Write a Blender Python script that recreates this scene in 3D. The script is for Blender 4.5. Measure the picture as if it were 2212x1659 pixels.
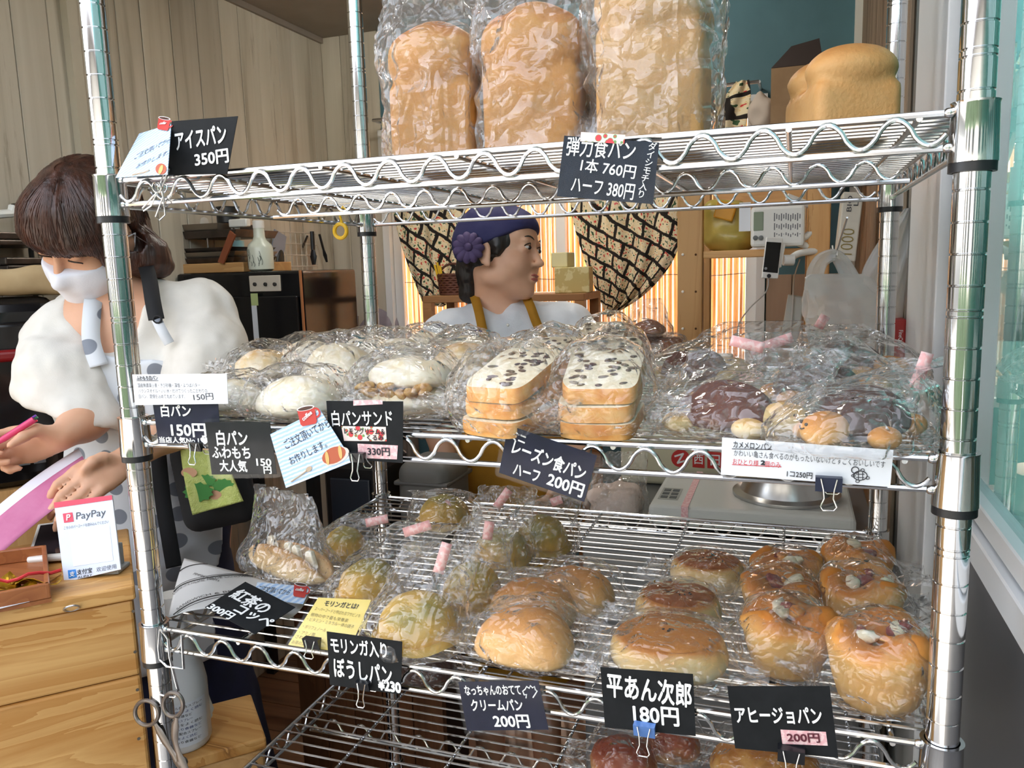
import bpy, bmesh, math, random
import numpy as np
from mathutils import Vector, Matrix, Quaternion
for _o in list(bpy.data.objects): bpy.data.objects.remove(_o)
SC = bpy.context.scene
COL = SC.collection
PI = math.pi
R = math.radians

# ------------------------------------------------------------------ camera
CX, CY, F = 1106.0, 829.5, 1723.1
CAM = Vector((0.7515, -0.7442, 1.4024))
YAW, PITCH, ROLL = R(-19.510), R(-8.355), R(-1.711)
_fw = Vector((math.sin(YAW)*math.cos(PITCH), math.cos(YAW)*math.cos(PITCH), math.sin(PITCH)))
_rt = Vector((math.cos(YAW), -math.sin(YAW), 0))
_up = _rt.cross(_fw)
_r2 = _rt*math.cos(ROLL) + _up*math.sin(ROLL)
_u2 = -_rt*math.sin(ROLL) + _up*math.cos(ROLL)
cam_d = bpy.data.cameras.new('camera'); cam = bpy.data.objects.new('camera', cam_d); COL.objects.link(cam)
cam_d.sensor_width = 36; cam_d.lens = F/2212*36; cam_d.clip_start = 0.02
cam.matrix_world = Matrix(((_r2.x, _u2.x, -_fw.x, CAM.x), (_r2.y, _u2.y, -_fw.y, CAM.y), (_r2.z, _u2.z, -_fw.z, CAM.z), (0, 0, 0, 1)))
SC.camera = cam

def ray(px, py): return _r2*((px-CX)/F) + _u2*((CY-py)/F) + _fw
def atY(px, py, Y): d = ray(px, py); return CAM + d*((Y-CAM.y)/d.y)
def atX(px, py, X): d = ray(px, py); return CAM + d*((X-CAM.x)/d.x)
def atZ(px, py, Z): d = ray(px, py); return CAM + d*((Z-CAM.z)/d.z)
def atD(px, py, D): return CAM + ray(px, py)*D

# ------------------------------------------------------------------ light
w = bpy.data.worlds.new('sky'); SC.world = w; w.use_nodes = True
nt = w.node_tree; nt.nodes.clear()
sky = nt.nodes.new('ShaderNodeTexSky'); sky.sky_type = 'NISHITA'; sky.sun_disc = False
sky.sun_elevation = R(58); sky.sun_rotation = R(-20); sky.air_density = 1.0; sky.dust_density = 2.5; sky.ozone_density = 1.0
bg = nt.nodes.new('ShaderNodeBackground'); bg.inputs['Strength'].default_value = 0.42
wo = nt.nodes.new('ShaderNodeOutputWorld')
hsv = nt.nodes.new('ShaderNodeHueSaturation'); hsv.inputs['Saturation'].default_value = 0.28
nt.links.new(sky.outputs[0], hsv.inputs['Color']); nt.links.new(hsv.outputs[0], bg.inputs['Color']); nt.links.new(bg.outputs[0], wo.inputs[0])
sun_d = bpy.data.lights.new('sun', 'SUN'); sun_d.energy = 6.0; sun_d.angle = R(0.6); sun_d.color = (1, .94, .84)
sun = bpy.data.objects.new('sun', sun_d); COL.objects.link(sun)
sun.rotation_euler = Vector((-0.28, 0.70, 1.15)).to_track_quat('Z', 'Y').to_euler()
SC.view_settings.view_transform = 'Standard'; SC.view_settings.look = 'None'
SC.view_settings.exposure = 1.5; SC.view_settings.gamma = 1.0; SC.view_settings.use_curve_mapping = False
try:
    SC.cycles.transparent_max_bounces = 24; SC.cycles.max_bounces = 8; SC.cycles.glossy_bounces = 5
    SC.cycles.caustics_reflective = False; SC.cycles.caustics_refractive = False
    SC.cycles.sample_clamp_indirect = 6.0; SC.cycles.use_adaptive_sampling = True; SC.cycles.adaptive_threshold = .025
except Exception: pass

# ------------------------------------------------------------------ helpers: materials
MATS = {}
def hexc(h):
    h = h.lstrip('#'); c = [int(h[i:i+2], 16)/255 for i in (0, 2, 4)]
    return tuple((x/12.92 if x <= .04045 else ((x+.055)/1.055)**2.4) for x in c) + (1,)
def newmat(name):
    m = bpy.data.materials.new(name); m.use_nodes = True
    n = m.node_tree.nodes; b = n.get('Principled BSDF')
    return m, n, m.node_tree.links, b
def M(name, col, rough=.5, metal=0, col2=None, scale=20, stretch=(1, 1, 1), bump=0, bscale=None, spec=None, alpha=None, sss=0, contrast=(.35, .65), trans=None, coords='Object', detail=4):
    """plain procedural material: two colours mixed by noise, optional bump"""
    if name in MATS: return MATS[name]
    m, n, l, b = newmat(name)
    c = hexc(col) if isinstance(col, str) else col
    b.inputs['Base Color'].default_value = c; b.inputs['Roughness'].default_value = rough; b.inputs['Metallic'].default_value = metal
    if spec is not None: b.inputs['Specular IOR Level'].default_value = spec
    if sss: b.inputs['Subsurface Weight'].default_value = sss; b.inputs['Subsurface Radius'].default_value = (.01, .005, .003)
    if trans: b.inputs['Transmission Weight'].default_value = trans
    if col2 or bump:
        tc = n.new('ShaderNodeTexCoord'); mp = n.new('ShaderNodeMapping'); mp.inputs['Scale'].default_value = stretch
        l.new(tc.outputs[coords], mp.inputs[0])
        if col2:
            nz = n.new('ShaderNodeTexNoise'); nz.inputs['Scale'].default_value = scale; nz.inputs['Detail'].default_value = detail
            l.new(mp.outputs[0], nz.inputs['Vector'])
            cr = n.new('ShaderNodeValToRGB'); cr.color_ramp.elements[0].position = contrast[0]; cr.color_ramp.elements[1].position = contrast[1]
            cr.color_ramp.elements[0].color = c; cr.color_ramp.elements[1].color = hexc(col2)
            l.new(nz.outputs['Fac'], cr.inputs[0]); l.new(cr.outputs[0], b.inputs['Base Color'])
        if bump:
            nb = n.new('ShaderNodeTexNoise'); nb.inputs['Scale'].default_value = bscale or scale*3; nb.inputs['Detail'].default_value = 3
            l.new(mp.outputs[0], nb.inputs['Vector'])
            bp = n.new('ShaderNodeBump'); bp.inputs['Strength'].default_value = bump; bp.inputs['Distance'].default_value = .002
            l.new(nb.outputs['Fac'], bp.inputs['Height']); l.new(bp.outputs[0], b.inputs['Normal'])
    MATS[name] = m
    return m
def film(name, tint=(1, 1, 1), haze=.03, rough=.06, ior=1.5, crease=.5, cscale=45, milky=0, gain=1.0):
    """thin clear plastic film: transparent seen through, Fresnel reflection on it, a little scattering"""
    if name in MATS: return MATS[name]
    m, n, l, b = newmat(name); n.remove(b)
    out = n.get('Material Output')
    tr = n.new('ShaderNodeBsdfTransparent'); tr.inputs[0].default_value = (*tint, 1)
    gl = n.new('ShaderNodeBsdfGlossy'); gl.inputs['Roughness'].default_value = rough; gl.inputs['Color'].default_value = (1, 1, 1, 1)
    fr = n.new('ShaderNodeFresnel'); geo = n.new('ShaderNodeNewGeometry')
    mi = n.new('ShaderNodeMix'); mi.data_type = 'FLOAT'; mi.inputs[2].default_value = ior; mi.inputs[3].default_value = 1/ior
    l.new(geo.outputs['Backfacing'], mi.inputs[0]); l.new(mi.outputs[0], fr.inputs['IOR'])
    if crease:
        tc = n.new('ShaderNodeTexCoord')
        def ridge(sc_, dist):
            z = n.new('ShaderNodeTexNoise'); z.inputs['Scale'].default_value = sc_; z.inputs['Detail'].default_value = 0; z.inputs['Distortion'].default_value = dist; l.new(tc.outputs['Object'], z.inputs['Vector'])
            a = n.new('ShaderNodeMath'); a.operation = 'SUBTRACT'; a.inputs[1].default_value = .5; l.new(z.outputs['Fac'], a.inputs[0])
            c_ = n.new('ShaderNodeMath'); c_.operation = 'ABSOLUTE'; l.new(a.outputs[0], c_.inputs[0]); return c_.outputs[0]
        r1, r2 = ridge(cscale, .8), ridge(cscale*2.9, .5)
        ad = n.new('ShaderNodeMath'); ad.operation = 'MULTIPLY_ADD'; ad.inputs[1].default_value = .38; l.new(r2, ad.inputs[0]); l.new(r1, ad.inputs[2])
        bp = n.new('ShaderNodeBump'); bp.inputs['Strength'].default_value = min(1, crease); bp.inputs['Distance'].default_value = .022*crease
        l.new(ad.outputs[0], bp.inputs['Height']); l.new(bp.outputs[0], gl.inputs['Normal']); l.new(bp.outputs[0], fr.inputs['Normal'])
    ms = n.new('ShaderNodeMixShader')
    if gain != 1.0:
        mg = n.new('ShaderNodeMath'); mg.operation = 'MULTIPLY'; mg.inputs[1].default_value = gain; mg.use_clamp = True
        l.new(fr.outputs[0], mg.inputs[0]); l.new(mg.outputs[0], ms.inputs[0])
    else: l.new(fr.outputs[0], ms.inputs[0])
    l.new(tr.outputs[0], ms.inputs[1]); l.new(gl.outputs[0], ms.inputs[2])
    df = n.new('ShaderNodeBsdfDiffuse'); df.inputs[0].default_value = (.9, .92, .93, 1)
    tl = n.new('ShaderNodeBsdfTranslucent'); tl.inputs[0].default_value = (.9, .92, .93, 1)
    dm = n.new('ShaderNodeMixShader'); dm.inputs[0].default_value = .5
    l.new(df.outputs[0], dm.inputs[1]); l.new(tl.outputs[0], dm.inputs[2])
    m2 = n.new('ShaderNodeMixShader'); m2.inputs[0].default_value = haze
    l.new(ms.outputs[0], m2.inputs[1]); l.new(dm.outputs[0], m2.inputs[2])
    l.new(m2.outputs[0], out.inputs[0])
    MATS[name] = m
    return m

# ------------------------------------------------------------------ helpers: meshes and objects
class MB:
    """collects shapes; becomes ONE mesh object"""
    def __init__(s): s.v = []; s.f = []; s.m = []; s.mi = 0
    def add(s, vs, fs, mi=None):
        o = len(s.v); s.v += [tuple(v) for v in vs]; s.f += [tuple(i+o for i in f) for f in fs]; s.m += [s.mi if mi is None else mi]*len(fs); return s
    def box(s, c, d, rot=None, taper=1.0):
        x, y, z = d[0]/2, d[1]/2, d[2]/2; t = taper
        vs = [Vector(p) for p in ((-x, -y, -z), (x, -y, -z), (x, y, -z), (-x, y, -z), (-x*t, -y*t, z), (x*t, -y*t, z), (x*t, y*t, z), (-x*t, y*t, z))]
        if rot is not None: vs = [rot @ v for v in vs]
        return s.add([v+Vector(c) for v in vs], [(0, 3, 2, 1), (4, 5, 6, 7), (0, 1, 5, 4), (1, 2, 6, 5), (2, 3, 7, 6), (3, 0, 4, 7)])
    def boxx(s, x0, x1, y0, y1, z0, z1): return s.box(((x0+x1)/2, (y0+y1)/2, (z0+z1)/2), (abs(x1-x0), abs(y1-y0), abs(z1-z0)))
    def tube(s, path, r, n=8, closed=False, cap=True, flat=None):
        P = [Vector(p) for p in path]; N = len(P); rs = r if isinstance(r, (list, tuple)) else [r]*N
        rings = []; ref = None
        for i in range(N):
            a = P[(i-1) % N] if (closed or i) else P[i]; b = P[(i+1) % N] if (closed or i < N-1) else P[i]
            t = (b-a)
            if t.length < 1e-9: t = Vector((0, 0, 1))
            t.normalize()
            if ref is None:
                ref = Vector((0, 0, 1)) if abs(t.z) < .9 else Vector((1, 0, 0))
            u = ref - t*ref.dot(t)
            if u.length < 1e-6: u = t.orthogonal()
            u.normalize(); ref = u; v = t.cross(u)
            fl = flat or 1.0
            rings.append([P[i]+(u*math.cos(2*PI*k/n)+v*math.sin(2*PI*k/n)*fl)*rs[i] for k in range(n)])
        vs = [q for rg in rings for q in rg]; fs = []
        for i in range(N if closed else N-1):
            j = (i+1) % N
            for k in range(n): fs.append((i*n+k, i*n+(k+1) % n, j*n+(k+1) % n, j*n+k))
        if cap and not closed:
            fs.append(tuple(range(n-1, -1, -1))); fs.append(tuple((N-1)*n+k for k in range(n)))
        return s.add(vs, fs)
    def rod(s, a, b, r, n=8): return s.tube([a, b], r, n)
    def lathe(s, prof, c=(0, 0, 0), n=24, axis=None, capb=True, capt=True):
        q = Vector((0, 0, 1)).rotation_difference(Vector(axis).normalized()) if axis is not None else Quaternion()
        vs = []; fs = []; m = len(prof)
        for (r, z) in prof:
            for k in range(n): vs.append(Vector(c) + q @ Vector((r*math.cos(2*PI*k/n), r*math.sin(2*PI*k/n), z)))
        for i in range(m-1):
            for k in range(n): fs.append((i*n+k, i*n+(k+1) % n, (i+1)*n+(k+1) % n, (i+1)*n+k))
        if capb: fs.append(tuple(range(n-1, -1, -1)))
        if capt: fs.append(tuple((m-1)*n+k for k in range(n)))
        return s.add(vs, fs)
    def ell(s, c, r, rot=None, nu=16, nv=10, fn=None):
        vs = []; fs = []
        for j in range(nv+1):
            th = PI*j/nv
            for i in range(nu):
                ph = 2*PI*i/nu
                d = Vector((math.sin(th)*math.cos(ph), math.sin(th)*math.sin(ph), math.cos(th)))
                p = Vector((d.x*r[0], d.y*r[1], d.z*r[2]))
                if fn: p = fn(p, d)
                if rot is not None: p = rot @ p
                vs.append(p+Vector(c))
        for j in range(nv):
            for i in range(nu): fs.append((j*nu+i, (j+1)*nu+i, (j+1)*nu+(i+1) % nu, j*nu+(i+1) % nu))
        return s.add(vs, fs)
    def grid(s, fn, nu, nv, closeu=False):
        vs = [fn(i/(nu if closeu else nu-1), j/(nv-1)) for j in range(nv) for i in range(nu)]
        fs = [(j*nu+i, j*nu+(i+1) % nu, (j+1)*nu+(i+1) % nu, (j+1)*nu+i) for j in range(nv-1) for i in range(nu if closeu else nu-1)]
        return s.add(vs, fs)
    def prism(s, poly, a, b):
        """poly: list of 2D->3D callable results: list of Vectors bottom ; extruded by vector a->b"""
        d = Vector(b)-Vector(a); n = len(poly); P = [Vector(p) for p in poly]
        return s.add(P+[p+d for p in P], [tuple(range(n-1, -1, -1)), tuple(range(n, 2*n))]+[(i, (i+1) % n, n+(i+1) % n, n+i) for i in range(n)])
    def mesh(s, name):
        me = bpy.data.meshes.new(name); me.from_pydata([tuple(v) for v in s.v], [], s.f)
        if any(s.m): me.polygons.foreach_set('material_index', s.m)
        me.update(); return me

def link(name, me, mat, parent=None, smooth=True, world=True, angle=40):
    o = bpy.data.objects.new(name, me); COL.objects.link(o)
    mats = mat if isinstance(mat, (list, tuple)) else [mat]
    if not len(me.materials):
        for m in mats: me.materials.append(m)
    if smooth and len(me.polygons) and not me.get('sm'):
        me.polygons.foreach_set('use_smooth', [True]*len(me.polygons)); me['sm'] = 1
        if angle < 180:
            try: me.set_sharp_from_angle(angle=R(angle))
            except Exception: pass
    if parent is not None:
        o.parent = parent
        if world: o.matrix_parent_inverse = parent.matrix_basis.inverted() if parent.parent is None else (parent.parent.matrix_basis @ parent.matrix_parent_inverse @ parent.matrix_basis).inverted()
    return o
def obj(name, mb, mat, parent=None, smooth=True, world=True, angle=40):
    return link(name, mb.mesh(name), mat, parent, smooth, world, angle)
def tag(o, label=None, cat=None, group=None, kind=None):
    if label: o['label'] = label
    if cat: o['category'] = cat
    if group: o['group'] = group
    if kind: o['kind'] = kind
    return o
def thing(name, label, cat, loc=(0, 0, 0), group=None, rotz=0):
    o = bpy.data.objects.new(name, None); COL.objects.link(o); o.empty_display_size = .02
    o.location = loc; o.rotation_euler = (0, 0, rotz)
    return tag(o, label, cat, group)
def struct(name, mb, mat, parent=None, smooth=False):
    o = obj(name, mb, mat, parent, smooth)
    if parent is None: o['kind'] = 'structure'
    return o
def sub(o, levels=1):
    md = o.modifiers.new('subd', 'SUBSURF'); md.levels = levels; md.render_levels = levels; return o
def bev(o, wd=.002, seg=2):
    md = o.modifiers.new('bevel', 'BEVEL'); md.width = wd; md.segments = seg; md.limit_method = 'ANGLE'; md.angle_limit = R(35); return o
def solid(o, t=.001):
    md = o.modifiers.new('solid', 'SOLIDIFY'); md.thickness = t; md.offset = 0; return o

# signed-distance modelling (numpy) -> surface nets
def smin(a, b, k):
    h = np.clip(.5+.5*(b-a)/k, 0, 1); return b*(1-h)+a*h-k*h*(1-h)
class SD:
    """sparse-ish signed distance grid; shapes only touch the block around them"""
    def __init__(s, lo, hi, h):
        s.lo = np.array(lo, float); s.h = h; s.n = np.ceil((np.array(hi)-s.lo)/h).astype(int)+1
        s.ax = [s.lo[i]+h*np.arange(s.n[i]) for i in range(3)]; s.F = np.full(tuple(s.n), 1.0, np.float32)
    def blk(s, lo, hi, pad):
        a = np.clip(np.floor((np.array(lo)-pad-s.lo)/s.h).astype(int), 0, s.n); b = np.clip(np.ceil((np.array(hi)+pad-s.lo)/s.h).astype(int)+1, 0, s.n)
        sl = tuple(slice(x, y) for x, y in zip(a, b)); g = np.meshgrid(*[s.ax[i][sl[i]] for i in range(3)], indexing='ij'); return sl, np.stack(g, -1)
    def ell(s, c, r, rot=None, k=.01, sub=False, mode=None):
        c = np.array(c, float); r = np.array(r, float); m = r.max(); sl, P = s.blk(c-m, c+m, k+3*s.h); P = P-c
        if rot is not None: P = P @ np.array(rot)
        P = P/r; q = np.sqrt((P**2).sum(-1)); g = np.sqrt(((P/r)**2).sum(-1))+1e-9
        return s.op(sl, q*(q-1)/g, k, sub)
    def cap(s, a, b, ra, rb, k=.01, sub=False):
        a = np.array(a, float); b = np.array(b, float); d = b-a; L2 = (d*d).sum()+1e-12; m = max(ra, rb)
        sl, P = s.blk(np.minimum(a, b)-m, np.maximum(a, b)+m, k+3*s.h); P = P-a; t = np.clip((P@d)/L2, 0, 1)
        return s.op(sl, np.sqrt(((P-t[..., None]*d)**2).sum(-1))-(ra+(rb-ra)*t), k, sub)
    def chain(s, pts, rs, k=.01):
        for i in range(len(pts)-1): s.cap(pts[i], pts[i+1], rs[i], rs[i+1], k)
        return s
    def box(s, c, hd, r=.01, rot=None, k=.01, sub=False):
        c = np.array(c, float); m = float(np.linalg.norm(hd)); sl, P = s.blk(c-m, c+m, k+3*s.h); P = P-c
        if rot is not None: P = P @ np.array(rot)
        P = np.abs(P)-np.array(hd)+r
        return s.op(sl, np.sqrt((np.maximum(P, 0)**2).sum(-1))+np.minimum(P.max(-1), 0)-r, k, sub)
    def cut(s, p, n_, k=.004):
        """keep only the side of the plane (p, n_) that n_ points away from"""
        n_ = np.array(n_, float); n_ /= np.linalg.norm(n_); p = np.array(p, float)
        d = ((s.ax[0]-p[0])*n_[0])[:, None, None]+((s.ax[1]-p[1])*n_[1])[None, :, None]+((s.ax[2]-p[2])*n_[2])[None, None, :]
        s.F = -smin(-s.F, -d, k).astype(np.float32); return s
    def grow(s, r): s.F = s.F-np.float32(r); return s
    def op(s, sl, d, k, sub):
        f = s.F[sl]; s.F[sl] = -smin(-f, d, k) if sub else smin(f, d, k)
        return s
    def noise(s, amp, sc_, seed=0):
        idx = np.argwhere(np.abs(s.F) < amp*3+3*s.h); P = s.lo+idx*s.h
        s.F[idx[:, 0], idx[:, 1], idx[:, 2]] += (amp*vnoise(P*sc_, seed)).astype(np.float32); return s
    def mesh(s, name):
        F = s.F; S = F < 0; nx, ny, nz = F.shape
        co = [(0, 0, 0), (1, 0, 0), (0, 1, 0), (1, 1, 0), (0, 0, 1), (1, 0, 1), (0, 1, 1), (1, 1, 1)]
        cnt = np.zeros((nx-1, ny-1, nz-1), np.uint8)
        for c in co: cnt += S[c[0]:nx-1+c[0], c[1]:ny-1+c[1], c[2]:nz-1+c[2]]
        act = (cnt > 0) & (cnt < 8); ii = np.argwhere(act); idx = np.full(act.shape, -1, np.int32); idx[act] = np.arange(len(ii))
        val = [F[ii[:, 0]+c[0], ii[:, 1]+c[1], ii[:, 2]+c[2]] for c in co]; acc = np.zeros((len(ii), 3)); num = np.zeros(len(ii))
        for i in range(8):
            for ax in range(3):
                if co[i][ax]: continue
                j = i+(1, 2, 4)[ax]; fa, fb = val[i], val[j]; cr = (fa < 0) != (fb < 0); t = np.where(cr, fa/np.where(cr, fa-fb, 1), 0); num += cr
                for k in range(3): acc[:, k] += np.where(cr, co[i][k]+(t if k == ax else 0), 0)
        V = s.lo+s.h*(ii+acc/num[:, None]); faces = []
        for ax in range(3):
            a2, a3 = (ax+1) % 3, (ax+2) % 3
            A = [slice(None)]*3; B = [slice(None)]*3; A[ax] = slice(0, -1); B[ax] = slice(1, None)
            P = np.argwhere(S[tuple(A)] != S[tuple(B)]); m = (P[:, a2] > 0) & (P[:, a3] > 0) & (P[:, a2] < F.shape[a2]-1) & (P[:, a3] < F.shape[a3]-1); P = P[m]
            def cell(d2, d3):
                Q = P.copy(); Q[:, a2] -= d2; Q[:, a3] -= d3; return idx[Q[:, 0], Q[:, 1], Q[:, 2]]
            q = np.stack([cell(1, 1), cell(0, 1), cell(0, 0), cell(1, 0)], 1); ins = S[P[:, 0], P[:, 1], P[:, 2]]; q[~ins] = q[~ins][:, ::-1]; faces.append(q)
        Q = np.concatenate(faces); me = bpy.data.meshes.new(name); me.from_pydata(V.tolist(), [], Q.tolist()); me.update(); return me
def relax(me, it=2, f=.5):
    bm = bmesh.new(); bm.from_mesh(me)
    for _ in range(it): bmesh.ops.smooth_vert(bm, verts=bm.verts, factor=f, use_axis_x=True, use_axis_y=True, use_axis_z=True)
    bm.to_mesh(me); bm.free(); me.update(); return me
def rotm(ax, ang): return np.array(Matrix.Rotation(ang, 3, ax))
_PERM = np.random.RandomState(5).permutation(4096)
def vnoise(P, seed=0):
    """value noise at points P (n,3) -> (-1..1)"""
    P = np.asarray(P, float); I = np.floor(P).astype(int); f = P-I; f = f*f*(3-2*f); out = 0
    for dx in (0, 1):
        for dy in (0, 1):
            for dz in (0, 1):
                h = _PERM[(I[..., 0]+dx+seed*17) & 4095]; h = _PERM[(h+I[..., 1]+dy) & 4095]; h = _PERM[(h+I[..., 2]+dz) & 4095]
                wgt = np.where(dx, f[..., 0], 1-f[..., 0])*np.where(dy, f[..., 1], 1-f[..., 1])*np.where(dz, f[..., 2], 1-f[..., 2])
                out = out+wgt*(h/2047.5-1)
    return out
# ------------------------------------------------------------------ shared materials
def wood(name, c1, c2, dark, axis=2, scale=14, stretch=.06, rough=.6, wear=None, wearamt=.5, bump=.25, rings=True):
    """grain running along axis; each object gets its own offset"""
    if name in MATS: return MATS[name]
    m, n, l, b = newmat(name); b.inputs['Roughness'].default_value = rough
    tc = n.new('ShaderNodeTexCoord'); oi = n.new('ShaderNodeObjectInfo'); ml = n.new('ShaderNodeVectorMath'); ml.operation = 'MULTIPLY_ADD'
    cx = n.new('ShaderNodeCombineXYZ')
    for i in range(3): l.new(oi.outputs['Random'], cx.inputs[i])
    ml.inputs[1].default_value = (7, 11, 13)
    l.new(cx.outputs[0], ml.inputs[0]); l.new(tc.outputs['Object'], ml.inputs[2])
    mp = n.new('ShaderNodeMapping'); st = [1, 1, 1]; st[axis] = stretch; mp.inputs['Scale'].default_value = st
    l.new(ml.outputs[0], mp.inputs[0])
    nz = n.new('ShaderNodeTexNoise'); nz.inputs['Scale'].default_value = scale; nz.inputs['Detail'].default_value = 6; nz.inputs['Distortion'].default_value = .6
    l.new(mp.outputs[0], nz.inputs['Vector'])
    fac = nz.outputs['Fac']
    if rings:
        wv = n.new('ShaderNodeMath'); wv.operation = 'MULTIPLY'; wv.inputs[1].default_value = 9.0
        sn = n.new('ShaderNodeMath'); sn.operation = 'FRACT'
        l.new(nz.outputs['Fac'], wv.inputs[0]); l.new(wv.outputs[0], sn.inputs[0]); 
        mm = n.new('ShaderNodeMath'); mm.operation = 'MULTIPLY_ADD'; mm.inputs[1].default_value = .28
        l.new(sn.outputs[0], mm.inputs[0]); l.new(nz.outputs['Fac'], mm.inputs[2]); fac = mm.outputs[0]
    cr = n.new('ShaderNodeValToRGB'); e = cr.color_ramp.elements
    e[0].position = .30; e[0].color = hexc(dark); e[1].position = .80; e[1].color = hexc(c2)
    k = e.new(.45); k.color = hexc(c1)
    l.new(fac, cr.inputs[0]); col = cr.outputs[0]
    if wear:
        n2 = n.new('ShaderNodeTexNoise'); n2.inputs['Scale'].default_value = scale*.8; n2.inputs['Detail'].default_value = 9; n2.inputs['Roughness'].default_value = .7
        mp2 = n.new('ShaderNodeMapping'); s2 = [1, 1, 1]; s2[axis] = .12; mp2.inputs['Scale'].default_value = s2
        l.new(ml.outputs[0], mp2.inputs[0]); l.new(mp2.outputs[0], n2.inputs['Vector'])
        c2r = n.new('ShaderNodeValToRGB'); c2r.color_ramp.elements[0].position = .60; c2r.color_ramp.elements[1].position = .70
        c2r.color_ramp.elements[1].color = (wearamt, wearamt, wearamt, 1)
        l.new(n2.outputs['Fac'], c2r.inputs[0])
        mx = n.new('ShaderNodeMix'); mx.data_type = 'RGBA'; mx.inputs[7].default_value = hexc(wear)
        l.new(c2r.outputs[0], mx.inputs[0]); l.new(col, mx.inputs[6]); col = mx.outputs[2]
    br = n.new('ShaderNodeHueSaturation'); mr = n.new('ShaderNodeMapRange'); mr.inputs[3].default_value = .86; mr.inputs[4].default_value = 1.1
    l.new(oi.outputs['Random'], mr.inputs[0]); l.new(mr.outputs[0], br.inputs['Value']); l.new(col, br.inputs['Color'])
    l.new(br.outputs[0], b.inputs['Base Color'])
    if bump:
        bp = n.new('ShaderNodeBump'); bp.inputs['Strength'].default_value = bump; bp.inputs['Distance'].default_value = .002
        l.new(fac, bp.inputs['Height']); l.new(bp.outputs[0], b.inputs['Normal'])
    MATS[name] = m
    return m
CHROME = M('chrome', (.62, .625, .63, 1), .09, 1.0)
CHROME2 = M('chrome_wire', (.60, .605, .61, 1), .15, 1.0)
STEEL = M('steel', (.55, .55, .55, 1), .28, 1.0)
ALU = M('aluminium_frame', '#eef1f3', .35, .0)
ALUD = M('aluminium_channel', '#8d9396', .4, .6)
BLACKPL = M('black_plastic', '#16171a', .4)
WHITEPL = M('white_plastic', '#e8e8e2', .35)
GLASSC = film('window_glass', (.97, .98, .97), .005, .01, 1.5, 0)
GLASST = film('teal_door_glass', (.30, .50, .48), .02, .015, 1.55, 0, gain=1.6)
WALLW = wood('whitewashed_plank', '#c6beac', '#d6cfbf', '#aaa08d', 2, 22, .05, .75, wear='#85755f', wearamt=.6, rings=False)
WALLG = M('wall_gap', '#4a4136', .9)
WALLR = wood('brown_plank', '#8d7a66', '#a8927a', '#6b5847', 2, 22, .05, .7, rings=False)
FLOORW = wood('floor_plank', '#6e4c33', '#8b6344', '#4b3120', 0, 16, .06, .5, rings=False)
BLUEW = M('blue_wall_paint', '#4f7480', .7, col2='#567e8a', scale=6, bump=.1, bscale=200)
CEILM = M('ceiling_board', '#8e8479', .75, col2='#988e83', scale=5)
PINE = wood('pine_board', '#c08f55', '#d3a56b', '#93632f', 2, 12, .07, .5, bump=.1)
PINEX = wood('pine_board_across', '#c08f55', '#d3a56b', '#93632f', 0, 12, .07, .5, bump=.1)
COUNTW = wood('counter_board', '#bd8440', '#d9a866', '#7d4d20', 0, 13, .09, .5, bump=.4, wear='#7a5228', wearamt=.6)

# ------------------------------------------------------------------ the shop shell
XL, XR, YB, ZC = -1.0, 0.945, 2.10, 2.30
g = MB(); g.boxx(-14, 14, -14, 14, -.12, -.02)
struct('ground', g, M('street_asphalt', '#9b9792', .9, col2='#8a8681', scale=30, bump=.2))
g = MB(); g.boxx(XL-.04, XR+.04, -.05, YB+.06, -.02, -.002); fl = struct('floor', g, WALLG)
for i in range(16):
    y0 = -.05+i*.135
    q = MB(); q.boxx(XL-.03, XR+.03, y0+.001, y0+.133, -.0025, .0); struct('plank', q, FLOORW, fl)
g = MB(); g.boxx(XL-.10, XR+.12, -.12, YB+.18, ZC, ZC+.12); struct('ceiling', g, CEILM)
# side wall of whitewashed boards
g = MB(); g.boxx(XL-.05, XL-.008, -.16, YB+.06, 0, ZC); wl = struct('wall_left', g, WALLG)
rng = random.Random(3); y = -.16
while y < YB-.02:
    wd = rng.uniform(.075, .125); y1 = min(y+wd, YB)
    q = MB(); q.boxx(XL-.009, XL+rng.uniform(-.001, .001), y+.0012, y1-.0012, 0, ZC); bev(struct('plank', q, WALLW, wl), .0015, 1); y = y1
g = MB(); g.boxx(XL, XL+.012, -.16, YB, ZC-.02, ZC); struct('trim_1', g, CEILM)
# back wall with a window opening
WX0, WX1, WZ0, WZ1 = atY(843, 650, YB).x, atY(1645, 650, YB).x, .93, atY(1615, 214, YB).z
g = MB()
g.boxx(XL, WX0, YB, YB+.05, 0, ZC); g.boxx(WX1, XR, YB, YB+.05, 0, ZC); g.boxx(WX0, WX1, YB, YB+.05, 0, WZ0); g.boxx(WX0, WX1, YB, YB+.05, WZ1, ZC)
wb = struct('wall_back', g, BLUEW)
xe = atY(815, 85, YB).x; x = XL
while x < xe-.01:
    x1 = min(x+.083, xe)
    q = MB(); q.boxx(x+.001, x1-.001, YB-.008, YB, 0, ZC); bev(struct('plank', q, WALLW, wb), .0015, 1); x = x1
xw = atY(1655, 600, YB).x
while xw < XR-.02:
    x1 = min(xw+.083, XR); q = MB(); q.boxx(xw+.001, x1-.001, YB-.008, YB, 0, 1.35); bev(struct('plank', q, M('pale_plank', '#b79f8a', .7, col2='#a68d78', scale=18, stretch=(1, 1, .1)), wb), .0015, 1); xw = x1
g = MB(); g.boxx(XR, XR+.05, .90, YB+.05, 0, ZC); wr = struct('wall_right', g, WALLG)
y = .90
while y < YB-.01:
    y1 = min(y+.11, YB); q = MB(); q.boxx(XR-.008, XR, y+.001, y1-.001, 0, ZC); bev(struct('plank', q, WALLR, wr), .0015, 1); y = y1
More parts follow.
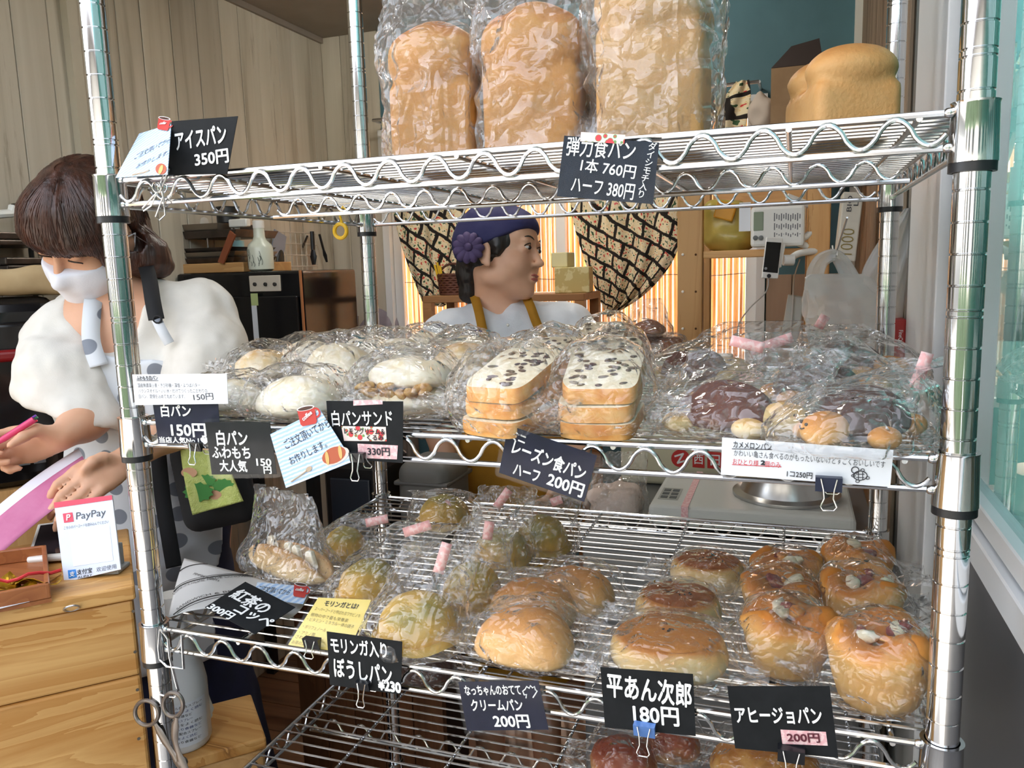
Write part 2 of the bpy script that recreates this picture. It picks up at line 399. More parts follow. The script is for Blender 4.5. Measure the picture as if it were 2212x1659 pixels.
g = MB(); g.boxx(XR-.03, XR-.008, YB-.02, YB, 0, ZC); struct('trim_2', g, WHITEPL)
g = MB(); v = atX(170, 200, XL+.015); g.boxx(XL, XL+.022, v.y-.016, v.y+.016, 0, ZC); struct('trim_3', g, M('cable_cover', '#b9b29f', .5))
# window: outer frame, two sashes, panes
win = thing('window_1', 'white aluminium sliding window behind the patterned curtains', None, ((WX0+WX1)/2, YB, WZ0)); win['kind'] = 'structure'
def rect_frame(x0, x1, z0, z1, y0, y1, t):
    b = MB(); b.boxx(x0, x0+t, y0, y1, z0, z1); b.boxx(x1-t, x1, y0, y1, z0, z1); b.boxx(x0+t, x1-t, y0, y1, z0, z0+t); b.boxx(x0+t, x1-t, y0, y1, z1-t, z1); return b
obj('frame', rect_frame(WX0-.01, WX1+.01, WZ0-.01, WZ1+.01, YB-.015, YB+.055, .028), ALU, win, False)
xm = atY(1208, 500, YB).x
obj('sash', rect_frame(WX0+.02, xm+.018, WZ0+.02, WZ1-.02, YB+.012, YB+.028, .034), ALU, win, False)
obj('sash', rect_frame(xm-.018, WX1-.02, WZ0+.02, WZ1-.02, YB+.030, YB+.046, .034), ALU, win, False)
for a, b_, yy in ((WX0+.05, xm-.012, YB+.02), (xm+.012, WX1-.05, YB+.038)):
    q = MB(); q.boxx(a, b_, yy-.0015, yy+.0015, WZ0+.05, WZ1-.05); obj('pane', q, GLASSC, win, False)
# reed screen outside the window
m, n, l, b = newmat('reed'); out = n.get('Material Output'); n.remove(b)
tc = n.new('ShaderNodeTexCoord'); mp = n.new('ShaderNodeMapping'); mp.inputs['Scale'].default_value = (1, 1, .03); l.new(tc.outputs['Object'], mp.inputs[0])
nz = n.new('ShaderNodeTexNoise'); nz.inputs['Scale'].default_value = 90; nz.inputs['Detail'].default_value = 4; l.new(mp.outputs[0], nz.inputs['Vector'])
cr = n.new('ShaderNodeValToRGB'); e = cr.color_ramp.elements; e[0].position = .32; e[0].color = hexc('#d89a55'); e[1].position = .58; e[1].color = hexc('#fbe3b8'); l.new(nz.outputs['Fac'], cr.inputs[0])
d1 = n.new('ShaderNodeBsdfDiffuse'); d2 = n.new('ShaderNodeBsdfTranslucent'); ms = n.new('ShaderNodeMixShader'); ms.inputs[0].default_value = .5
l.new(cr.outputs[0], d1.inputs[0]); l.new(cr.outputs[0], d2.inputs[0]); l.new(d1.outputs[0], ms.inputs[1]); l.new(d2.outputs[0], ms.inputs[2]); l.new(ms.outputs[0], out.inputs[0])
REED = m
g = MB(); nre = 330
for i in range(nre):
    x = -1.35+i*2.5/nre; rr = .0042
    g.tube([(x, YB+.34+.004*math.sin(i*1.7), .2), (x+.003*math.sin(i*2.3), YB+.34, 1.2), (x, YB+.34+.004*math.sin(i*.9), 2.25)], rr, 5, cap=False)
sc = thing('reed_screen', 'sunlit straw-coloured reed screen standing outside the window', 'screen', (0, YB+.34, .2))
o = obj('reed', g, REED, sc); o['kind'] = 'stuff'
g = MB()
for zz in (.55, .95, 1.35, 1.75, 2.15): g.tube([(-1.35+.05*i, YB+.334, zz+.004*math.sin(i)) for i in range(51)], .0015, 5)
obj('binding_thread', g, M('binding_thread', '#6b4a2a', .8), sc)
g = MB()
for xx in (-1.3, -.25, .62, 1.1): g.rod((xx, YB+.36, 0), (xx, YB+.36, 2.25), .012, 8)
obj('stake', g, M('grey_stake', '#8b8a86', .6), sc)

# sliding glass door and its frame on the side of the opening
dr = thing('door_1', 'sliding door of teal glass in a white aluminium frame beside the rack', None, (XR, .2, 0)); dr['kind'] = 'structure'
def colbox(y0, y1, x0, x1, mat, z0=0, z1=ZC, nm='stile'):
    q = MB(); q.boxx(x0, x1, y0, y1, z0, z1); return bev(obj(nm, q, mat, dr, False), .002, 1)
ya, yb_, yc = atX(1975, 400, XR).y, atX(2038, 400, XR).y, atX(2060, 400, XR).y
colbox(yb_, ya, XR-.004, XR+.05, ALU); colbox(yc, yb_-.004, XR+.01, XR+.05, ALUD); colbox(yc-.05, yc-.003, XR+.002, XR+.05, ALU); colbox(ya+.002, ya+.05, XR-.002, XR+.05, ALUD)
GZ = 1.113
colbox(-1.6, yc-.05, XR+.012, XR+.045, ALU, GZ-.022, GZ+.004, 'rail'); colbox(-1.6, yc-.05, XR+.004, XR+.045, ALU, GZ-.062, GZ-.026, 'rail')
q = MB(); q.boxx(XR+.026, XR+.031, -1.6, yc-.05, GZ, ZC); obj('pane', q, GLASST, dr, False)
q = MB(); q.boxx(XR+.02, XR+.035, -1.6, yc-.05, 0, GZ-.06); obj('lower_panel', q, M('grey_panel', '#6f7073', .35, .3), dr, False)
# corrugated fence seen through the door glass
fe = MB(); fe.grid(lambda u, v: (XR+.75+.02*math.sin(u*140), -2.2+4.2*u, v*2.4), 260, 2)
fo = solid(obj('corrugated_fence', fe, M('corrugated_sheet', '#44706c', .5), None), .003)
tag(fo, 'pale corrugated sheet fence seen through the teal glass', 'fence')

# added across the street, unseen: house front, hedge and van for chrome to reflect
nh = thing('added_house', 'added unseen house front across the street, put in for reflections', 'house', (0, -7.3, 0))
q = MB(); q.boxx(-7, 6, -8.3, -6.6, -.02, 3.3); obj('wall', q, M('house_render', '#b5afa5', .9), nh, False)
for wx in (-5.6, -3.4, -1.2, 1.2, 3.4):
    for wz in (1.1,):
        q = MB(); q.boxx(wx, wx+1.1, -6.6, -6.55, wz, wz+1.1); wo_ = obj('window', q, M('house_window', '#1d2226', .2), nh, False)
q = MB(); q.boxx(-7.3, 6.3, -8.6, -6.2, 3.3, 3.5); obj('roof', q, M('house_roof', '#4b4441', .8), nh, False)
hd_ = thing('hedge', 'added unseen green hedge across the street, put in for reflections', 'hedge', (0, -5.2, 0)); S = SD((-6.1, -5.7, -.1), (4.1, -4.7, 1.35), .09); S.box((-1, -5.2, .6), (5, .32, .6), .2); S.noise(.10, 3.5, 2); link('foliage', S.mesh('foliage'), M('hedge_green', '#2a3826', .9, col2='#3b4c34', scale=12), hd_, True, angle=180)
vn = thing('added_van', 'added unseen dark van across the street, put in for reflections', 'van', (2.2, -4.0, 0)); q = MB(); q.boxx(1.2, 4.6, -4.6, -3.2, .25, 1.75); bev(obj('body', q, M('van_paint', '#4a4d52', .25), vn, False), .18, 3)
for vx in (1.9, 3.9): q = MB(); q.lathe([(.29, -.1), (.31, -.08), (.31, .08), (.29, .1)], (vx, -3.25, .29), 24, axis=(0, 1, 0)); obj('wheel', q, M('tyre', '#151515', .8), vn)
# ------------------------------------------------------------------ the chrome wire rack
RW, RD = .885, .593
SHZ = [1.514, 1.230, .9665, .680, .400]
HT = .0272; PR = .0137
rack = thing('wire_shelving_rack', 'chrome wire shelving rack carrying the bagged bread', 'shelving rack', (RW/2, RD/2, 0))
prof = [(PR*.9, 0)]; z = .03; k = 0
while z < 2.05:
    prof += [(PR, z-.0011), (PR-.0011, z-.0004), (PR-.0011, z+.0004), (PR, z+.0011)]
    if k % 8 == 4:
        prof += [(PR, z+.0046), (PR-.0011, z+.0053), (PR-.0011, z+.0061), (PR, z+.0068)]
    z += .0254; k += 1
prof += [(PR, 2.05), (PR*.7, 2.056)]
pm = None
CORN = [(0, 0), (RW, 0), (0, RD), (RW, RD)]
for (x, y) in CORN:
    if pm is None:
        pb = MB(); pb.lathe(prof, n=28); pm = pb.mesh('post')
    o = link('post', pm, CHROME, rack, True, world=False, angle=25); o.location = (x-RW/2, y-RD/2, 0)
def zig(n0, L, amp, r, per=.0515, ph=.055):
    P = []; x = .018
    while x < L-.018:
        s_ = (x-ph)/per*2*PI
        c = math.cos(s_); c = math.copysign(abs(c)**.75, c)
        P.append((x, amp*(c-1)/2)); x += per/16
    return P
wire_m = rail_m = rod_m = None
truss = {}
def shelf(zt):
    sh = bpy.data.objects.new('shelf', None); COL.objects.link(sh); sh.parent = rack; sh.location = (-RW/2, -RD/2, zt)
    sh.empty_display_size = .02
    return sh
def sp(name, me, parent, loc=(0, 0, 0), rotz=0, mat=CHROME2):
    o = link(name, me, mat, parent, True, world=False); o.location = loc; o.rotation_euler = (0, 0, rotz); return o
def rodmesh(name, L, r, n=8):
    b = MB(); b.rod((0, 0, 0), (L, 0, 0), r, n); return b.mesh(name)
RAILX = rodmesh('rail', RW-.02, .0031); RAILY = rodmesh('rail', RD-.02, .0031)
WIREX = rodmesh('deck_wire', RW-.004, .00165, 6); RODY = rodmesh('cross_rod', RD+.004, .0026, 8)
b = MB(); b.tube([(x, -.0035, zz-.0028) for x, zz in zig(0, RW, HT-.0056, .0021)], .0021, 8); TRX = b.mesh('truss_wire')
b = MB(); b.tube([(x, -.0035, zz-.0028) for x, zz in zig(0, RD, HT-.0056, .0021)], .0021, 8); TRY = b.mesh('truss_wire')
b = MB(); b.lathe([(PR+.0009, -.040), (PR+.0046, -.040), (PR+.0046, -.038), (PR+.0036, .005), (PR+.0044, .007), (PR+.0009, .007)], n=28, capb=False, capt=False)
for s_ in (0, -HT): pass
COLM = b.mesh('collar')
b = MB(); b.lathe([(PR+.0006, -.0475), (PR+.0040, -.0475), (PR+.0040, -.0400), (PR+.0006, -.0400)], n=28, capb=False, capt=False); RINGM = b.mesh('sleeve_ring')
RODX = [.128, .284, .438, .590, .745, .845]
for zt in SHZ:
    sh = shelf(zt)
    for zz in (0, -HT):
        sp('rail', RAILX, sh, (.01, 0, zz)); sp('rail', RAILX, sh, (.01, RD, zz))
        sp('rail', RAILY, sh, (0, .01, zz), PI/2); sp('rail', RAILY, sh, (RW, .01, zz), PI/2)
    sp('rail', RAILX, sh, (.01, RD*.5, -HT))
    sp('truss_wire', TRX, sh); sp('truss_wire', TRX, sh, (0, RD+.003, 0)); sp('truss_wire', TRX, sh, (0, RD*.5+.003, 0))
    sp('truss_wire', TRY, sh, (-.003, 0, 0), PI/2); sp('truss_wire', TRY, sh, (RW+.0005, 0, 0), PI/2)
    for i in range(1, 27): sp('deck_wire', WIREX, sh, (.002, RD*i/27, .0012))
    for x in RODX: sp('cross_rod', RODY, sh, (x, -.002, -.0030), PI/2)
    for (x, y) in CORN:
        sp('collar', COLM, sh, (x, y, 0), mat=CHROME); sp('sleeve_ring', RINGM, sh, (x, y, 0), mat=BLACKPL)
    wl_ = MB()
    for (x, y) in CORN:
        sx = 1 if x == 0 else -1; sy = 1 if y == 0 else -1
        for zz in (0, -HT):
            wl_.ell((x+sx*.0185, y-sy*.001, zz), (.0048, .0042, .0042), nu=10, nv=6); wl_.ell((x-sx*.001, y+sy*.0185, zz), (.0042, .0048, .0042), nu=10, nv=6)
    obj('weld', wl_, CHROME2, sh, world=False)['kind'] = 'stuff'
# ------------------------------------------------------------------ signs
INKW = M('chalk_ink', '#f4f4f2', .6); INKB = M('black_ink', '#23232b', .6); INKR = M('red_ink', '#cf3d44', .6); INKBL = M('blue_ink', '#2d6fc0', .6)
CARDK = M('black_card', '#17191b', .7, col2='#1d1f21', scale=60, spec=.2); CARDN = M('navy_card', '#10142a', .6, col2='#161b33', scale=60, spec=.2); CARDW = M('white_card', '#e9ecf2', .55)
CARDY = M('yellow_card', '#ecd277', .5); LAM = film('laminate', (.98, .985, .99), .008, .08, 1.28, .03, 20)
SPOOL = {}
def text_mesh(s, bold=.02, shear=0, space=1.0):
    k = (s, bold, shear, space)
    if k in SPOOL: return SPOOL[k]
    cu = bpy.data.curves.new('lettering', 'FONT'); cu.body = s; cu.size = 1; cu.offset = min(bold, 0); cu.shear = shear; cu.resolution_u = 3; cu.space_line = .92; cu.space_character = space
    cu.align_x = 'CENTER'
    ob = bpy.data.objects.new('lettering', cu); COL.objects.link(ob)
    dg = bpy.context.evaluated_depsgraph_get(); me = bpy.data.meshes.new_from_object(ob.evaluated_get(dg))
    bpy.data.objects.remove(ob); bpy.data.curves.remove(cu)
    V = np.array([v.co[:] for v in me.vertices]); P = [tuple(p.vertices) for p in me.polygons]
    bpy.data.meshes.remove(me)
    if bold > .008:      # a broad marker stroke: the glyph repeated a hair apart
        Vs, Ps = [V], list(P); nv_ = len(V)
        for k in range(5):
            a = k*2*PI/5+.3; Vs.append(V+np.array([math.cos(a)*bold*1.1, math.sin(a)*bold*1.1, k+1.0])); Ps += [tuple(i+(k+1)*nv_ for i in p) for p in P]
        V, P = np.concatenate(Vs), Ps
    SPOOL[k] = (V, P); return V, P
class Card:
    """a flat card given by the four corner points in space; px->card coordinates come from its own plane"""
    def __init__(s, name, label, pts, mat, thick=.0006, px=None, group='handwritten price cards', cat='price card', base=None):
        s.TL, s.TR, s.BR, s.BL = [Vector(p) for p in pts]
        s.n = (s.BL-s.TL).cross(s.TR-s.TL).normalized()
        if s.n.dot(CAM-s.TL) < 0: s.n = -s.n
        s.u = (s.TR-s.TL).normalized(); s.v = s.n.cross(s.u).normalized()
        if s.v.dot(s.BL-s.TL) > 0: s.v = -s.v          # v points up the card
        if px:      # keep the card flat: its last corner lies in the plane of the other three
            d_ = ray(*px[2]); s.BR = CAM+d_*((s.TL-CAM).dot(s.n)/d_.dot(s.n))
        s.px = px; s.W = (s.TR-s.TL).length
        s.mx = s.W/((Vector(px[1])-Vector(px[0])).length) if px else 1
        s.my = (s.BL-s.TL).length/((Vector(px[3])-Vector(px[0])).length) if px else 1
        c = (s.TL+s.TR+s.BR+s.BL)/4
        lowest = min(s.BL.z, s.BR.z, s.TL.z, s.TR.z)
        s.t = thing(name, label, cat, (c.x, c.y, lowest), group)
        b = MB(); b.grid(lambda a, d: s.TL*(1-a)*(1-d)+s.TR*a*(1-d)+s.BR*a*d+s.BL*(1-a)*d, 2, 2)
        s.card = solid(obj('card', b, mat, s.t, False), thick); s.thick = thick
    def at(s, px, py):
        d = ray(px, py); t = (s.TL-CAM).dot(s.n)/d.dot(s.n); return CAM+d*t
    def text(s, string, cx, cy, w, h, mat=INKW, bold=.025, rot=0, lift=.0006, shear=0, name='lettering', space=1.0):
        V, P = text_mesh(string, bold, shear, space)
        lo = V.min(0); hi = V.max(0); c = s.at(cx, cy)+s.n*(lift+s.thick/2)
        sx = w*s.mx/(hi[0]-lo[0]); sy = h*s.my/(hi[1]-lo[1]); ca, sa = math.cos(R(rot)), math.sin(R(rot))
        vs = []
        for p in V:
            a = (p[0]-(lo[0]+hi[0])/2)*sx; b_ = (p[1]-(lo[1]+hi[1])/2)*sy
            vs.append(c+s.u*(a*ca-b_*sa)+s.v*(a*sa+b_*ca)+s.n*(p[2]*.00005))
        me = bpy.data.meshes.new(name); me.from_pydata([tuple(v) for v in vs], [], P); me.update()
        return link(name, me, mat, s.t, False)
    def patch(s, corners, mat, lift=.0004, name='tape', thick=0):
        b = MB(); P = [s.at(*c)+s.n*(lift+s.thick/2) for c in corners]; b.add(P, [tuple(range(len(P)))]); o = obj(name, b, mat, s.t, False)
        return o
    def blob(s, cx, cy, rx, ry, mat, lift=.0005, rot=0, name='drawing', n=20, a0=0, a1=360):
        pts = []
        for k in range(n+1):
            a = R(a0+(a1-a0)*k/n); x, y = rx*math.cos(a), ry*math.sin(a); ca, sa = math.cos(R(rot)), math.sin(R(rot))
            pts.append((cx+x*ca-y*sa, cy+x*sa+y*ca))
        return s.patch(pts, mat, lift, name)
    def line(s, pts, r, mat, lift=.0006, name='drawing'):
        b = MB(); b.tube([s.at(*p)+s.n*(lift+s.thick/2) for p in pts], r, 5); return obj(name, b, mat, s.t)
    def laminate(s, corners):
        P = [s.at(*c) for c in corners]; b = MB()
        for e in (1, -1):
            Q = [p+s.n*e*(s.thick/2+.0011) for p in P]
            mid = []
            for i in range(4):   # rounded corners
                a, c, d = Q[i-1], Q[i], Q[(i+1) % 4]
                ra = .004
                mid += [c+(a-c).normalized()*ra, c+((a-c).normalized()+(d-c).normalized())*ra*.3, c+(d-c).normalized()*ra]
            b.add(mid, [tuple(range(len(mid)))])
        return obj('laminate_sleeve', b, LAM, s.t, False)
def cardY(name, label, px, Y, mat, **k):
    Ys = Y if isinstance(Y, (list, tuple)) else [Y]*4
    return Card(name, label, [atY(p[0], p[1], yy) for p, yy in zip(px, Ys)], mat, px=px, **k)
def cardZ(name, label, px, Z, mat, **k):
    return Card(name, label, [atZ(p[0], p[1], zz) for p, zz in zip(px, Z)], mat, px=px, **k)
m, n, l, b = newmat('berry_tape')
tc = n.new('ShaderNodeTexCoord'); vo = n.new('ShaderNodeTexVoronoi'); vo.inputs['Scale'].default_value = 160; l.new(tc.outputs['Object'], vo.inputs['Vector'])
cr = n.new('ShaderNodeValToRGB'); cr.color_ramp.interpolation = 'CONSTANT'; e = cr.color_ramp.elements; e[0].color = hexc('#d8404a'); e[1].position = .52; e[1].color = hexc('#efd9d2'); k = e.new(.46); k.color = hexc('#6f9a5a')
l.new(vo.outputs['Distance'], cr.inputs[0]); l.new(cr.outputs[0], b.inputs['Base Color']); b.inputs['Roughness'].default_value = .6; BERRY = m
PINKT = M('pink_washi_tape', '#e5b0b4', .6, col2='#f0cfce', scale=220, contrast=(.48, .56))
PINKT2 = M('pink_bag_tape', '#f0b3b1', .5, col2='#f8d5d2', scale=200, contrast=(.46, .58))
m, n, l, b = newmat('blue_wave_paper')
tc = n.new('ShaderNodeTexCoord'); wv = n.new('ShaderNodeTexWave'); wv.wave_type = 'BANDS'; wv.bands_direction = 'Z'; wv.inputs['Scale'].default_value = 75; wv.inputs['Distortion'].default_value = 1.6; wv.inputs['Detail'].default_value = 1; wv.inputs['Detail Scale'].default_value = 2
mp = n.new('ShaderNodeMapping'); mp.inputs['Rotation'].default_value = (0, R(22), 0); l.new(tc.outputs['Object'], mp.inputs[0]); l.new(mp.outputs[0], wv.inputs['Vector'])
cr = n.new('ShaderNodeValToRGB'); cr.color_ramp.elements[0].position = .45; cr.color_ramp.elements[0].color = hexc('#a9c7ea'); cr.color_ramp.elements[1].position = .6; cr.color_ramp.elements[1].color = hexc('#d9e6f6')
l.new(wv.outputs['Fac'], cr.inputs[0]); l.new(cr.outputs[0], b.inputs['Base Color']); b.inputs['Roughness'].default_value = .6; WAVEP = m
MUGR = M('mug_red', '#c23b36', .5); MUGB = M('mug_coffee', '#4a2b22', .5); ROLLB = M('print_brown', '#b4583a', .5); ROLLY = M('print_cream', '#e6b06a', .5); SPOONC = M('print_spoon', '#b9a58e', .5)
def mug(c, x, y, sz, rot=0):
    ca, sa = math.cos(R(rot)), math.sin(R(rot)); T = lambda a, b_: (x+sz*(a*ca-b_*sa), y+sz*(a*sa+b_*ca))
    c.patch([T(.55*math.cos(R(a))+1.0, .62*math.sin(R(a))-.05) for a in range(-110, 111, 20)]+[T(.33*math.cos(R(a))+1.0, .38*math.sin(R(a))-.05) for a in range(110, -111, -20)], MUGR, .0010)
    c.patch([T(-1, -.8), T(1, -.8), T(.95, .9), T(.75, 1.15), T(-.75, 1.15), T(-.95, .9)], MUGR, .0012)
    c.patch([T(1.02*math.cos(R(a)), -.8+.28*math.sin(R(a))) for a in range(0, 360, 20)], INKW, .0014)
    c.patch([T(.88*math.cos(R(a)), -.78+.2*math.sin(R(a))) for a in range(0, 360, 20)], MUGB, .0016)
    c.text('coffee', *T(0, .05), sz*1.3, sz*.5, INKW, .03, rot=-rot, lift=.0018)
# shelf at the top
c = cardY('price_card', 'black card priced 350 yen standing on the top shelf edge', [(371, 262), (514, 251), (491, 376), (362, 378)], (-.006, -.012, -.012, -.006), CARDK)
c.text('アイスパン', 434, 297, 112, 40, rot=4); c.text('350円', 458, 341, 74, 30, rot=4)
c = cardY('order_note', 'curled pale blue order note beside the black 350 yen card', [(301, 289), (370, 268), (362, 377), (250, 384)], (.022, .0, .0, -.02), WAVEP, cat='note card', group='pale blue order notes')
c.text('ご注文頂いてから', 331, 321, 66, 16, INKB, .005, rot=12); c.text('お作りします。', 331, 345, 60, 14, INKB, .005, rot=10); mug(c, 356, 268, 13, 10)
c.blob(349, 366, 12, 12, ROLLB, rot=-50); c.blob(349, 368, 4, 11, ROLLY, .0008, rot=20); c.line([(288, 379), (312, 374), (324, 369)], .0008, SPOONC)
c = cardY('price_card', 'laminated slate card priced 760 yen hung below the bagged loaves', [(1219, 293), (1424, 308), (1411, 441), (1203, 424)], (-.0095, -.0095, -.0125, -.0125), M('slate_card', '#1a222e', .5, col2='#222c3a', scale=50, spec=.2))
c.laminate([(1211, 288), (1437, 303), (1418, 450), (1192, 433)])
c.text('弾力食パン', 1298, 321, 150, 42, rot=0, bold=.012); c.text('1本 760円', 1314, 364, 120, 30, bold=.012, rot=-3); c.text('ハーフ 380円', 1302, 407, 138, 34, bold=.012, rot=-2)
c.text('ダ\nイ\nシ\nモ\nチ\n入\nり', 1398, 368, 17, 118, bold=.012, rot=-5)
c.patch([(1256, 286), (1352, 292), (1349, 312), (1254, 306)], BERRY, .0016)
# second shelf
c = cardY('price_card', 'laminated navy card priced 150 yen half under a white leaflet', [(330, 870), (471, 870), (478, 957), (343, 959)], -.0085, CARDN)
c.text('白パン', 381, 887, 66, 27); c.text('150円', 408, 929, 76, 30); c.text('当店人気No.1♥', 398, 951, 108, 15, bold=.03)
c.laminate([(324, 866), (476, 866), (484, 963), (338, 965)])
c = cardY('leaflet', 'white printed leaflet in front of the white buns and chrome post', [(286, 809), (490, 807), (493, 872), (292, 875)], -.0135, CARDW, cat='leaflet', group='printed leaflets')
c.text('ふわもち白パン', 319, 816, 48, 10, INKB, .02); c.line([(296, 822), (343, 822)], .0003, INKB)
for s_, yy, ww, xx in (('国産無農薬小麦・きび砂糖・藻塩・よつばバター', 832, 136, 297), ('バランスオイル・いい水・だけでつくったこだわりの', 844, 150, 298), ('白パン。愛情を込めて丸めています。', 856, 102, 299)):
    c.text(s_, xx+ww/2, yy, ww, 9, INKB, -.004)
c.text('150円', 440, 857, 42, 14, INKB, .0, rot=3)
c = cardY('price_card', 'laminated black card priced 150 yen overlapping the navy one', [(443, 912), (583, 912), (598, 1024), (458, 1025)], -.0165, CARDK)
c.laminate([(436, 905), (593, 904), (607, 1032), (456, 1034)])
c.text('白パン', 502, 946, 68, 34); c.text('ふわもち', 500, 977, 84, 26); c.text('大人気', 505, 1006, 60, 26); c.text('150', 571, 998, 32, 16); c.text('円', 579, 1015, 17, 16)
c = cardY('price_card', 'black card with strawberry tape and 330 yen on pink tape', [(705, 866), (871, 867), (870, 1000), (714, 990)], -.0125, CARDK)
c.text('白パンサンド', 782, 903, 132, 34, bold=.015, rot=1)
c.patch([(738, 920), (834, 922), (836, 953), (744, 952)], BERRY); c.text('レモンクリーム＆', 788, 931, 88, 13, INKB, .02, lift=.001); c.text('くるみ', 812, 945, 36, 12, INKB, .02, lift=.001)
c.patch([(773, 958), (860, 962), (858, 992), (775, 989)], PINKT); c.text('330円', 819, 975, 48, 18, INKB, .02, lift=.001); c.patch([(764, 864), (827, 864), (827, 873), (764, 876)], PINKT)
c = cardY('order_note', 'pale blue order note with a red mug clipped to the 330 yen card', [(584, 938), (691, 884), (762, 997), (618, 1054)], -.0195, WAVEP, cat='note card', group='pale blue order notes')
c.text('ご注文頂いてから', 663, 937, 108, 21, INKB, .003, rot=1); c.text('お作りします。', 665, 977, 88, 18, INKB, .003, rot=1); mug(c, 665, 896, 19, -12)
c.blob(726, 985, 31, 17, M('print_paper', '#dfd0c6', .6), .0004, rot=-25); c.blob(722, 983, 27, 17, ROLLB, .0006, rot=-25)
for dx, dy in ((-14, 6), (14, -7)): c.blob(722+dx, 983+dy, 4, 15, ROLLY, .0009, rot=-8)
c.line([(630, 1040), (652, 1025), (664, 1016)], .0008, SPOONC); c.blob(668, 1013, 8, 5, SPOONC, .0008, rot=-40)
c = cardY('price_card', 'tilted laminated navy card priced 200 yen before the raisin bread', [(1098, 918), (1290, 984), (1262, 1084), (1078, 1021)], -.0125, CARDN)
c.laminate([(1090, 910), (1302, 984), (1270, 1093), (1068, 1026)])
c.text('ミニ', 1121, 944, 34, 20, rot=-4); c.text('レーズン食パン', 1186, 993, 168, 34, rot=-2); c.text('ハーフ', 1138, 1021, 60, 24, rot=2); c.text('200円', 1222, 1047, 82, 30)
c = cardY('leaflet', 'white leaflet with a turtle doodle clipped below the turtle buns', [(1560, 945), (1930, 972), (1923, 1052), (1557, 1025)], -.0125, CARDW, cat='leaflet', group='printed leaflets')
c.text('カメメロンパン', 1625, 962, 86, 14, INKB, .012); c.line([(1581, 969), (1669, 971)], .0003, INKB)
c.text('かわいい亀さん食べるのがもったいないけどすごくおいしいです', 1744, 990, 328, 14, INKB, -.004); c.text('おひとり様    個のみ', 1634, 1000, 108, 13, INKR, .0); c.line([(1581, 1003), (1688, 1008)], .0003, INKR)
c.text('2', 1648, 999, 11, 10, INKB, .05); c.text('1コ250円', 1727, 1025, 56, 13, INKB, .012)
tx, ty = 1858, 1027
c.line([(tx+15*math.cos(a/12*2*PI), ty+10*math.sin(a/12*2*PI)) for a in range(13)], .0004, INKB); c.line([(tx-11+8*math.cos(a/12*2*PI), ty-12+7*math.sin(a/12*2*PI)) for a in range(13)], .0004, INKB)
for p in (((tx-9, ty-3), (tx+9, ty-3)), ((tx-9, ty+4), (tx+9, ty+4)), ((tx-4, ty-8), (tx-4, ty+8)), ((tx+5, ty-8), (tx+5, ty+8))): c.line(p, .0003, INKB)
for dx, dy in ((5, -12), (16, 5), (-6, 12), (-15, 0)): c.line([(tx+dx+4*math.cos(a/8*2*PI), ty+dy+3*math.sin(a/8*2*PI)) for a in range(9)], .0003, INKB)
# third shelf
sz = SHZ[2]
c = cardY('guide_card', 'yellow laminated card leaning on the shelf before the moringa buns', [(688, 1291), (802, 1296), (752, 1410), (622, 1394)], (.055, .055, .004, .004), CARDY, cat='info card', group=None)
c.text('モリンガとは?', 738, 1307, 74, 14, INKB, .015, rot=-3); c.laminate([(682, 1286), (808, 1292), (758, 1414), (616, 1398)])
for i, s_ in enumerate(('スーパーフードと呼ばれるワサビノキ', '植物の中で最も栄養素', '・ビタミン・ミネラル一体の調子', '・ポリフェノール', '・アミノ酸', 'さわやかな風味', 'お茶のような香り')):
    ww = (102, 84, 104, 52, 36, 62, 60)[i]; c.text(s_, 678+ww/2-i*8, 1323+i*11.5, ww, 9, M('pencil_ink', '#8f8453', .7), -.002, rot=-6)
c = cardY('price_card', 'black card priced 230 yen in front of the moringa buns', [(706, 1364), (869, 1386), (866, 1500), (713, 1479)], -.0125, CARDK)
c.text('モリンガ入り', 775, 1398, 124, 34, rot=2); c.text('ぼうしパン', 784, 1449, 128, 42, rot=0); c.text('¥230', 842, 1481, 50, 24, bold=.05)
c = cardY('price_card', 'laminated navy card priced 200 yen with a hand doodle below the cream buns', [(990, 1473), (1163, 1470), (1185, 1576), (1009, 1578)], -.0125, CARDN)
c.laminate([(983, 1468), (1170, 1464), (1194, 1583), (1005, 1588)])
c.text('なっちゃんのおてて', 1064, 1490, 122, 22); c.text('クリームパン', 1073, 1522, 112, 25); c.text('200円', 1105, 1557, 78, 29)
c.line([(1133, 1500), (1130, 1492), (1135, 1488), (1138, 1482), (1144, 1486), (1146, 1480), (1151, 1485), (1155, 1482), (1157, 1489), (1161, 1492), (1156, 1500), (1152, 1506)], .0007, INKW); c.line([(1133, 1500), (1138, 1499), (1137, 1507)], .0007, INKW)
c = cardY('price_card', 'black card priced 180 yen in front of the flat bean buns', [(1297, 1441), (1497, 1456), (1503, 1590), (1307, 1571)], -.0125, CARDK)
c.text('平あん次郎', 1401, 1489, 184, 54, rot=-3); c.text('180円', 1417, 1544, 100, 40)
c = cardY('price_card', 'black card with 200 yen on pink tape before the cup buns', [(1571, 1482), (1792, 1482), (1811, 1637), (1588, 1616)], -.0125, CARDK)
c.text('アヒージョパン', 1680, 1544, 188, 36, rot=0); c.patch([(1686, 1575), (1784, 1580), (1788, 1610), (1690, 1606)], PINKT); c.text('200円', 1735, 1592, 70, 20, M('maroon_ink', '#5b1d2c', .6), .025, lift=.001)
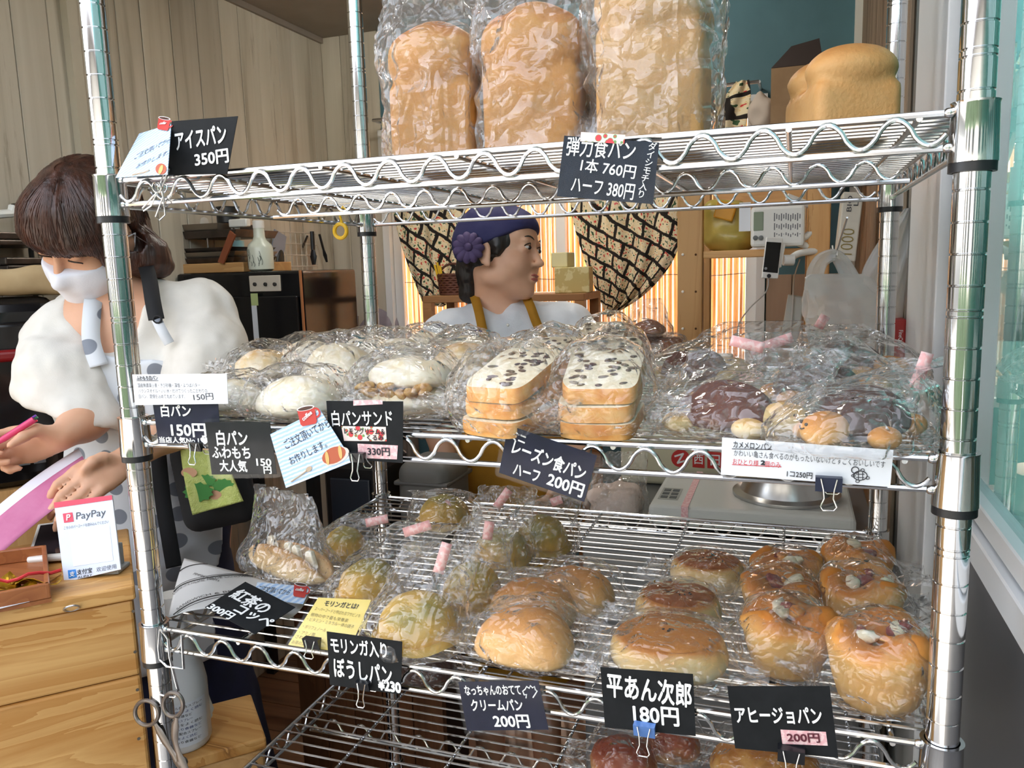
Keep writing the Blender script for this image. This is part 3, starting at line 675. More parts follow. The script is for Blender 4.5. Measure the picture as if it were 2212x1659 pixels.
# lying on the third shelf: wrapping paper, card, note
m, n, l, b = newmat('wax_paper'); b.inputs['Base Color'].default_value = hexc('#c9c7c4'); b.inputs['Roughness'].default_value = .45; WAXP = m
def sheet_at(x, y):   # height of the paper over the shelf
    return sz+.004
pp = thing('wrapping_paper', 'grey printed wax paper sheet under the black 300 yen card', 'paper', atZ(500, 1300, sz))
pts = [[atY(398, 1206, .135), atZ(470, 1225, sz+.034), atZ(560, 1250, sz+.012), atZ(668, 1290, sz+.006)],
       [atY(380, 1262, .075), atZ(440, 1270, sz+.026), atZ(545, 1285, sz+.010), atZ(648, 1318, sz+.006)],
       [atY(363, 1335, .016), atZ(420, 1318, sz+.014), atZ(520, 1312, sz+.008), atZ(625, 1338, sz+.005)]]
def catm(P, t):
    n_ = len(P)-1; i = min(int(t*n_), n_-1); f = t*n_-i
    p0, p1, p2, p3 = P[max(i-1, 0)], P[i], P[i+1], P[min(i+2, n_)]
    return (p1*2+(p2-p0)*f+(p0*2-p1*5+p2*4-p3)*f*f+(p1*3-p0-p2*3+p3)*f**3)*.5
def paper(u, v): return catm([catm(r_, u) for r_ in pts], v)
b = MB(); b.grid(paper, 20, 14); solid(obj('sheet', b, WAXP, pp), .0004)
PRT = M('paper_print', '#4a4442', .7)
for a0, b0, a1, b1, r_ in ((.0, .62, .62, -.0, .0011), (.1, .98, .93, .2, .0011), (0, .3, .25, .0, .0011), (.0, .58, .58, 0, .0004), (.15, .98, .96, .24, .0004)):
    q = MB(); q.tube([paper(a0+(a1-a0)*t/14, max(0, min(1, b0+(b1-b0)*t/14)))+Vector((0, -.0002, .0007)) for t in range(15)], r_, 4, flat=.3); obj('print_line', q, PRT, pp)
def on_paper(s_, u0, v0, u1, v1, h, nm='lettering'):
    V, P = text_mesh(s_, .0); lo, hi = V.min(0), V.max(0); vs = []
    for p in V:
        t = (p[0]-lo[0])/(hi[0]-lo[0]); q_ = (p[1]-lo[1])/(hi[1]-lo[1]); a = paper(max(0, min(1, u0+(u1-u0)*t)), max(0, min(1, v0+(v1-v0)*t)))
        d = (paper(min(1, u0+(u1-u0)*t+.02), max(0, min(1, v0+(v1-v0)*(t+.02))))-a); nrm = Vector((0, -.3, 1)).normalized(); d = nrm.cross(d).normalized()
        vs.append(a+d*(q_*h)+nrm*.0009)
    me = bpy.data.meshes.new(nm); me.from_pydata([tuple(x) for x in vs], [], P); link(nm, me, PRT, pp, False)
on_paper('COME IT\'S HOME MADE SANDWICH', .02, .66, .64, .04, .0045); on_paper('SANDWICH & BREAD OF LUNCH', .14, .9, .92, .17, .0045); on_paper('MMMM YUMMY', .18, .30, .42, .34, .004)
TPX = ((530, 1257), (638, 1312), (551, 1370), (443, 1312)); 
c = cardZ('price_card', 'black card priced 300 yen lying on printed wax paper', TPX, (sz+.040, sz+.021, sz+.012, sz+.032), CARDK, thick=.0008)
c.text('紅茶の', 543, 1300, 82, 36, rot=0, bold=.03); c.text('コッペ', 548, 1332, 78, 26, rot=3, bold=.03); c.text('300円', 477, 1322, 54, 20, rot=2, bold=.035)
c = cardZ('order_note', 'pale blue order note tucked under the black 300 yen card', ((556, 1258), (672, 1268), (655, 1305), (545, 1290)), (sz+.030, sz+.020, sz+.016, sz+.026), WAVEP, cat='note card', group='pale blue order notes')
c.text('ご注文頂いてから', 592, 1276, 70, 13, INKB, .0, rot=-6); mug(c, 648, 1276, 14, 8)
# ------------------------------------------------------------------ clips
WIREC = M('clip_wire', (.75, .75, .74, 1), .2, 1.0)
def binder_clip(px, py, w, Y, mat, label, hl=.045, tilt=0):
    p = atY(px, py, Y); s_ = w/1723*(p-CAM).length
    t = thing('binder_clip', label, 'clip', p-Vector((0, 0, s_*.5)), 'binder clips')
    b = MB(); h = s_*.62; d = s_*.42
    b.prism([p+Vector((-s_/2, -d/2, h/2)), p+Vector((-s_/2, d/2, h/2)), p+Vector((-s_/2, 0.0009, -h/2)), p+Vector((-s_/2, -0.0009, -h/2))], (0, 0, 0), (s_, 0, 0))
    # opened jaws point up, spine at the bottom is where the handles pivot
    obj('body', b, mat, t, False)
    for sg in (-1, 1):
        q = MB(); top = p+Vector((0, sg*d*.5, h*.42)); L = hl*(1 if sg < 0 else .7); dy = sg*(.004 if sg < 0 else .012)
        off = Vector((0, 0, 0)) if sg < 0 else Vector((s_*.18, 0, 0))
        q.tube([top+off+Vector((-s_*.30, 0, 0)), top+off+Vector((-s_*.20, dy*.3, -L*.35)), top+off+Vector((-s_*.17, dy*.7, -L*.62)), top+off+Vector((-s_*.30, dy, -L*.88)), top+off+Vector((-s_*.2, dy, -L)), top+off+Vector((s_*.2, dy, -L)), top+off+Vector((s_*.30, dy, -L*.88)), top+off+Vector((s_*.17, dy*.7, -L*.62)), top+off+Vector((s_*.20, dy*.3, -L*.35)), top+off+Vector((s_*.30, 0, 0))], .0007, 6)
        obj('handle', q, WIREC, t)
    return t
BK = M('clip_black', '#1a1b1f', .3)
binder_clip(422, 965, 30, -.012, BK, 'black binder clip gripping the navy 150 yen card', .024)
binder_clip(772, 988, 34, -.022, BK, 'black binder clip holding the 330 yen card and order note', .028)
binder_clip(1790, 1046, 50, -.016, M('clip_navy', '#1d2740', .35), 'navy binder clip under the turtle doodle leaflet', .027)
binder_clip(674, 1390, 36, -.004, BK, 'black binder clip on the yellow laminated card', .02)
binder_clip(784, 1482, 30, -.018, BK, 'black binder clip under the 230 yen card', .026)
binder_clip(1392, 1578, 42, -.018, M('clip_blue', '#5b83c4', .3), 'blue binder clip under the 180 yen card', .028)
binder_clip(1709, 1632, 48, -.018, BK, 'black binder clip under the 200 yen pink tape card', .03)
# sprung wire clip at the top
p = atY(343, 405, -.012); t = thing('wire_clip', 'sprung steel wire clip holding the 350 yen card', 'clip', p-Vector((0, 0, .035)))
q = MB(); k = .00062*(p-CAM).length
def W_(px, py, dy=0): return atY(px, py, -.012+dy)
for dx, sg in ((0, -1), (9, 1)):
    q = MB(); q.tube([W_(345+dx*.3, 404, 0), W_(352+dx, 380, .003*sg), W_(358+dx*.4, 363, .004*sg), W_(363+dx*.4, 365, .004*sg), W_(357+dx*.3, 385, .003*sg), W_(348, 408, 0), W_(330 if sg < 0 else 352, 425, .004*sg), W_(308 if sg < 0 else 336, 450 if sg < 0 else 468, .006*sg), W_(310 if sg < 0 else 345, 456 if sg < 0 else 476, .006*sg), W_(326 if sg < 0 else 357, 445 if sg < 0 else 464, .006*sg), W_(340 if sg < 0 else 352, 415, .002*sg)], .0009, 6); obj('arm', q, WIREC, t)
q = MB(); q.tube([p+Vector((.0055*math.cos(a*.6), -.006+a*.0004, .0055*math.sin(a*.6))) for a in range(40)], .0008, 6); obj('spring_coil', q, WIREC, t)
# ------------------------------------------------------------------ bread
FILM = film('cellophane', (.996, .996, .996), .036, .05, 1.5, .9, 26, gain=1.5)
FILMU = film('tied_cellophane', (.995, .995, .995), .065, .06, 1.5, .9, 24, gain=1.9)
FILMH = film('frosted_bread_bag', (.978, .982, .987), .10, .10, 1.5, 1.0, 20, gain=2.0)
FILMG = film('shopping_bag_film', (.93, .96, .95), .42, .22, 1.5, .5, 14)
def crust(name, pale, mid, brown, lo=-.2, hi=.9, nscale=18, namt=.35, rough=.55, speck=None, flour=None, bump=.25, sheen=.25):
    """bread crust: paler on the sides, baked browner on top, blotchy"""
    if name in MATS: return MATS[name]
    m, n, l, b = newmat(name); b.inputs['Roughness'].default_value = rough; b.inputs['Specular IOR Level'].default_value = sheen
    b.inputs['Subsurface Weight'].default_value = .12; b.inputs['Subsurface Radius'].default_value = (.012, .006, .003); b.inputs['Subsurface Scale'].default_value = .3
    tc = n.new('ShaderNodeTexCoord'); sp_ = n.new('ShaderNodeSeparateXYZ'); l.new(tc.outputs['Normal'], sp_.inputs[0])
    nz = n.new('ShaderNodeTexNoise'); nz.inputs['Scale'].default_value = nscale; nz.inputs['Detail'].default_value = 6; l.new(tc.outputs['Object'], nz.inputs['Vector'])
    mr = n.new('ShaderNodeMapRange'); mr.inputs[1].default_value = lo; mr.inputs[2].default_value = hi; l.new(sp_.outputs['Z'], mr.inputs[0])
    ma = n.new('ShaderNodeMath'); ma.operation = 'MULTIPLY_ADD'; ma.inputs[1].default_value = namt*2; l.new(nz.outputs['Fac'], ma.inputs[0])
    s2 = n.new('ShaderNodeMath'); s2.operation = 'SUBTRACT'; s2.inputs[1].default_value = namt; l.new(mr.outputs[0], s2.inputs[0]); l.new(s2.outputs[0], ma.inputs[2])
    cr = n.new('ShaderNodeValToRGB'); e = cr.color_ramp.elements; e[0].position = .05; e[0].color = hexc(pale); e[1].position = .95; e[1].color = hexc(brown); k = e.new(.5); k.color = hexc(mid)
    l.new(ma.outputs[0], cr.inputs[0]); col = cr.outputs[0]
    if speck or flour:
        n2 = n.new('ShaderNodeTexNoise'); n2.inputs['Scale'].default_value = 330 if speck else 60; n2.inputs['Detail'].default_value = 2 if speck else 8; l.new(tc.outputs['Object'], n2.inputs['Vector'])
        c2 = n.new('ShaderNodeValToRGB'); c2.color_ramp.elements[0].position = .66 if speck else .40; c2.color_ramp.elements[1].position = .70 if speck else .72
        if flour: c2.color_ramp.elements[1].color = (.75, .75, .75, 1)
        l.new(n2.outputs['Fac'], c2.inputs[0])
        mx = n.new('ShaderNodeMix'); mx.data_type = 'RGBA'; mx.inputs[7].default_value = hexc(speck or flour); l.new(c2.outputs[0], mx.inputs[0]); l.new(col, mx.inputs[6]); col = mx.outputs[2]
    l.new(col, b.inputs['Base Color'])
    nb = n.new('ShaderNodeTexNoise'); nb.inputs['Scale'].default_value = 260; nb.inputs['Detail'].default_value = 3; l.new(tc.outputs['Object'], nb.inputs['Vector'])
    bp = n.new('ShaderNodeBump'); bp.inputs['Strength'].default_value = bump; bp.inputs['Distance'].default_value = .001; l.new(nb.outputs['Fac'], bp.inputs['Height']); l.new(bp.outputs[0], b.inputs['Normal'])
    MATS[name] = m
    return m
LOAFC = crust('loaf_crust', '#cb8e4a', '#cf9550', '#bf712c', -.2, 1.0, 30, .6, bump=.6)
LOAF2 = crust('loaf_crust_golden', '#cb9f68', '#c8955a', '#b67a40', -.1, 1.0, 40, .6, bump=.8)
WHITEB = crust('white_bun_crust', '#efe2c6', '#f1e6cd', '#ecd9b2', 0, 1, 14, .5, flour='#f6f1e6')
WHITEO = crust('white_bun_crust_toasted', '#eedcb8', '#e9cc98', '#dca860', 0, 1, 14, .6, flour='#f3ead8')
CRUMB = M('bread_crumb', '#efe2c8', .8, col2='#e4d1ae', scale=90, bump=.5, bscale=300)
SLICEC = crust('slice_crust', '#ebc083', '#e0a25b', '#cf8440', -1, 1, 60, .9)
RAISIN = M('raisin', '#4a2c33', .5, col2='#6e5a3a', scale=40, bump=.5)
SHELLC = crust('cocoa_cookie_crust', '#7a4636', '#6f3d30', '#64362b', -1, 1, 60, .4, rough=.8)
SHELLD = crust('dark_cocoa_crust', '#5e3d35', '#553630', '#4c302b', -1, 1, 60, .4, rough=.8)
DOUGHC = crust('pale_dough', '#efd69d', '#ecc987', '#dfa656', -.2, 1.2, 20, .4)
DOUGHD = crust('golden_dough', '#e0ab63', '#d8964a', '#c87f35', -.2, 1.2, 20, .4)
MORI = crust('moringa_crust', '#e0ac4c', '#cfa23e', '#97893a', -.5, 1.3, 24, .8)
MORI2 = crust('moringa_hat_brim', '#d7b55a', '#c9a044', '#b98f36', -.3, 1, 30, .6)
CREAMC = crust('cream_bun_crust', '#e6ba7c', '#e0a866', '#cd8a47', -.2, 1.05, 16, .35, speck=None)
ANPC = crust('anpan_side', '#ead2a2', '#dfb877', '#bf7a38', -.1, .92, 24, .35)
ANPT = crust('anpan_toasted_top', '#b5692f', '#b06227', '#96511f', -1, 1, 60, .9)
AHIC = crust('ahijo_crust', '#e7b871', '#dfa052', '#c77a31', -.5, .9, 22, .6, sheen=.4)
COPC = crust('tea_roll_crust', '#d9bd90', '#dcbb88', '#c99355', -.2, 1.1, 14, .3, speck='#3b2c20')
CHOC = crust('chocolate_crust', '#5a3226', '#4b2a20', '#43251d', -1, 1, 40, .5, rough=.35)
TOASTR = crust('glazed_red_crust', '#d8a25b', '#b0582a', '#8e3718', -.3, .9, 26, .7, sheen=.5)
CHEESE = M('white_cheese', '#f1e8d2', .5, col2='#e6d5ae', scale=60, bump=.4); BUTTER = M('butter_slice', '#f3e9cf', .4); SAUS = M('sausage', '#9a4a45', .4, col2='#7d3b3a', scale=60)
SEED = M('sesame_seed', '#2a2320', .6); FACEK = M('face_dot', '#2c2119', .5); CARAM = M('caramel_walnut', '#9a6426', .35, col2='#d5ac6b', scale=70, bump=.4)

def bunmesh(L, W, H, seed=0, nz=.04, base=.28, p=1.0, nu=40, nv=22, bend=0, fn=None):
    """flat-bottomed bun, origin at the middle of its base"""
    b = MB()
    def f(q, d):
        pw = lambda a: math.copysign(abs(a)**p, a)
        x, y = pw(d.x)*L, pw(d.y)*W; z = H*base+d.z*H*(1-base) if d.z > 0 else H*base+d.z*H*base
        if bend: y += bend*(x/L)**2
        return Vector((x, y, z))
    b.ell((0, 0, 0), (1, 1, 1), nu=nu, nv=nv, fn=f)
    V = np.array(b.v); s_ = 1/(.35*max(L, W))
    ns = vnoise(V*s_, seed)*.7+vnoise(V*s_*2.3, seed+3)*.3; up = np.clip(V[:, 2]/(H*base), 0, 1)
    c = np.array([0, 0, H*.35]); D = V-c; V = c+D*(1+nz*2*(ns*up)[:, None]); V[:, 2] = np.maximum(V[:, 2], 0)
    if fn: V = fn(V)
    b.v = [tuple(v) for v in V]
    return b
def bagmesh(keys, seed=0, amp=.004, nr=54, ns=72, floor=None, pin=True, ridge=5.0, powr=.9, pleat=(0, 0)):
    """film tube through key rings (centre, half-axis A, half-axis B) with crumpled creases"""
    K = [(Vector(c), Vector(a), Vector(b_)) for c, a, b_ in keys]; V = np.zeros((nr, ns, 3)); O = np.zeros((nr, ns, 3)); BN = np.zeros((nr, 1, 3))
    for j in range(nr):
        t = j/(nr-1); c = catm([k[0] for k in K], t); A = catm([k[1] for k in K], t); B = catm([k[2] for k in K], t); BN[j, 0] = B.normalized() if B.length > 1e-7 else (0, 0, 1)
        for i in range(ns):
            ph = 2*PI*i/ns; ca, sa = math.cos(ph), math.sin(ph); ca = math.copysign(abs(ca)**powr, ca); sa = math.copysign(abs(sa)**powr, sa)
            o = A*ca+B*sa; V[j, i] = c+o; O[j, i] = o.normalized() if o.length > 1e-7 else (0, 0, 1)
    T = np.linspace(0, 1, nr)[:, None]; PH = (np.arange(ns)/ns*2*PI)[None, :]
    cx_, sx_ = np.cos(PH)+0*T, np.sin(PH)+0*T
    def N(fr, ft, sd): return vnoise(np.stack([cx_*fr, sx_*fr, T*ft+0*PH], -1)+sd*3.7, sd)
    n1 = 1-2*np.abs(N(ridge*.55, 2.2, seed+1)); n2 = 1-2*np.abs(N(ridge*1.3, 4.5, seed+2)); n3 = N(ridge*2.6, 9, seed+3)
    rp = lambda w_, sd: 1-2.2*np.abs(vnoise(V/w_+sd*5.1, sd))
    d = amp*(.45*n1+.25*n2+.15*n3+.75*rp(.034, seed+5)+.42*rp(.017, seed+6))
    if pin: d *= np.clip(np.minimum(T, 1-T)*10, .25, 1)
    V = V+O*d[..., None]
    pw_ = pleat[0]*np.clip(1-T/.24, 0, 1)+pleat[1]*np.clip((T-.70)/.30, 0, 1); V = V+BN*(pw_*(np.sin(13*cx_+seed)+.6*np.sin(23*cx_+2*seed)))[..., None]
    if floor is not None: V[..., 2] = np.maximum(V[..., 2], floor+.0005)
    b = MB(); b.add([tuple(v) for v in V.reshape(-1, 3)], [(j*ns+i, j*ns+(i+1) % ns, (j+1)*ns+(i+1) % ns, (j+1)*ns+i) for j in range(nr-1) for i in range(ns)]+[tuple(range(ns-1, -1, -1)), tuple((nr-1)*ns+i for i in range(ns))])
    return b
def spot(px, py, zs, half):
    """contact point: px,py is the front foot of the thing on the shelf; half is how far its middle lies behind"""
    p = atZ(px, py, zs); d = Vector((p.x-CAM.x, p.y-CAM.y, 0)).normalized(); return p+d*half
def pillow(t, c, L, W, H, fin, ang, seed, mat=None, amp=.0035, loose=1.06, name='bag', finw=.8, up=0, ends=(1, 1)):
    u = Vector((math.cos(ang), math.sin(ang), 0)); v = Vector((-math.sin(ang), math.cos(ang), 0)); Z = Vector((0, 0, 1)); c = Vector(c)
    Lo, Wo, Ho = L*loose+.003, W*loose+.003, H*loose+.003
    f0, f1 = fin*ends[0], fin*ends[1]
    ring = lambda x, w_, h_, z_: (c+u*x+Z*z_, v*w_, Z*h_)
    keys = [ring(-Lo-f0, Wo*finw, .0015, H*.38+up), ring(-Lo-f0*.55, Wo*finw*.85, .004, H*.36+up*.6), ring(-Lo*1.0, Wo*.66, Ho*.22, H*.34), ring(-Lo*.72, Wo*.95, Ho*.42, Ho*.45), ring(-Lo*.25, Wo*1.05, Ho*.52, Ho*.5), ring(Lo*.25, Wo*1.05, Ho*.52, Ho*.5), ring(Lo*.72, Wo*.95, Ho*.42, Ho*.45), ring(Lo*1.0, Wo*.66, Ho*.22, H*.34), ring(Lo+f1*.55, Wo*finw*.85, .004, H*.36+up*.6), ring(Lo+f1, Wo*finw, .0015, H*.38+up)]
    return obj(name, bagmesh(keys, seed, amp, floor=c.z, powr=.8, pleat=(.0045, .0045)), mat or FILM, t, True, angle=28)
def upright(t, c, L, W, H, top, wt, ang, tang, seed, mat=None, amp=.004, loose=1.08, name='bag'):
    u = Vector((math.cos(ang), math.sin(ang), 0)); v = Vector((-math.sin(ang), math.cos(ang), 0)); Z = Vector((0, 0, 1)); c = Vector(c); top = Vector(top)
    tu = Vector((math.cos(tang), math.sin(tang), 0)); tv = Vector((-math.sin(tang), math.cos(tang), 0)); Lo, Wo = L*loose+.004, W*loose+.004
    mid = lambda f: c.lerp(top, f)
    zt = top.z-c.z; fH = min(.75, H/zt)
    keys = [(c+Z*.0005, u*Lo*.75, v*Wo*.75), (c+Z*.003, u*Lo*1.02, v*Wo*1.02), (c+Z*H*.5, u*Lo, v*Wo), (c.lerp(top, fH*.35)+Z*(H*.95-zt*fH*.35), u*Lo*.82, v*Wo*.72)]
    b0 = keys[-1][0]
    for f in (.3, .55, .78, .92, 1.0):
        cc = b0.lerp(top, f); A = (u*Lo*.82).lerp(tu*wt, f); Bv = (v*Wo*.72).lerp(tv*.0015, min(1, f*1.15)); keys.append((cc, A, Bv))
    return obj(name, bagmesh(keys, seed, amp, nr=60, floor=c.z, ridge=6, pleat=(0, .004)), mat or FILMU, t, True, angle=28)
def tape(t, a, b_, wd, nrm=None, mat=None):
    a, b_ = Vector(a), Vector(b_); d = (b_-a); n_ = (CAM-a).normalized(); s_ = n_.cross(d).normalized()*wd/2
    q = MB(); q.grid(lambda x, y: a+d*x+s_*(2*y-1)+n_*(.0025+.002*math.sin(x*5)), 8, 2); return solid(obj('tape', q, mat or PINKT2, t), .0003)
def put(name, mb, mat, t, c, ang=0, smooth=True):
    """mesh modelled at the origin, turned by ang and set down at c"""
    ca, sa = math.cos(ang), math.sin(ang); mb.v = [(c[0]+x*ca-y*sa, c[1]+x*sa+y*ca, c[2]+z) for x, y, z in mb.v]
    return obj(name, mb, mat, t, smooth, angle=60)
S1, S2, S3, S4 = [z+.0032 for z in SHZ[:4]]

# tall loaves on the top shelf -----------------------------------------------------------------
def loaf(c, w_, dp, hb, hc, ang, seed, mat, label, humps=2, name='bread_loaf', group=None):
    t = thing(name, label, 'bread', c, group); rot = np.array(Matrix.Rotation(ang, 3, 'Z'))
    s_ = SD((c[0]-max(w_, dp)*.75, c[1]-max(w_, dp)*.75, c[2]-.006), (c[0]+max(w_, dp)*.75, c[1]+max(w_, dp)*.75, c[2]+hc+.02), .0036)
    s_.box((c[0], c[1], c[2]+hb/2), (w_/2, dp/2, hb/2), .010, rot, .002)
    for i in range(humps):
        off = (i-(humps-1)/2)*dp/humps; cc = np.array(c)+rot@np.array((0, off, 0)); cc[2] = c[2]+hb+(hc-hb)*.30
        s_.ell(cc, (w_*.50, dp/humps*.60, (hc-hb)*.72), rot, .004); cb = cc.copy(); cb[2] = c[2]+hb+(hc-hb)*.36; s_.box(cb, (w_*.525, dp/humps*.54, (hc-hb)*.42), .026, rot, .012)
    o = link('loaf', relax(s_.mesh('loaf'), 2, .5), mat, t, True, angle=180); return t
def tall_bag(t, c, w_, dp, h, ang, seed, ext, lean=(0, 0), mat=None, amp=.0085):
    u = Vector((math.cos(ang), math.sin(ang), 0)); v = Vector((-math.sin(ang), math.cos(ang), 0)); Z = Vector((0, 0, 1)); c = Vector(c); ln = Vector((lean[0], lean[1], 0))
    A, B = w_/2+.010, dp/2+.010
    keys = [(c+Z*.0005, u*A*.9, v*B*.9), (c+Z*.004, u*A, v*B), (c+Z*h*.4, u*A*1.02, v*B*1.02), (c+Z*h*.75, u*A*1.06, v*B*1.04), (c+Z*h*.97+ln*.1, u*A*.98, v*B*.9), (c+Z*(h+ext*.4)+ln*.5, u*A*.80, v*B*.55), (c+Z*(h+ext*.75)+ln*.8, u*A*.85, v*B*.35), (c+Z*(h+ext)+ln, u*A*1.0, v*B*.28)]
    return obj('bag', bagmesh(keys, seed, amp, nr=84, ns=110, floor=c.z, powr=.62, ridge=6), mat or FILMH, t, True, angle=30)
for (px, py, w_, hb, hc, ang, sd, ext, ln, lab, mt) in (
        (972, 357, .100, .095, .166, .18, 11, .11, (-.02, 0), 'bagged mountain loaf beside the back post, the shortest of three', LOAFC),
        (1176, 341, .108, .098, .172, .12, 12, .11, (.0, 0), 'bagged mountain loaf between two others with its bag end folded out', LOAFC),
        (1420, 318, .110, .125, .190, .05, 13, .10, (.03, 0), 'bagged mountain loaf, tallest of three, beside the unwrapped loaf', LOAF2)):
    c = spot(px, py, S1, .095); t = loaf(c, w_, .17, hb, hc, ang, sd, mt, lab, group='bagged mountain loaves'); tall_bag(t, c, w_, .17, hc, ang, sd, ext, ln)
    if sd == 12:   # the folded-out end of this bag
        c2 = c+Vector((.075, -.07, 0)); keys = [(c2+Vector((-.03, .03, .035)), Vector((.0, .012, .030)), Vector((.02, 0, 0))), (c2+Vector((-.015, .005, .022)), Vector((0, .004, .022)), Vector((.012, .01, 0))), (c2+Vector((.004, -.015, .016)), Vector((.0, .004, .016)), Vector((.006, .004, 0))), (c2+Vector((.02, -.03, .012)), Vector((.012, .004, .010)), Vector((.002, .002, 0))), (c2+Vector((.030, -.036, .010)), Vector((.014, .004, .008)), Vector((.001, .001, 0)))]
        obj('bag_end', bagmesh(keys, 31, .003, nr=30, ns=40, floor=S1), FILMH, t, True, angle=30)
c = spot(1812, 290, S1, .05)
loaf(c, .080, .11, .050, .084, R(17), 5, LOAF2, 'small unwrapped golden mountain loaf alone on the top shelf', humps=2)

# white buns -------------------------------------------------------------------------------------
def white_bun(px, py, L, W, H, ang, sd, lab, mat=WHITEB, up=.01, fin=.03, loose=1.12):
    c = spot(px, py, S2, W); t = thing('white_bun', lab, 'bread', c, 'bagged white buns')
    put('bun', bunmesh(L, W, H, sd, .045), mat, t, c, ang); pillow(t, c, L, W, H, fin, ang, sd, amp=.0055, loose=loose, up=up); return t
for a in ((650, 914, .052, .042, .050, .1, 1, 'floury white bun in clear film just behind the order note'),
          (505, 903, .040, .036, .042, .2, 2, 'white bun in crinkled film behind the navy 150 yen card'),
          (572, 828, .046, .040, .050, .3, 3, 'white bun with a toasted orange top, next to the shelf post', WHITEO),
          (738, 850, .064, .050, .066, -.3, 4, 'biggest floury white bun, in the middle of the bun heap'),
          (862, 822, .056, .046, .062, .1, 5, 'floury white bun between the biggest bun and the raisin bread'),
          (668, 801, .052, .044, .050, .0, 6, 'white bun half hidden behind the toasted one'),
          (800, 797, .052, .044, .056, .2, 7, 'white bun in the back row in front of the dark oven'),
          (925, 798, .050, .044, .062, -.2, 8, 'white bun in upright crinkled film below the yellow apron'),
          (1003, 846, .050, .046, .064, .5, 9, 'white bun with an orange edge leaning toward the raisin bread', WHITEO),
          (1012, 806, .050, .044, .058, .1, 10, 'white bun tucked between heap and raisin bread at the rear'),
          (1165, 800, .054, .046, .050, .0, 14, 'round white bun behind the raisin bread')): white_bun(*a)
c = spot(884, 908, S2, .045); t = thing('bun_sandwich', 'white bun sandwich with caramel walnut filling in clear film', 'bread', c); ang = -.12
put('lower_bun', bunmesh(.056, .044, .034, 21, .03, base=.5), WHITEB, t, c, ang); put('upper_bun', bunmesh(.055, .043, .038, 22, .04, base=.25), WHITEB, t, c+Vector((.0, .012, .030)), ang)
f = MB(); rg = random.Random(4)
for i in range(26): f.ell((rg.uniform(-.048, .044), -.028+rg.uniform(-.008, .01), .031+rg.uniform(-.004, .007)), (rg.uniform(.006, .011), .008, rg.uniform(.003, .006)), rot=Matrix.Rotation(rg.uniform(-.6, .6), 3, 'Y'), nu=8, nv=6)
put('walnut_filling', f, CARAM, t, c, ang)['kind'] = 'stuff'; pillow(t, c, .057, .047, .068, .028, ang, 23, amp=.005, loose=1.1)

# raisin bread -------------------------------------------------------------------------------------
def raisin(px, py, w_, dp, nsl, ang, sd, lab, bagdir=0, th=.0165):
    c = spot(px, py, S2, dp*.5); t = thing('raisin_bread', lab, 'bread', c, 'bagged half raisin loaves'); rg = random.Random(sd)
    for k in range(nsl):
        b = MB(); N_ = 36; pts = []
        for i in range(N_):
            a = 2*PI*i/N_; ca, sa = math.cos(a), math.sin(a); x = math.copysign(abs(ca)**.32, ca)*w_/2; y = math.copysign(abs(sa)**.32, sa)*dp/2
            if y > dp*.2: x *= 1+.05*math.sin((y/dp-.2)*8)
            pts.append((x+.0015*math.sin(a*3+k), y+.001*math.sin(a*5+k)))
        z0 = k*th; off = (rg.uniform(-.003, .003), rg.uniform(-.004, .004))
        prof_ = ((z0+.0006, .985), (z0+.003, 1.0), (z0+th-.003, 1.0), (z0+th-.0006, .985))
        vs = [(x*s_+off[0], y*s_+off[1], z) for z, s_ in prof_ for x, y in pts]
        fs = [(j*N_+i, j*N_+(i+1) % N_, (j+1)*N_+(i+1) % N_, (j+1)*N_+i) for j in range(3) for i in range(N_)]
        tl = math.tan(R(7+6*k)); vs = [(x, y, z+(y+dp/2)*tl) for x, y, z in vs]
        b.add(vs, fs, 0); b.add(vs, [tuple(range(N_-1, -1, -1)), tuple(3*N_+i for i in range(N_))], 1)
        so = put('slice', b, [SLICEC, CRUMB], t, c, ang)
        if k == nsl-1:
            r_ = MB()
            for i in range(30):
                x, y = rg.uniform(-.42, .42)*w_, rg.uniform(-.42, .42)*dp
                r_.ell((x+off[0], y+off[1], z0+th-.0002+(y+dp/2)*tl), (rg.uniform(.0036, .0075), rg.uniform(.0026, .0046), .0014), rot=Matrix.Rotation(rg.uniform(0, 3), 3, 'Z'), nu=8, nv=5)
            put('raisin', r_, RAISIN, t, c, ang)['kind'] = 'stuff'
    pillow(t, c, w_*.62, dp*.56, nsl*th+.026, .035, ang, sd, amp=.005, loose=1.14, up=.006, finw=.95)
raisin(1112, 946, .074, .092, 3, R(-16), 41, 'half raisin loaf behind the tilted navy card, cut side up', -.3)
raisin(1302, 950, .074, .086, 3, R(4), 42, 'half raisin loaf next to the turtle buns, cut side up', .2)
raisin(1196, 868, .062, .075, 3, R(-8), 43, 'half raisin loaf behind the one at the tilted card')
raisin(1326, 872, .070, .08, 3, R(6), 44, 'half raisin loaf directly behind the one next to the turtle buns')
raisin(1306, 805, .072, .08, 3, R(2), 45, 'hindmost half raisin loaf, in front of the bagged dark rolls')

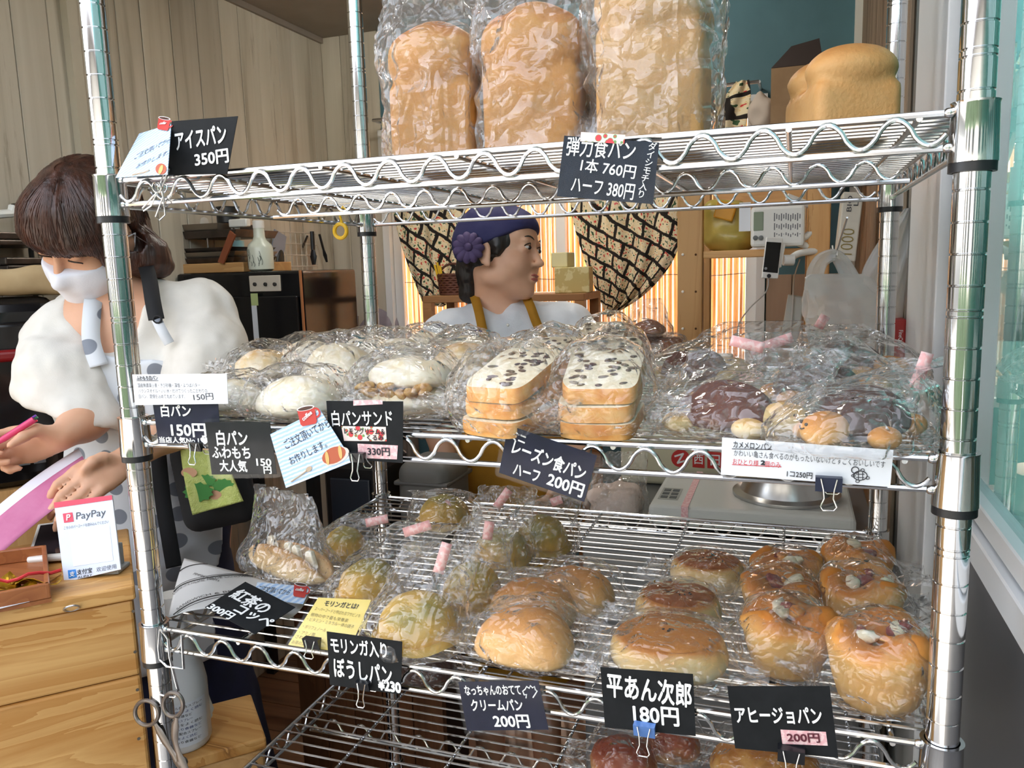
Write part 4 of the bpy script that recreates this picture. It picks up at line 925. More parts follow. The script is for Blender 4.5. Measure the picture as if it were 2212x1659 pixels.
# turtle buns ---------------------------------------------------------------------------------------
def turtle(px, py, sc_, ang, sd, lab, shell, dough, top, wt, tp, face=True):
    W = .040*sc_; c = spot(px, py, S2, W); t = thing('turtle_bun', lab, 'bread', c, 'bagged turtle buns'); cv = Vector(c)
    put('shell', bunmesh(.050*sc_, .042*sc_, .050*sc_, sd, .02, base=.3), shell, t, cv+Vector((0, 0, .001)), ang)
    hd = MB(); hd.ell((.060*sc_, -.006*sc_, .017*sc_), (.026*sc_, .020*sc_, .0165*sc_), nu=20, nv=12); ho = put('head', hd, dough, t, cv, ang)
    for (lx, ly) in ((.034, -.036), (.034, .036), (-.040, -.030), (-.040, .030)):
        lg = MB(); lg.ell((lx*sc_, ly*sc_, .0105*sc_), (.017*sc_, .014*sc_, .0105*sc_), nu=14, nv=10); put('foot', lg, dough, t, cv, ang)
    if face:
        ca, sa = math.cos(ang), math.sin(ang)
        def onh(u_, v_):   # point on the head: u_ along turtle's heading angle, v_ height
            d = Vector((math.cos(u_)*math.cos(v_), math.sin(u_)*math.cos(v_), math.sin(v_))); p = Vector((.060*sc_+.0262*sc_*d.x, -.006*sc_+.0202*sc_*d.y, .017*sc_+.0167*sc_*d.z)); return Vector((p.x*ca-p.y*sa, p.x*sa+p.y*ca, p.z))+cv
        for u_ in (-.95, -.35):
            e = MB(); e.ell(onh(u_, .45), (.0016, .0016, .0016), nu=8, nv=6); obj('eye', e, FACEK, t)
        e = MB(); e.tube([onh(-.65-.25+.5*k/6, .25-.10*math.sin(PI*k/6)) for k in range(7)], .0006, 5); obj('mouth', e, FACEK, t)
    upright(t, cv+Vector((math.cos(ang), math.sin(ang), 0))*.014*sc_, .078*sc_, .056*sc_, .050*sc_, atY(top[0], top[1], cv.y+top[2]), wt, ang, R(8), sd, amp=.0055)
    for a_, b_, wd in tp: tape(t, atY(a_[0], a_[1], cv.y+top[2]-.008), atY(b_[0], b_[1], cv.y+top[2]-.008), wd)
turtle(1568, 946, .98, R(-14), 51, 'turtle bun with a reddish brown shell facing the shelf post', SHELLC, DOUGHC, (1668, 752, .03), .075, [((1578, 735), (1650, 752), .011)])
turtle(1858, 966, 1.0, R(-118), 52, 'turtle bun with golden head turned outward, next to the chrome post', SHELLD, DOUGHD, (2000, 772, .03), .03, [((2004, 762), (1976, 838), .011)])
turtle(1500, 832, .95, R(30), 53, 'turtle bun behind the reddish one, only its shell showing', SHELLC, DOUGHC, (1650, 694, .02), .05, [], False)
turtle(1762, 884, 1.0, R(20), 54, 'turtle bun between two others with a dark brown shell', SHELLD, DOUGHD, (1720, 716, .02), .06, [((1622, 758), (1712, 728), .012)], False)
turtle(1826, 822, 1.0, R(-20), 55, 'hindmost turtle bun under the white shopping bag', SHELLD, DOUGHD, (1800, 700, .0), .04, [((1766, 690), (1785, 700), .02)], False)

# third shelf ---------------------------------------------------------------------------------------
c = spot(630, 1258, S3, .036); t = thing('tea_roll', 'speckled tea roll filled with butter slices in a tall clear bag', 'bread', c); ang = R(-24)
def slit(V):
    d = np.exp(-((V[:, 1]-.004)/.009)**2)*np.clip((V[:, 2]-.012)/.02, 0, 1); V[:, 2] -= d*.020; return V
ro = put('roll', bunmesh(.096, .035, .043, 61, .03, base=.35, p=.85, nu=72, nv=34, fn=slit), COPC, t, c, ang)
for (x, rz) in ((-.045, .2), (-.004, .9), (.014, 1.2), (.045, .4)):
    b = MB(); b.prism([Vector((-.015, -.005, -.012)), Vector((.015, -.005, -.012)), Vector((.004, -.005, .012)), Vector((-.008, -.005, .010))], (0, 0, 0), (0, .008, 0)); b.v = [(a[0]*math.cos(rz*.4)+x*1.15, a[1]+.004, a[2]+.034) for a in b.v]; bev(put('butter_slice', b, BUTTER, t, c, ang), .002)
upright(t, c, .098, .040, .048, atY(612, 1058, c.y+.02), .066, ang, R(-18), 62, amp=.0035)
def moringa(px, py, r_, H, sd, lab, top, wt, tp):
    c = spot(px, py, S3, r_*.9); t = thing('moringa_bun', lab, 'bread', c, 'bagged green moringa hat buns')
    b = MB(); b.lathe([(r_*.9, 0), (r_*1.06, .003), (r_*1.04, .007), (r_*.9, .010)], n=36); b.v = [(x, y, z+.0015*math.sin(5*math.atan2(y, x)+sd)+.0015) for x, y, z in b.v]; put('brim', b, MORI2, t, c)
    put('crown', bunmesh(r_*.92, r_*.9, H, sd, .03, base=.2), MORI, t, c, sd*.7)
    upright(t, c, r_*1.02, r_*1.02, H, atY(top[0], top[1], c.y+top[2]), wt, .1, R(5), sd, amp=.0055)
    tape(t, atY(tp[0], tp[1], c.y+top[2]-.02), atY(tp[2], tp[3], c.y+top[2]-.02), .0125)
for a in ((748, 1216, .036, .046, 71, 'moringa bun behind the tea roll', (795, 1110, .0), .030, (790, 1130, 838, 1120)),
          (800, 1312, .044, .050, 72, 'moringa bun between the tea roll and the greenest one', (925, 1130, .01), .040, (872, 1151, 930, 1133)),
          (905, 1420, .052, .056, 73, 'greenest moringa bun, right behind the 230 yen card', (962, 1172, .01), .045, (966, 1173, 946, 1238)),
          (962, 1150, .048, .052, 74, 'moringa bun in the rear row with its tape slanting', (955, 1062, .0), .065, (914, 1108, 972, 1086)),
          (1022, 1335, .044, .056, 75, 'moringa bun next to the cream buns', (1058, 1118, .01), .035, (1058, 1126, 1052, 1166)),
          (1085, 1232, .044, .050, 76, 'moringa bun in the middle of the heap below the tilted card', (1095, 1050, .0), .04, (1100, 1058, 1072, 1096)),
          (1172, 1208, .044, .055, 77, 'moringa bun nearest the empty wires of the shelf', (1205, 1072, .0), .035, (1190, 1086, 1214, 1078))): moringa(*a)
def cream(px, py, L, W, H, ang, sd, lab):
    c = spot(px, py, S3, W); t = thing('cream_bun', lab, 'bread', c, 'bagged cream buns')
    put('bun', bunmesh(L, W, H, sd, .018, base=.25, p=.82, bend=-.008), CREAMC, t, c, ang); pillow(t, c, L, W, H, .034, ang, sd, amp=.0042, loose=1.05)
cream(1140, 1464, .056, .044, .056, R(-8), 81, 'cream bun right behind the navy 200 yen card')
cream(1158, 1372, .055, .042, .050, R(-6), 82, 'cream bun between two other cream buns')
cream(1246, 1342, .052, .042, .050, R(-14), 83, 'hindmost cream bun, beside the empty wires')
def anpan(px, py, r_, H, ang, sd, lab, burnt=.7, hole=False, fin=.036):
    c = spot(px, py, S3, r_*.9); t = thing('bean_bun', lab, 'bread', c, 'bagged flat bean buns')
    b = MB(); N_ = 48; prof_ = [(r_*.80, 0), (r_*.97, H*.22), (r_*1.0, H*.45), (r_*.95, H*.75), (r_*.86, H*.95), (r_*.78, H)]
    b.lathe(prof_, n=N_); b.v = [(x*(1+.02*math.sin(3*math.atan2(y, x)+sd)), y*.92, z) for x, y, z in b.v]; bo = put('bun', b, ANPC, t, c, ang); sub(bo, 1)
    d = MB(); d.lathe([(r_*.80*(1 if burnt else .9), H-.0005), (r_*.70, H+.0012), (r_*.3, H+.0008)], n=N_); d.v = [(x, y*.92, z) for x, y, z in d.v]; put('toasted_top', d, ANPT if burnt > .5 else crust('anpan_light_top', '#d89a52', '#d08b42', '#c07a35', -1, 1, 40, .8), t, c, ang)
    sd_ = MB(); rg = random.Random(sd)
    for i in range(14 if not hole else 6): a = rg.uniform(0, 6.28); q = rg.uniform(0, .012 if not hole else .004); sd_.ell((q*math.cos(a)*1.6, q*math.sin(a), H+.0018), (.0019, .0011, .0008), rot=Matrix.Rotation(rg.uniform(0, 3), 3, 'Z'), nu=6, nv=4)
    put('sesame_seed', sd_, SEED, t, c, ang)['kind'] = 'stuff'
    pillow(t, c, r_, r_*.92, H, fin, ang, sd, amp=.0040, loose=1.05)
anpan(1445, 1500, .064, .040, R(-6), 91, 'flat bean bun right behind the 180 yen card', .2, True)
anpan(1466, 1388, .052, .040, R(-2), 92, 'flat bean bun in the middle of its row', .8)
anpan(1528, 1298, .050, .040, R(-10), 93, 'hindmost flat bean bun with a dark toasted round top', 1.0)
def ahijo(px, py, r_, H, ang, sd, lab, seedn, ends=(1, 1)):
    c = spot(px, py, S3, r_*.9); t = thing('garlic_oil_bun', lab, 'bread', c, 'bagged garlic oil cup buns'); rg = random.Random(sd)
    b = MB(); N_ = 56; hb = H*.62; pr_ = [(r_*.66, 0), (r_*.72, hb*.1), (r_*.86, hb*.6), (r_*.93, hb), (r_*1.0, H*.74), (r_*.96, H*.88), (r_*.80, H*.99), (r_*.55, H*.98), (r_*.35, H*.86), (r_*.1, H*.80)]
    b.lathe(pr_, n=N_, capt=True); V = np.array(b.v); th = np.arctan2(V[:, 1], V[:, 0]); zz = V[:, 2]
    flute = .022*np.cos(22*th)*np.clip((hb-zz)/hb, 0, 1)**.5; lob = .07*np.cos(4*th+sd)*np.clip((zz-hb)/(H-hb), 0, 1)+.04*np.cos(7*th+sd*2)*np.clip((zz-hb)/(H-hb), 0, 1)
    V[:, :2] *= (1+flute+lob)[:, None]; V[:, 2] += .10*H*np.cos(3*th+sd)*np.clip((zz-hb)/(H-hb), 0, 1); b.v = [tuple(v) for v in V]
    put('bun', b, AHIC, t, c, ang)
    for i in range(seedn):
        a = rg.uniform(0, 6.28); q = rg.uniform(.1, .6)*r_; f = MB(); kind = i % 3
        f.ell((0, 0, 0), (rg.uniform(.010, .016), rg.uniform(.006, .010), .006), rot=Matrix.Rotation(rg.uniform(0, 3), 3, 'Z') @ Matrix.Rotation(rg.uniform(-.5, .5), 3, 'Y'), nu=10, nv=7)
        V = np.array(f.v); V += (vnoise(V*260, sd+i)*.0018)[:, None]; f.v = [(x+q*math.cos(a), y+q*math.sin(a), z+H*.93) for x, y, z in V]
        put(('cheese_piece', 'sausage_piece', 'dough_knob')[kind], f, (CHEESE, SAUS, AHIC)[kind], t, c, ang)
    pillow(t, c, r_, r_*.95, H, .032, ang, sd, amp=.0045, loose=1.05, ends=ends)
ahijo(1698, 1484, .049, .066, R(4), 101, 'fluted cup bun right behind the 200 yen pink tape card', 4)
ahijo(1893, 1562, .051, .076, R(-20), 102, 'tall torn cup bun beside the chrome post', 5, (1, .2))
ahijo(1682, 1368, .048, .052, R(0), 103, 'cup bun with a white cheese lump on top', 4)
ahijo(1858, 1392, .048, .066, R(10), 104, 'cup bun with sausage and cheese filling in view', 6)
ahijo(1696, 1300, .046, .046, R(-6), 105, 'cup bun at the back next to the dark toasted bean bun', 4)
ahijo(1850, 1292, .046, .056, R(8), 106, 'cup bun at the back next to the rear shelf post', 4)
# fourth shelf --------------------------------------------------------------------------------------
def low(px, py, L, W, H, mat, sd, lab, nm='bun', name='baked_bun'):
    c = spot(px, py, S4, W); t = thing(name, lab, 'bread', c, 'bagged buns on the lowest shelf in view'); put(nm, bunmesh(L, W, H, sd, .06), mat, t, c, .1); pillow(t, c, L, W, H, .03, .1, sd, amp=.005)
low(928, 1492, .050, .040, .050, CHOC, 111, 'dark chocolate bun on the shelf below the moringa buns')
low(1345, 1712, .046, .042, .055, TOASTR, 112, 'red glazed bun below the blue clip')
low(1450, 1668, .042, .040, .055, TOASTR, 113, 'red glazed bun behind the other glazed one')
low(1648, 1722, .075, .045, .055, crust('rusk_crust', '#e0b26c', '#d59a4a', '#b8752c', -.3, 1, 60, .8), 114, 'long golden bun below the pink tape card')
# ------------------------------------------------------------------ people
SKIN = M('skin', '#dcab8c', .5, col2='#d29e7e', scale=14, sss=.15); SKIN2 = M('skin_tan', '#e3b495', .5, col2='#d9a787', scale=14, sss=.15)
HAIRB = M('dark_brown_hair', '#2a1812', .38, col2='#4a2a1d', scale=70, stretch=(1, 1, .12), bump=.9, bscale=160); HAIRK = M('black_hair', '#15110f', .4, col2='#241c19', scale=70, stretch=(1, 1, .12), bump=.8, bscale=160)
CREAMF = M('cream_knit', '#dcd8cf', .85, col2='#e4e0d8', scale=30, bump=.15, bscale=500); WHITEF = M('white_cotton', '#dfe4ea', .85, col2='#e8ecf1', scale=20, bump=.2, bscale=300)
MASKM = M('face_mask', '#dfe1ea', .8, bump=.1, bscale=300); MUST = M('mustard_apron', '#b5811c', .8, col2='#a87616', scale=20, bump=.2, bscale=300); NAVYF = M('navy_cloth', '#171a33', .9, col2='#1c2040', scale=15)
NAVYC = M('navy_bandana', '#2c2c5a', .8, col2='#34335f', scale=20, bump=.2, bscale=200); PURP = M('purple_scrunchie', '#4c3c62', .75, col2='#5a4a72', scale=30); BLACKF = M('black_webbing', '#141417', .8)
EYEW = M('eye_white', '#e8e2dc', .3); EYED = M('iris', '#231713', .2); LIP = M('lip', '#b2635a', .45)
def dotmat(name, base, dot, scale, thr, ux, uz):
    m, n, l, b = newmat(name); b.inputs['Roughness'].default_value = .85
    tc = n.new('ShaderNodeTexCoord'); d1 = n.new('ShaderNodeVectorMath'); d1.operation = 'DOT_PRODUCT'; d1.inputs[1].default_value = ux; l.new(tc.outputs['Object'], d1.inputs[0])
    d2 = n.new('ShaderNodeVectorMath'); d2.operation = 'DOT_PRODUCT'; d2.inputs[1].default_value = uz; l.new(tc.outputs['Object'], d2.inputs[0])
    cb = n.new('ShaderNodeCombineXYZ'); l.new(d1.outputs['Value'], cb.inputs[0]); l.new(d2.outputs['Value'], cb.inputs[1])
    vo = n.new('ShaderNodeTexVoronoi'); vo.voronoi_dimensions = '2D'; vo.inputs['Scale'].default_value = scale; vo.inputs['Randomness'].default_value = .55; l.new(cb.outputs[0], vo.inputs['Vector'])
    cr = n.new('ShaderNodeValToRGB'); cr.color_ramp.elements[0].position = thr; cr.color_ramp.elements[0].color = hexc(dot); cr.color_ramp.elements[1].position = thr+.02; cr.color_ramp.elements[1].color = hexc(base)
    l.new(vo.outputs['Distance'], cr.inputs[0]); l.new(cr.outputs[0], b.inputs['Base Color']); return m
DOTS = dotmat('dotted_apron', '#dde1e6', '#868c97', 19, .255, tuple(_r2), tuple(_u2))
def basis(fwd, up=(0, 0, 1)):
    f = Vector(fwd).normalized(); r_ = f.cross(Vector(up)).normalized(); u = r_.cross(f).normalized(); return r_, f, u     # her right is -r_ seen from the front
class Head:
    """local axes: x to the side, y out of the face, z up; origin mid-head"""
    def __init__(s, c, fwd, up=(0, 0, 1), k=1.0):
        s.c = Vector(c); s.x, s.y, s.z = basis(fwd, up); s.k = k; s.rot = np.array(Matrix((s.x, s.y, s.z)).transposed())
    def p(s, x, y, z): return s.c+(s.x*x+s.y*y+s.z*z)*s.k
    def ell(s, S, c, r, k=.01, sub=False, tilt=None):
        rot = s.rot if tilt is None else s.rot@np.array(tilt); S.ell(s.p(*c), [q*s.k for q in r], rot, k, sub)
    def cap(s, S, a, b, ra, rb, k=.01, sub=False): S.cap(s.p(*a), s.p(*b), ra*s.k, rb*s.k, k, sub)
    def add_skull(s, S, neck):
        E = s.ell
        E(S, (0, -.014, .030), (.073, .090, .080)); E(S, (0, .030, -.035), (.060, .056, .072), .02); E(S, (0, .050, -.085), (.030, .032, .026), .02)
        E(S, (0, .066, -.100), (.017, .016, .014), .014); E(S, (0, .058, .035), (.056, .032, .034), .015)
        for sx in (-1, 1):
            E(S, (sx*.034, .058, -.035), (.026, .024, .026), .015); E(S, (sx*.045, .004, -.062), (.012, .028, .018), .02)
            E(S, (sx*.031, .096, .004), (.016, .012, .010), .010, True)
            E(S, (sx*.031, .077, .003), (.0135, .0125, .0105), .004)
            E(S, (sx*.030, .082, .018), (.021, .010, .006), .008)
            E(S, (sx*.074, -.008, -.008), (.007, .017, .030), .005); E(S, (sx*.081, -.012, -.004), (.005, .009, .018), .003, True); E(S, (sx*.074, .000, -.034), (.006, .008, .010), .004)
        s.cap(S, (0, .084, .010), (0, .101, -.032), .0070, .0085, .008); E(S, (0, .1025, -.033), (.0088, .0095, .0078), .006)
        for sx in (-1, 1): E(S, (sx*.0095, .0925, -.036), (.0065, .0085, .0058), .005)
        E(S, (0, .0865, -.060), (.019, .0075, .0055), .005); E(S, (0, .0850, -.070), (.017, .0080, .0065), .005); E(S, (0, .095, -.0652), (.018, .006, .0012), .002, True)
        S.cap(s.p(0, -.026, -.050), neck, .045*s.k, .047*s.k, .025)
    def lips(s, t):
        q = MB(); rt = Matrix((s.x, s.y, s.z)).transposed()
        q.ell(s.p(0, .0870, -.0605), (.018, .0078, .0048), rot=rt, nu=16, nv=8); q.ell(s.p(0, .0855, -.0695), (.0165, .0083, .0056), rot=rt, nu=16, nv=8); obj('lips', q, LIP, t)
    def eyes(s, t, gaze=(0, 1, 0), closed=False):
        for sx in (-1, 1):
            q = MB()
            if not closed:
                q.ell(s.p(sx*.031, .0795, .003), (.0112, .0112, .0058), rot=Matrix((s.x, s.y, s.z)).transposed(), nu=16, nv=10); eo = obj('eye', q, EYEW, t)
                g_ = (s.x*gaze[0]+s.y*gaze[1]+s.z*gaze[2]).normalized(); q = MB(); q.ell(s.p(sx*.031, .0800, .003)+g_*.0082, (.0052, .0052, .0052), nu=12, nv=8); obj('iris', q, EYED, t)
            q = MB(); q.tube([s.p(sx*(.031+.0145*math.cos(PI*a/8)), .0905-.009*abs(math.cos(PI*a/8))**1.6, (.0085 if not closed else -.002)+.004*math.sin(PI*a/8)-(.004 if not closed else .004)*abs(math.cos(PI*a/8))) for a in range(9)], .0013, 5); obj('eyelash', q, HAIRK, t)
            q = MB(); q.tube([s.p(sx*(.014+.034*a/6), .0935-.010*(a/6)**2, .022+.006*math.sin(PI*a/6*.8)) for a in range(7)], [.001, .002, .0023, .0022, .002, .0015, .0008], 6, flat=.6); obj('eyebrow', q, HAIRK, t)
def hand(S, wrist, d_f, d_n, size=1.0, side=1, curl=(.5, .6, .7, .8), thumb=None):
    """palm along d_f, back of the hand facing d_n; side=+1: thumb on d_f x d_n side. Each finger is its own bent chain"""
    f = Vector(d_f).normalized(); n_ = Vector(d_n); n_ = (n_-f*n_.dot(f)).normalized(); s_ = f.cross(n_)*side; w_ = Vector(wrist); k = size; tips = []
    rt = np.array(Matrix((f, s_, n_)).transposed())
    S.ell(w_+f*.042*k, (.046*k, .037*k, .0155*k), rt, .012); S.ell(w_+f*.062*k-s_*.004*k, (.026*k, .036*k, .013*k), rt, .010)
    L = ((.042, .026, .020), (.046, .029, .021), (.042, .027, .020), (.033, .021, .018))
    for i in range(4):
        b = w_+f*(.080-(.004 if i in (0, 3) else 0))*k+s_*(.0285-.0190*i)*k; a = curl[i]; d = f.copy(); pts = [b-f*.02*k, b]; sp_ = (1.5-i)*.06
        for j in range(3):
            aj = a*(.75, 1.0, .7)[j]; q = Quaternion(s_, -side*aj)
            d = q @ d
            if d.dot(n_) > .2 and j > 0: pass
            pts.append(pts[-1]+(d+s_*sp_*(1 if j == 0 else 0)).normalized()*L[i][j]*k)
        S.chain(pts, [.0095*k, .0092*k, .0085*k, .0078*k, .0066*k], .004); tips.append(pts)
    tb = w_+f*.022*k+s_*.026*k; tp = thumb or [tb, tb+(f*.6+s_*.8)*.034*k, tb+(f*.85+s_*.75-n_*.5)*.058*k, tb+(f*1.2+s_*.5-n_*.9)*.066*k]
    S.chain(tp, [.0150*k, .0112*k, .0098*k, .0078*k], .006); tips.append(tp)
    return tips
def nails(t, tips, mat):
    pass
def side_mid(a, b_, f): return Vector(a).lerp(Vector(b_), f)

# --- the woman in the dotted apron -----------------------------------------------------------------
HL = Head(atD(190, 498, 1.42), -_fw*.66-_r2*.26-_u2*.68, _u2*.80-_fw*.6+_r2*.06, .97)
NB = atD(262, 662, 1.49); SR = atD(132, 722, 1.46); SL = atD(422, 668, 1.50); CH = atD(270, 780, 1.50); WA = atD(290, 950, 1.54); PE = atD(318, 1120, 1.60)
ER = atD(196, 896, 1.385); WR = atD(130, 946, 1.285); EL = atD(408, 905, 1.42); WL = atD(268, 995, 1.30)
S = SD((-.86, -.10, -.005), (.02, .80, 1.66), .0046)
HL.add_skull(S, NB+_fw*.03)
BR = -_fw; lat = (SL-SR).normalized(); rt_t = np.array(Matrix((lat, (-_fw), lat.cross(-_fw))).transposed())
S.ell(CH, (.150, .085, .14), rt_t, .04); S.cap(SR+lat*.03, SL-lat*.03, .052, .052, .04); S.cap(NB+_fw*.03, CH, .055, .07, .04); S.ell(WA, (.125, .085, .13), rt_t, .05); S.ell(PE, (.160, .11, .14), rt_t, .05)
S.chain([SR, ER, ER.lerp(WR, .3), WR], [.042, .034, .033, .0215], .02); S.chain([SL, EL, EL.lerp(WL, .3), WL], [.042, .034, .033, .0215], .02)
for sg in (-1, 1):
    hp = PE+lat*sg*.075-Vector((0, 0, .04)); kn = Vector((hp.x, hp.y, .48)); an = Vector((hp.x-.01, hp.y+.02, .08)); S.chain([hp, kn, an], [.082, .055, .036], .03); S.chain([an-Vector((0, 0, .045)), an+Vector((.06, -.07, -.050))], [.034, .028], .02)
tr_ = hand(S, WR+(WR-ER).normalized()*.004, -_r2*1.0-_u2*.14-_fw*.06, _fw*.85+_u2*.30, .86, -1, (1.10, 1.22, 1.28, 1.32), [atD(108, 938, 1.268), atD(80, 928, 1.250), atD(50, 944, 1.228), atD(22, 962, 1.214)])
tl_ = hand(S, WL+(WL-EL).normalized()*.004, (atD(205, 1030, 1.245)-WL), _r2*.15+_u2*.35-_fw*.9, .92, -1, (.62, .62, .66, .7), [WL+(atD(228, 1000, 1.265)-WL)*.6, atD(222, 990, 1.255), atD(200, 998, 1.235), atD(182, 1015, 1.225)])
pw = thing('person', 'person in a dotted apron and white mask writing on pink paper', 'person', (PE.x, PE.y, 0))
link('body', relax(S.mesh('body'), 2, .5), SKIN, pw, True, angle=180)
HL.eyes(pw, closed=True)
# hair: cap, fringe, side locks and tail
S = SD(HL.c-Vector((.22, .22, .26)), HL.c+Vector((.26, .28, .16)), .0034)
HL.ell(S, (0, -.018, .036), (.088, .104, .092)); HL.ell(S, (0, .045, .052), (.078, .052, .052), .03); HL.ell(S, (.0, .075, .034), (.066, .026, .028), .02)
for sx in (-1, 1): HL.ell(S, (sx*.070, .030, .000), (.016, .034, .060), .02)
HL.ell(S, (0, -.070, -.030), (.060, .050, .060), .03)
tail = [HL.p(.03, -.09, -.03), atD(300, 545, 1.46), atD(330, 560, 1.47), atD(352, 578, 1.48)]; S.chain(tail, [.045, .040, .032, .016], .02)
for sx in (-1, 1): HL.ell(S, (sx*.082, -.012, -.012), (.020, .020, .034), .006, True)
HL.ell(S, (0, .075, -.075), (.075, .07, .086), .006, True)
S.noise(.0016, 120, 3)
hair_o = link('hair', relax(S.mesh('hair'), 1, .5), HAIRB, pw, True, angle=180)
from mathutils.bvhtree import BVHTree
def strands(ho, H, n_, a_lo, a_hi, th0, th1, seed, mat, par):
    me = ho.data; bv = BVHTree.FromPolygons([v.co[:] for v in me.vertices], [tuple(p.vertices) for p in me.polygons]); rg = random.Random(seed); q = MB(); c0 = H.p(0, -.005, .03)
    for i in range(n_):
        a = R(rg.uniform(a_lo, a_hi)); t1 = th1+rg.uniform(-12, 6); w0 = rg.uniform(-.12, .12); pts_ = []
        for k in range(12):
            th = R(th0+(t1-th0)*k/11); aa = a+w0*math.sin(k*.45)*(1-k/14); d = H.x*(math.sin(th)*math.sin(aa))+H.y*(math.sin(th)*math.cos(aa))+H.z*math.cos(th)
            h_ = bv.ray_cast(c0+d*.4, -d, .4)
            if h_[0] is None: break
            pts_.append(h_[0]+d*.0004)
        if len(pts_) > 5: q.tube(pts_, [.0016*(1-.6*k/len(pts_)) for k in range(len(pts_))], 5)
    o = obj('hair_strand', q, mat, par, True); o['kind'] = 'stuff'
strands(hair_o, HL, 330, -165, 165, 8, 112, 5, HAIRB, pw)
# mask
S = SD(HL.c-Vector((.17, .17, .2)), HL.c+Vector((.17, .17, .12)), .003)
HL.ell(S, (0, .032, -.045), (.070, .074, .076)); HL.cap(S, (0, .09, -.012), (0, .108, -.04), .010, .012, .02); HL.ell(S, (0, .068, -.095), (.030, .028, .030), .02)
S.cut(HL.p(0, .06, -.024), HL.z*1.0-HL.y*.06); S.cut(HL.p(0, .018, 0), -HL.y); S.noise(.0012, 60, 9)
link('face_mask', relax(S.mesh('face_mask'), 1, .5), MASKM, pw, True, angle=180)
for sx in (-1, 1):
    q = MB(); q.tube([HL.p(sx*.066, .03, -.02), HL.p(sx*.078, .0, .0), HL.p(sx*.082, -.022, -.004), HL.p(sx*.076, -.015, -.03), HL.p(sx*.062, .025, -.06)], .0014, 6); obj('ear_loop', q, MASKM, pw)
q = MB(); q.ell(HL.p(.080, -.004, -.048), (.010, .006, .010), nu=10, nv=8); q.ell(HL.p(.082, .0, -.058), (.008, .006, .008), nu=8, nv=6); obj('earring', q, M('green_stone', '#6d8c80', .25), pw)
# blouse with wide sleeves
lo_, hi_ = (-.92, -.05, .86), (.06, .82, 1.50); S = SD(lo_, hi_, .0046)
S.ell(CH, (.168, .094, .16), rt_t, .04); S.cap(SR+lat*.03, SL-lat*.03, .054, .054, .04); S.ell(WA, (.132, .092, .13), rt_t, .05)
S.cap(NB-_fw*.02+_u2*.02, NB-_fw*.10-_u2*.012, .066, .078, .012, True); S.cap(NB+_fw*.03, NB+_fw*.03+_u2*.2, .064, .080, .01, True)
for a_, b_, c_, hem, hn in ((SR-lat*.004, SR.lerp(ER, .6)-lat*.026, ER.lerp(SR, -.06)-lat*.014, atD(168, 900, 1.38), -_u2*.92-_r2*.25), (SL+lat*.012, SL.lerp(EL, .55)+lat*.030, EL.lerp(SL, -.06)+lat*.012, atD(420, 905, 1.42), -_u2*.95+_r2*.1)):
    T = SD(lo_, hi_, .0046); T.chain([a_, b_, c_], [.058, .072, .062], .04); T.cut(hem, hn); T.cap(hem-hn.normalized()*.012, hem+hn.normalized()*.05, .036, .046, .006, True); S.F = smin(S.F, T.F, .012).astype(np.float32)
S.noise(.0055, 26, 4); S.noise(.0028, 55, 6)
link('blouse', relax(S.mesh('blouse'), 2, .5), CREAMF, pw, True, angle=180)
# apron: bib and skirt wrapped round the front
S = SD((-.86, .08, .52), (.08, .94, 1.34), .005)
S.ell(CH, (.172, .112, .17), rt_t, .04); S.ell(WA, (.150, .114, .14), rt_t, .05); S.ell(PE, (.185, .135, .16), rt_t, .05); S.cap(PE-Vector((0, 0, .08)), Vector((PE.x, PE.y, .66))+_fw*.02, .165, .20, .06)
S.cut(atD(270, 770, 1.5)+_r2*0, _u2+_r2*.10); S.cut(CH+_fw*.045, _fw); S.cut(atD(180, 800, 1.45), -_r2*1.0+_u2*.35); S.cut(atD(400, 780, 1.45), _r2*1.0+_u2*.55); S.cut(Vector((0, 0, .672)), (0, 0, -1)); S.noise(.006, 14, 2); S.noise(.0025, 40, 5)
link('apron', relax(S.mesh('apron'), 2, .5), DOTS, pw, True, angle=180)
def strap(t, pts, wd, mat, nm='strap', nrm=None):
    P = [Vector(p) for p in pts]; q = MB()
    def g(u, v): 
        c = catm(P, u); d = catm(P, min(1, u+.02))-catm(P, max(0, u-.02)); s_ = d.cross(CAM-c).normalized(); return c+s_*wd*(v-.5)
    q.grid(g, 24, 3); return solid(obj(nm, q, mat, t), .0022)
strap(pw, [atD(214, 790, 1.375), atD(197, 735, 1.385), atD(199, 670, 1.405), atD(205, 625, 1.44)], .029, DOTS)
strap(pw, [atD(308, 552, 1.46), atD(322, 600, 1.415), atD(330, 650, 1.392), atD(338, 690, 1.382)], .026, BLACKF)
strap(pw, [atD(338, 690, 1.38), atD(352, 718, 1.378), atD(366, 742, 1.382)], .017, DOTS)
q = MB(); q.tube([atD(340+9*math.cos(a/10*2*PI), 690+8*math.sin(a/10*2*PI), 1.378) for a in range(10)], .0018, 6, closed=True); obj('strap_ring', q, BLACKF, pw)
strap(pw, [atD(235, 925, 1.41), atD(300, 940, 1.405), atD(400, 930, 1.42)], .012, DOTS, 'waist_band')
q = MB(); ax0, ax1 = atD(352, 985, 1.415), atD(372, 1225, 1.39); strap(pw, [atD(342, 980, 1.415), atD(352, 1080, 1.40), atD(365, 1160, 1.39), atD(376, 1225, 1.39)], .026, BLACKF, 'apron_tie')
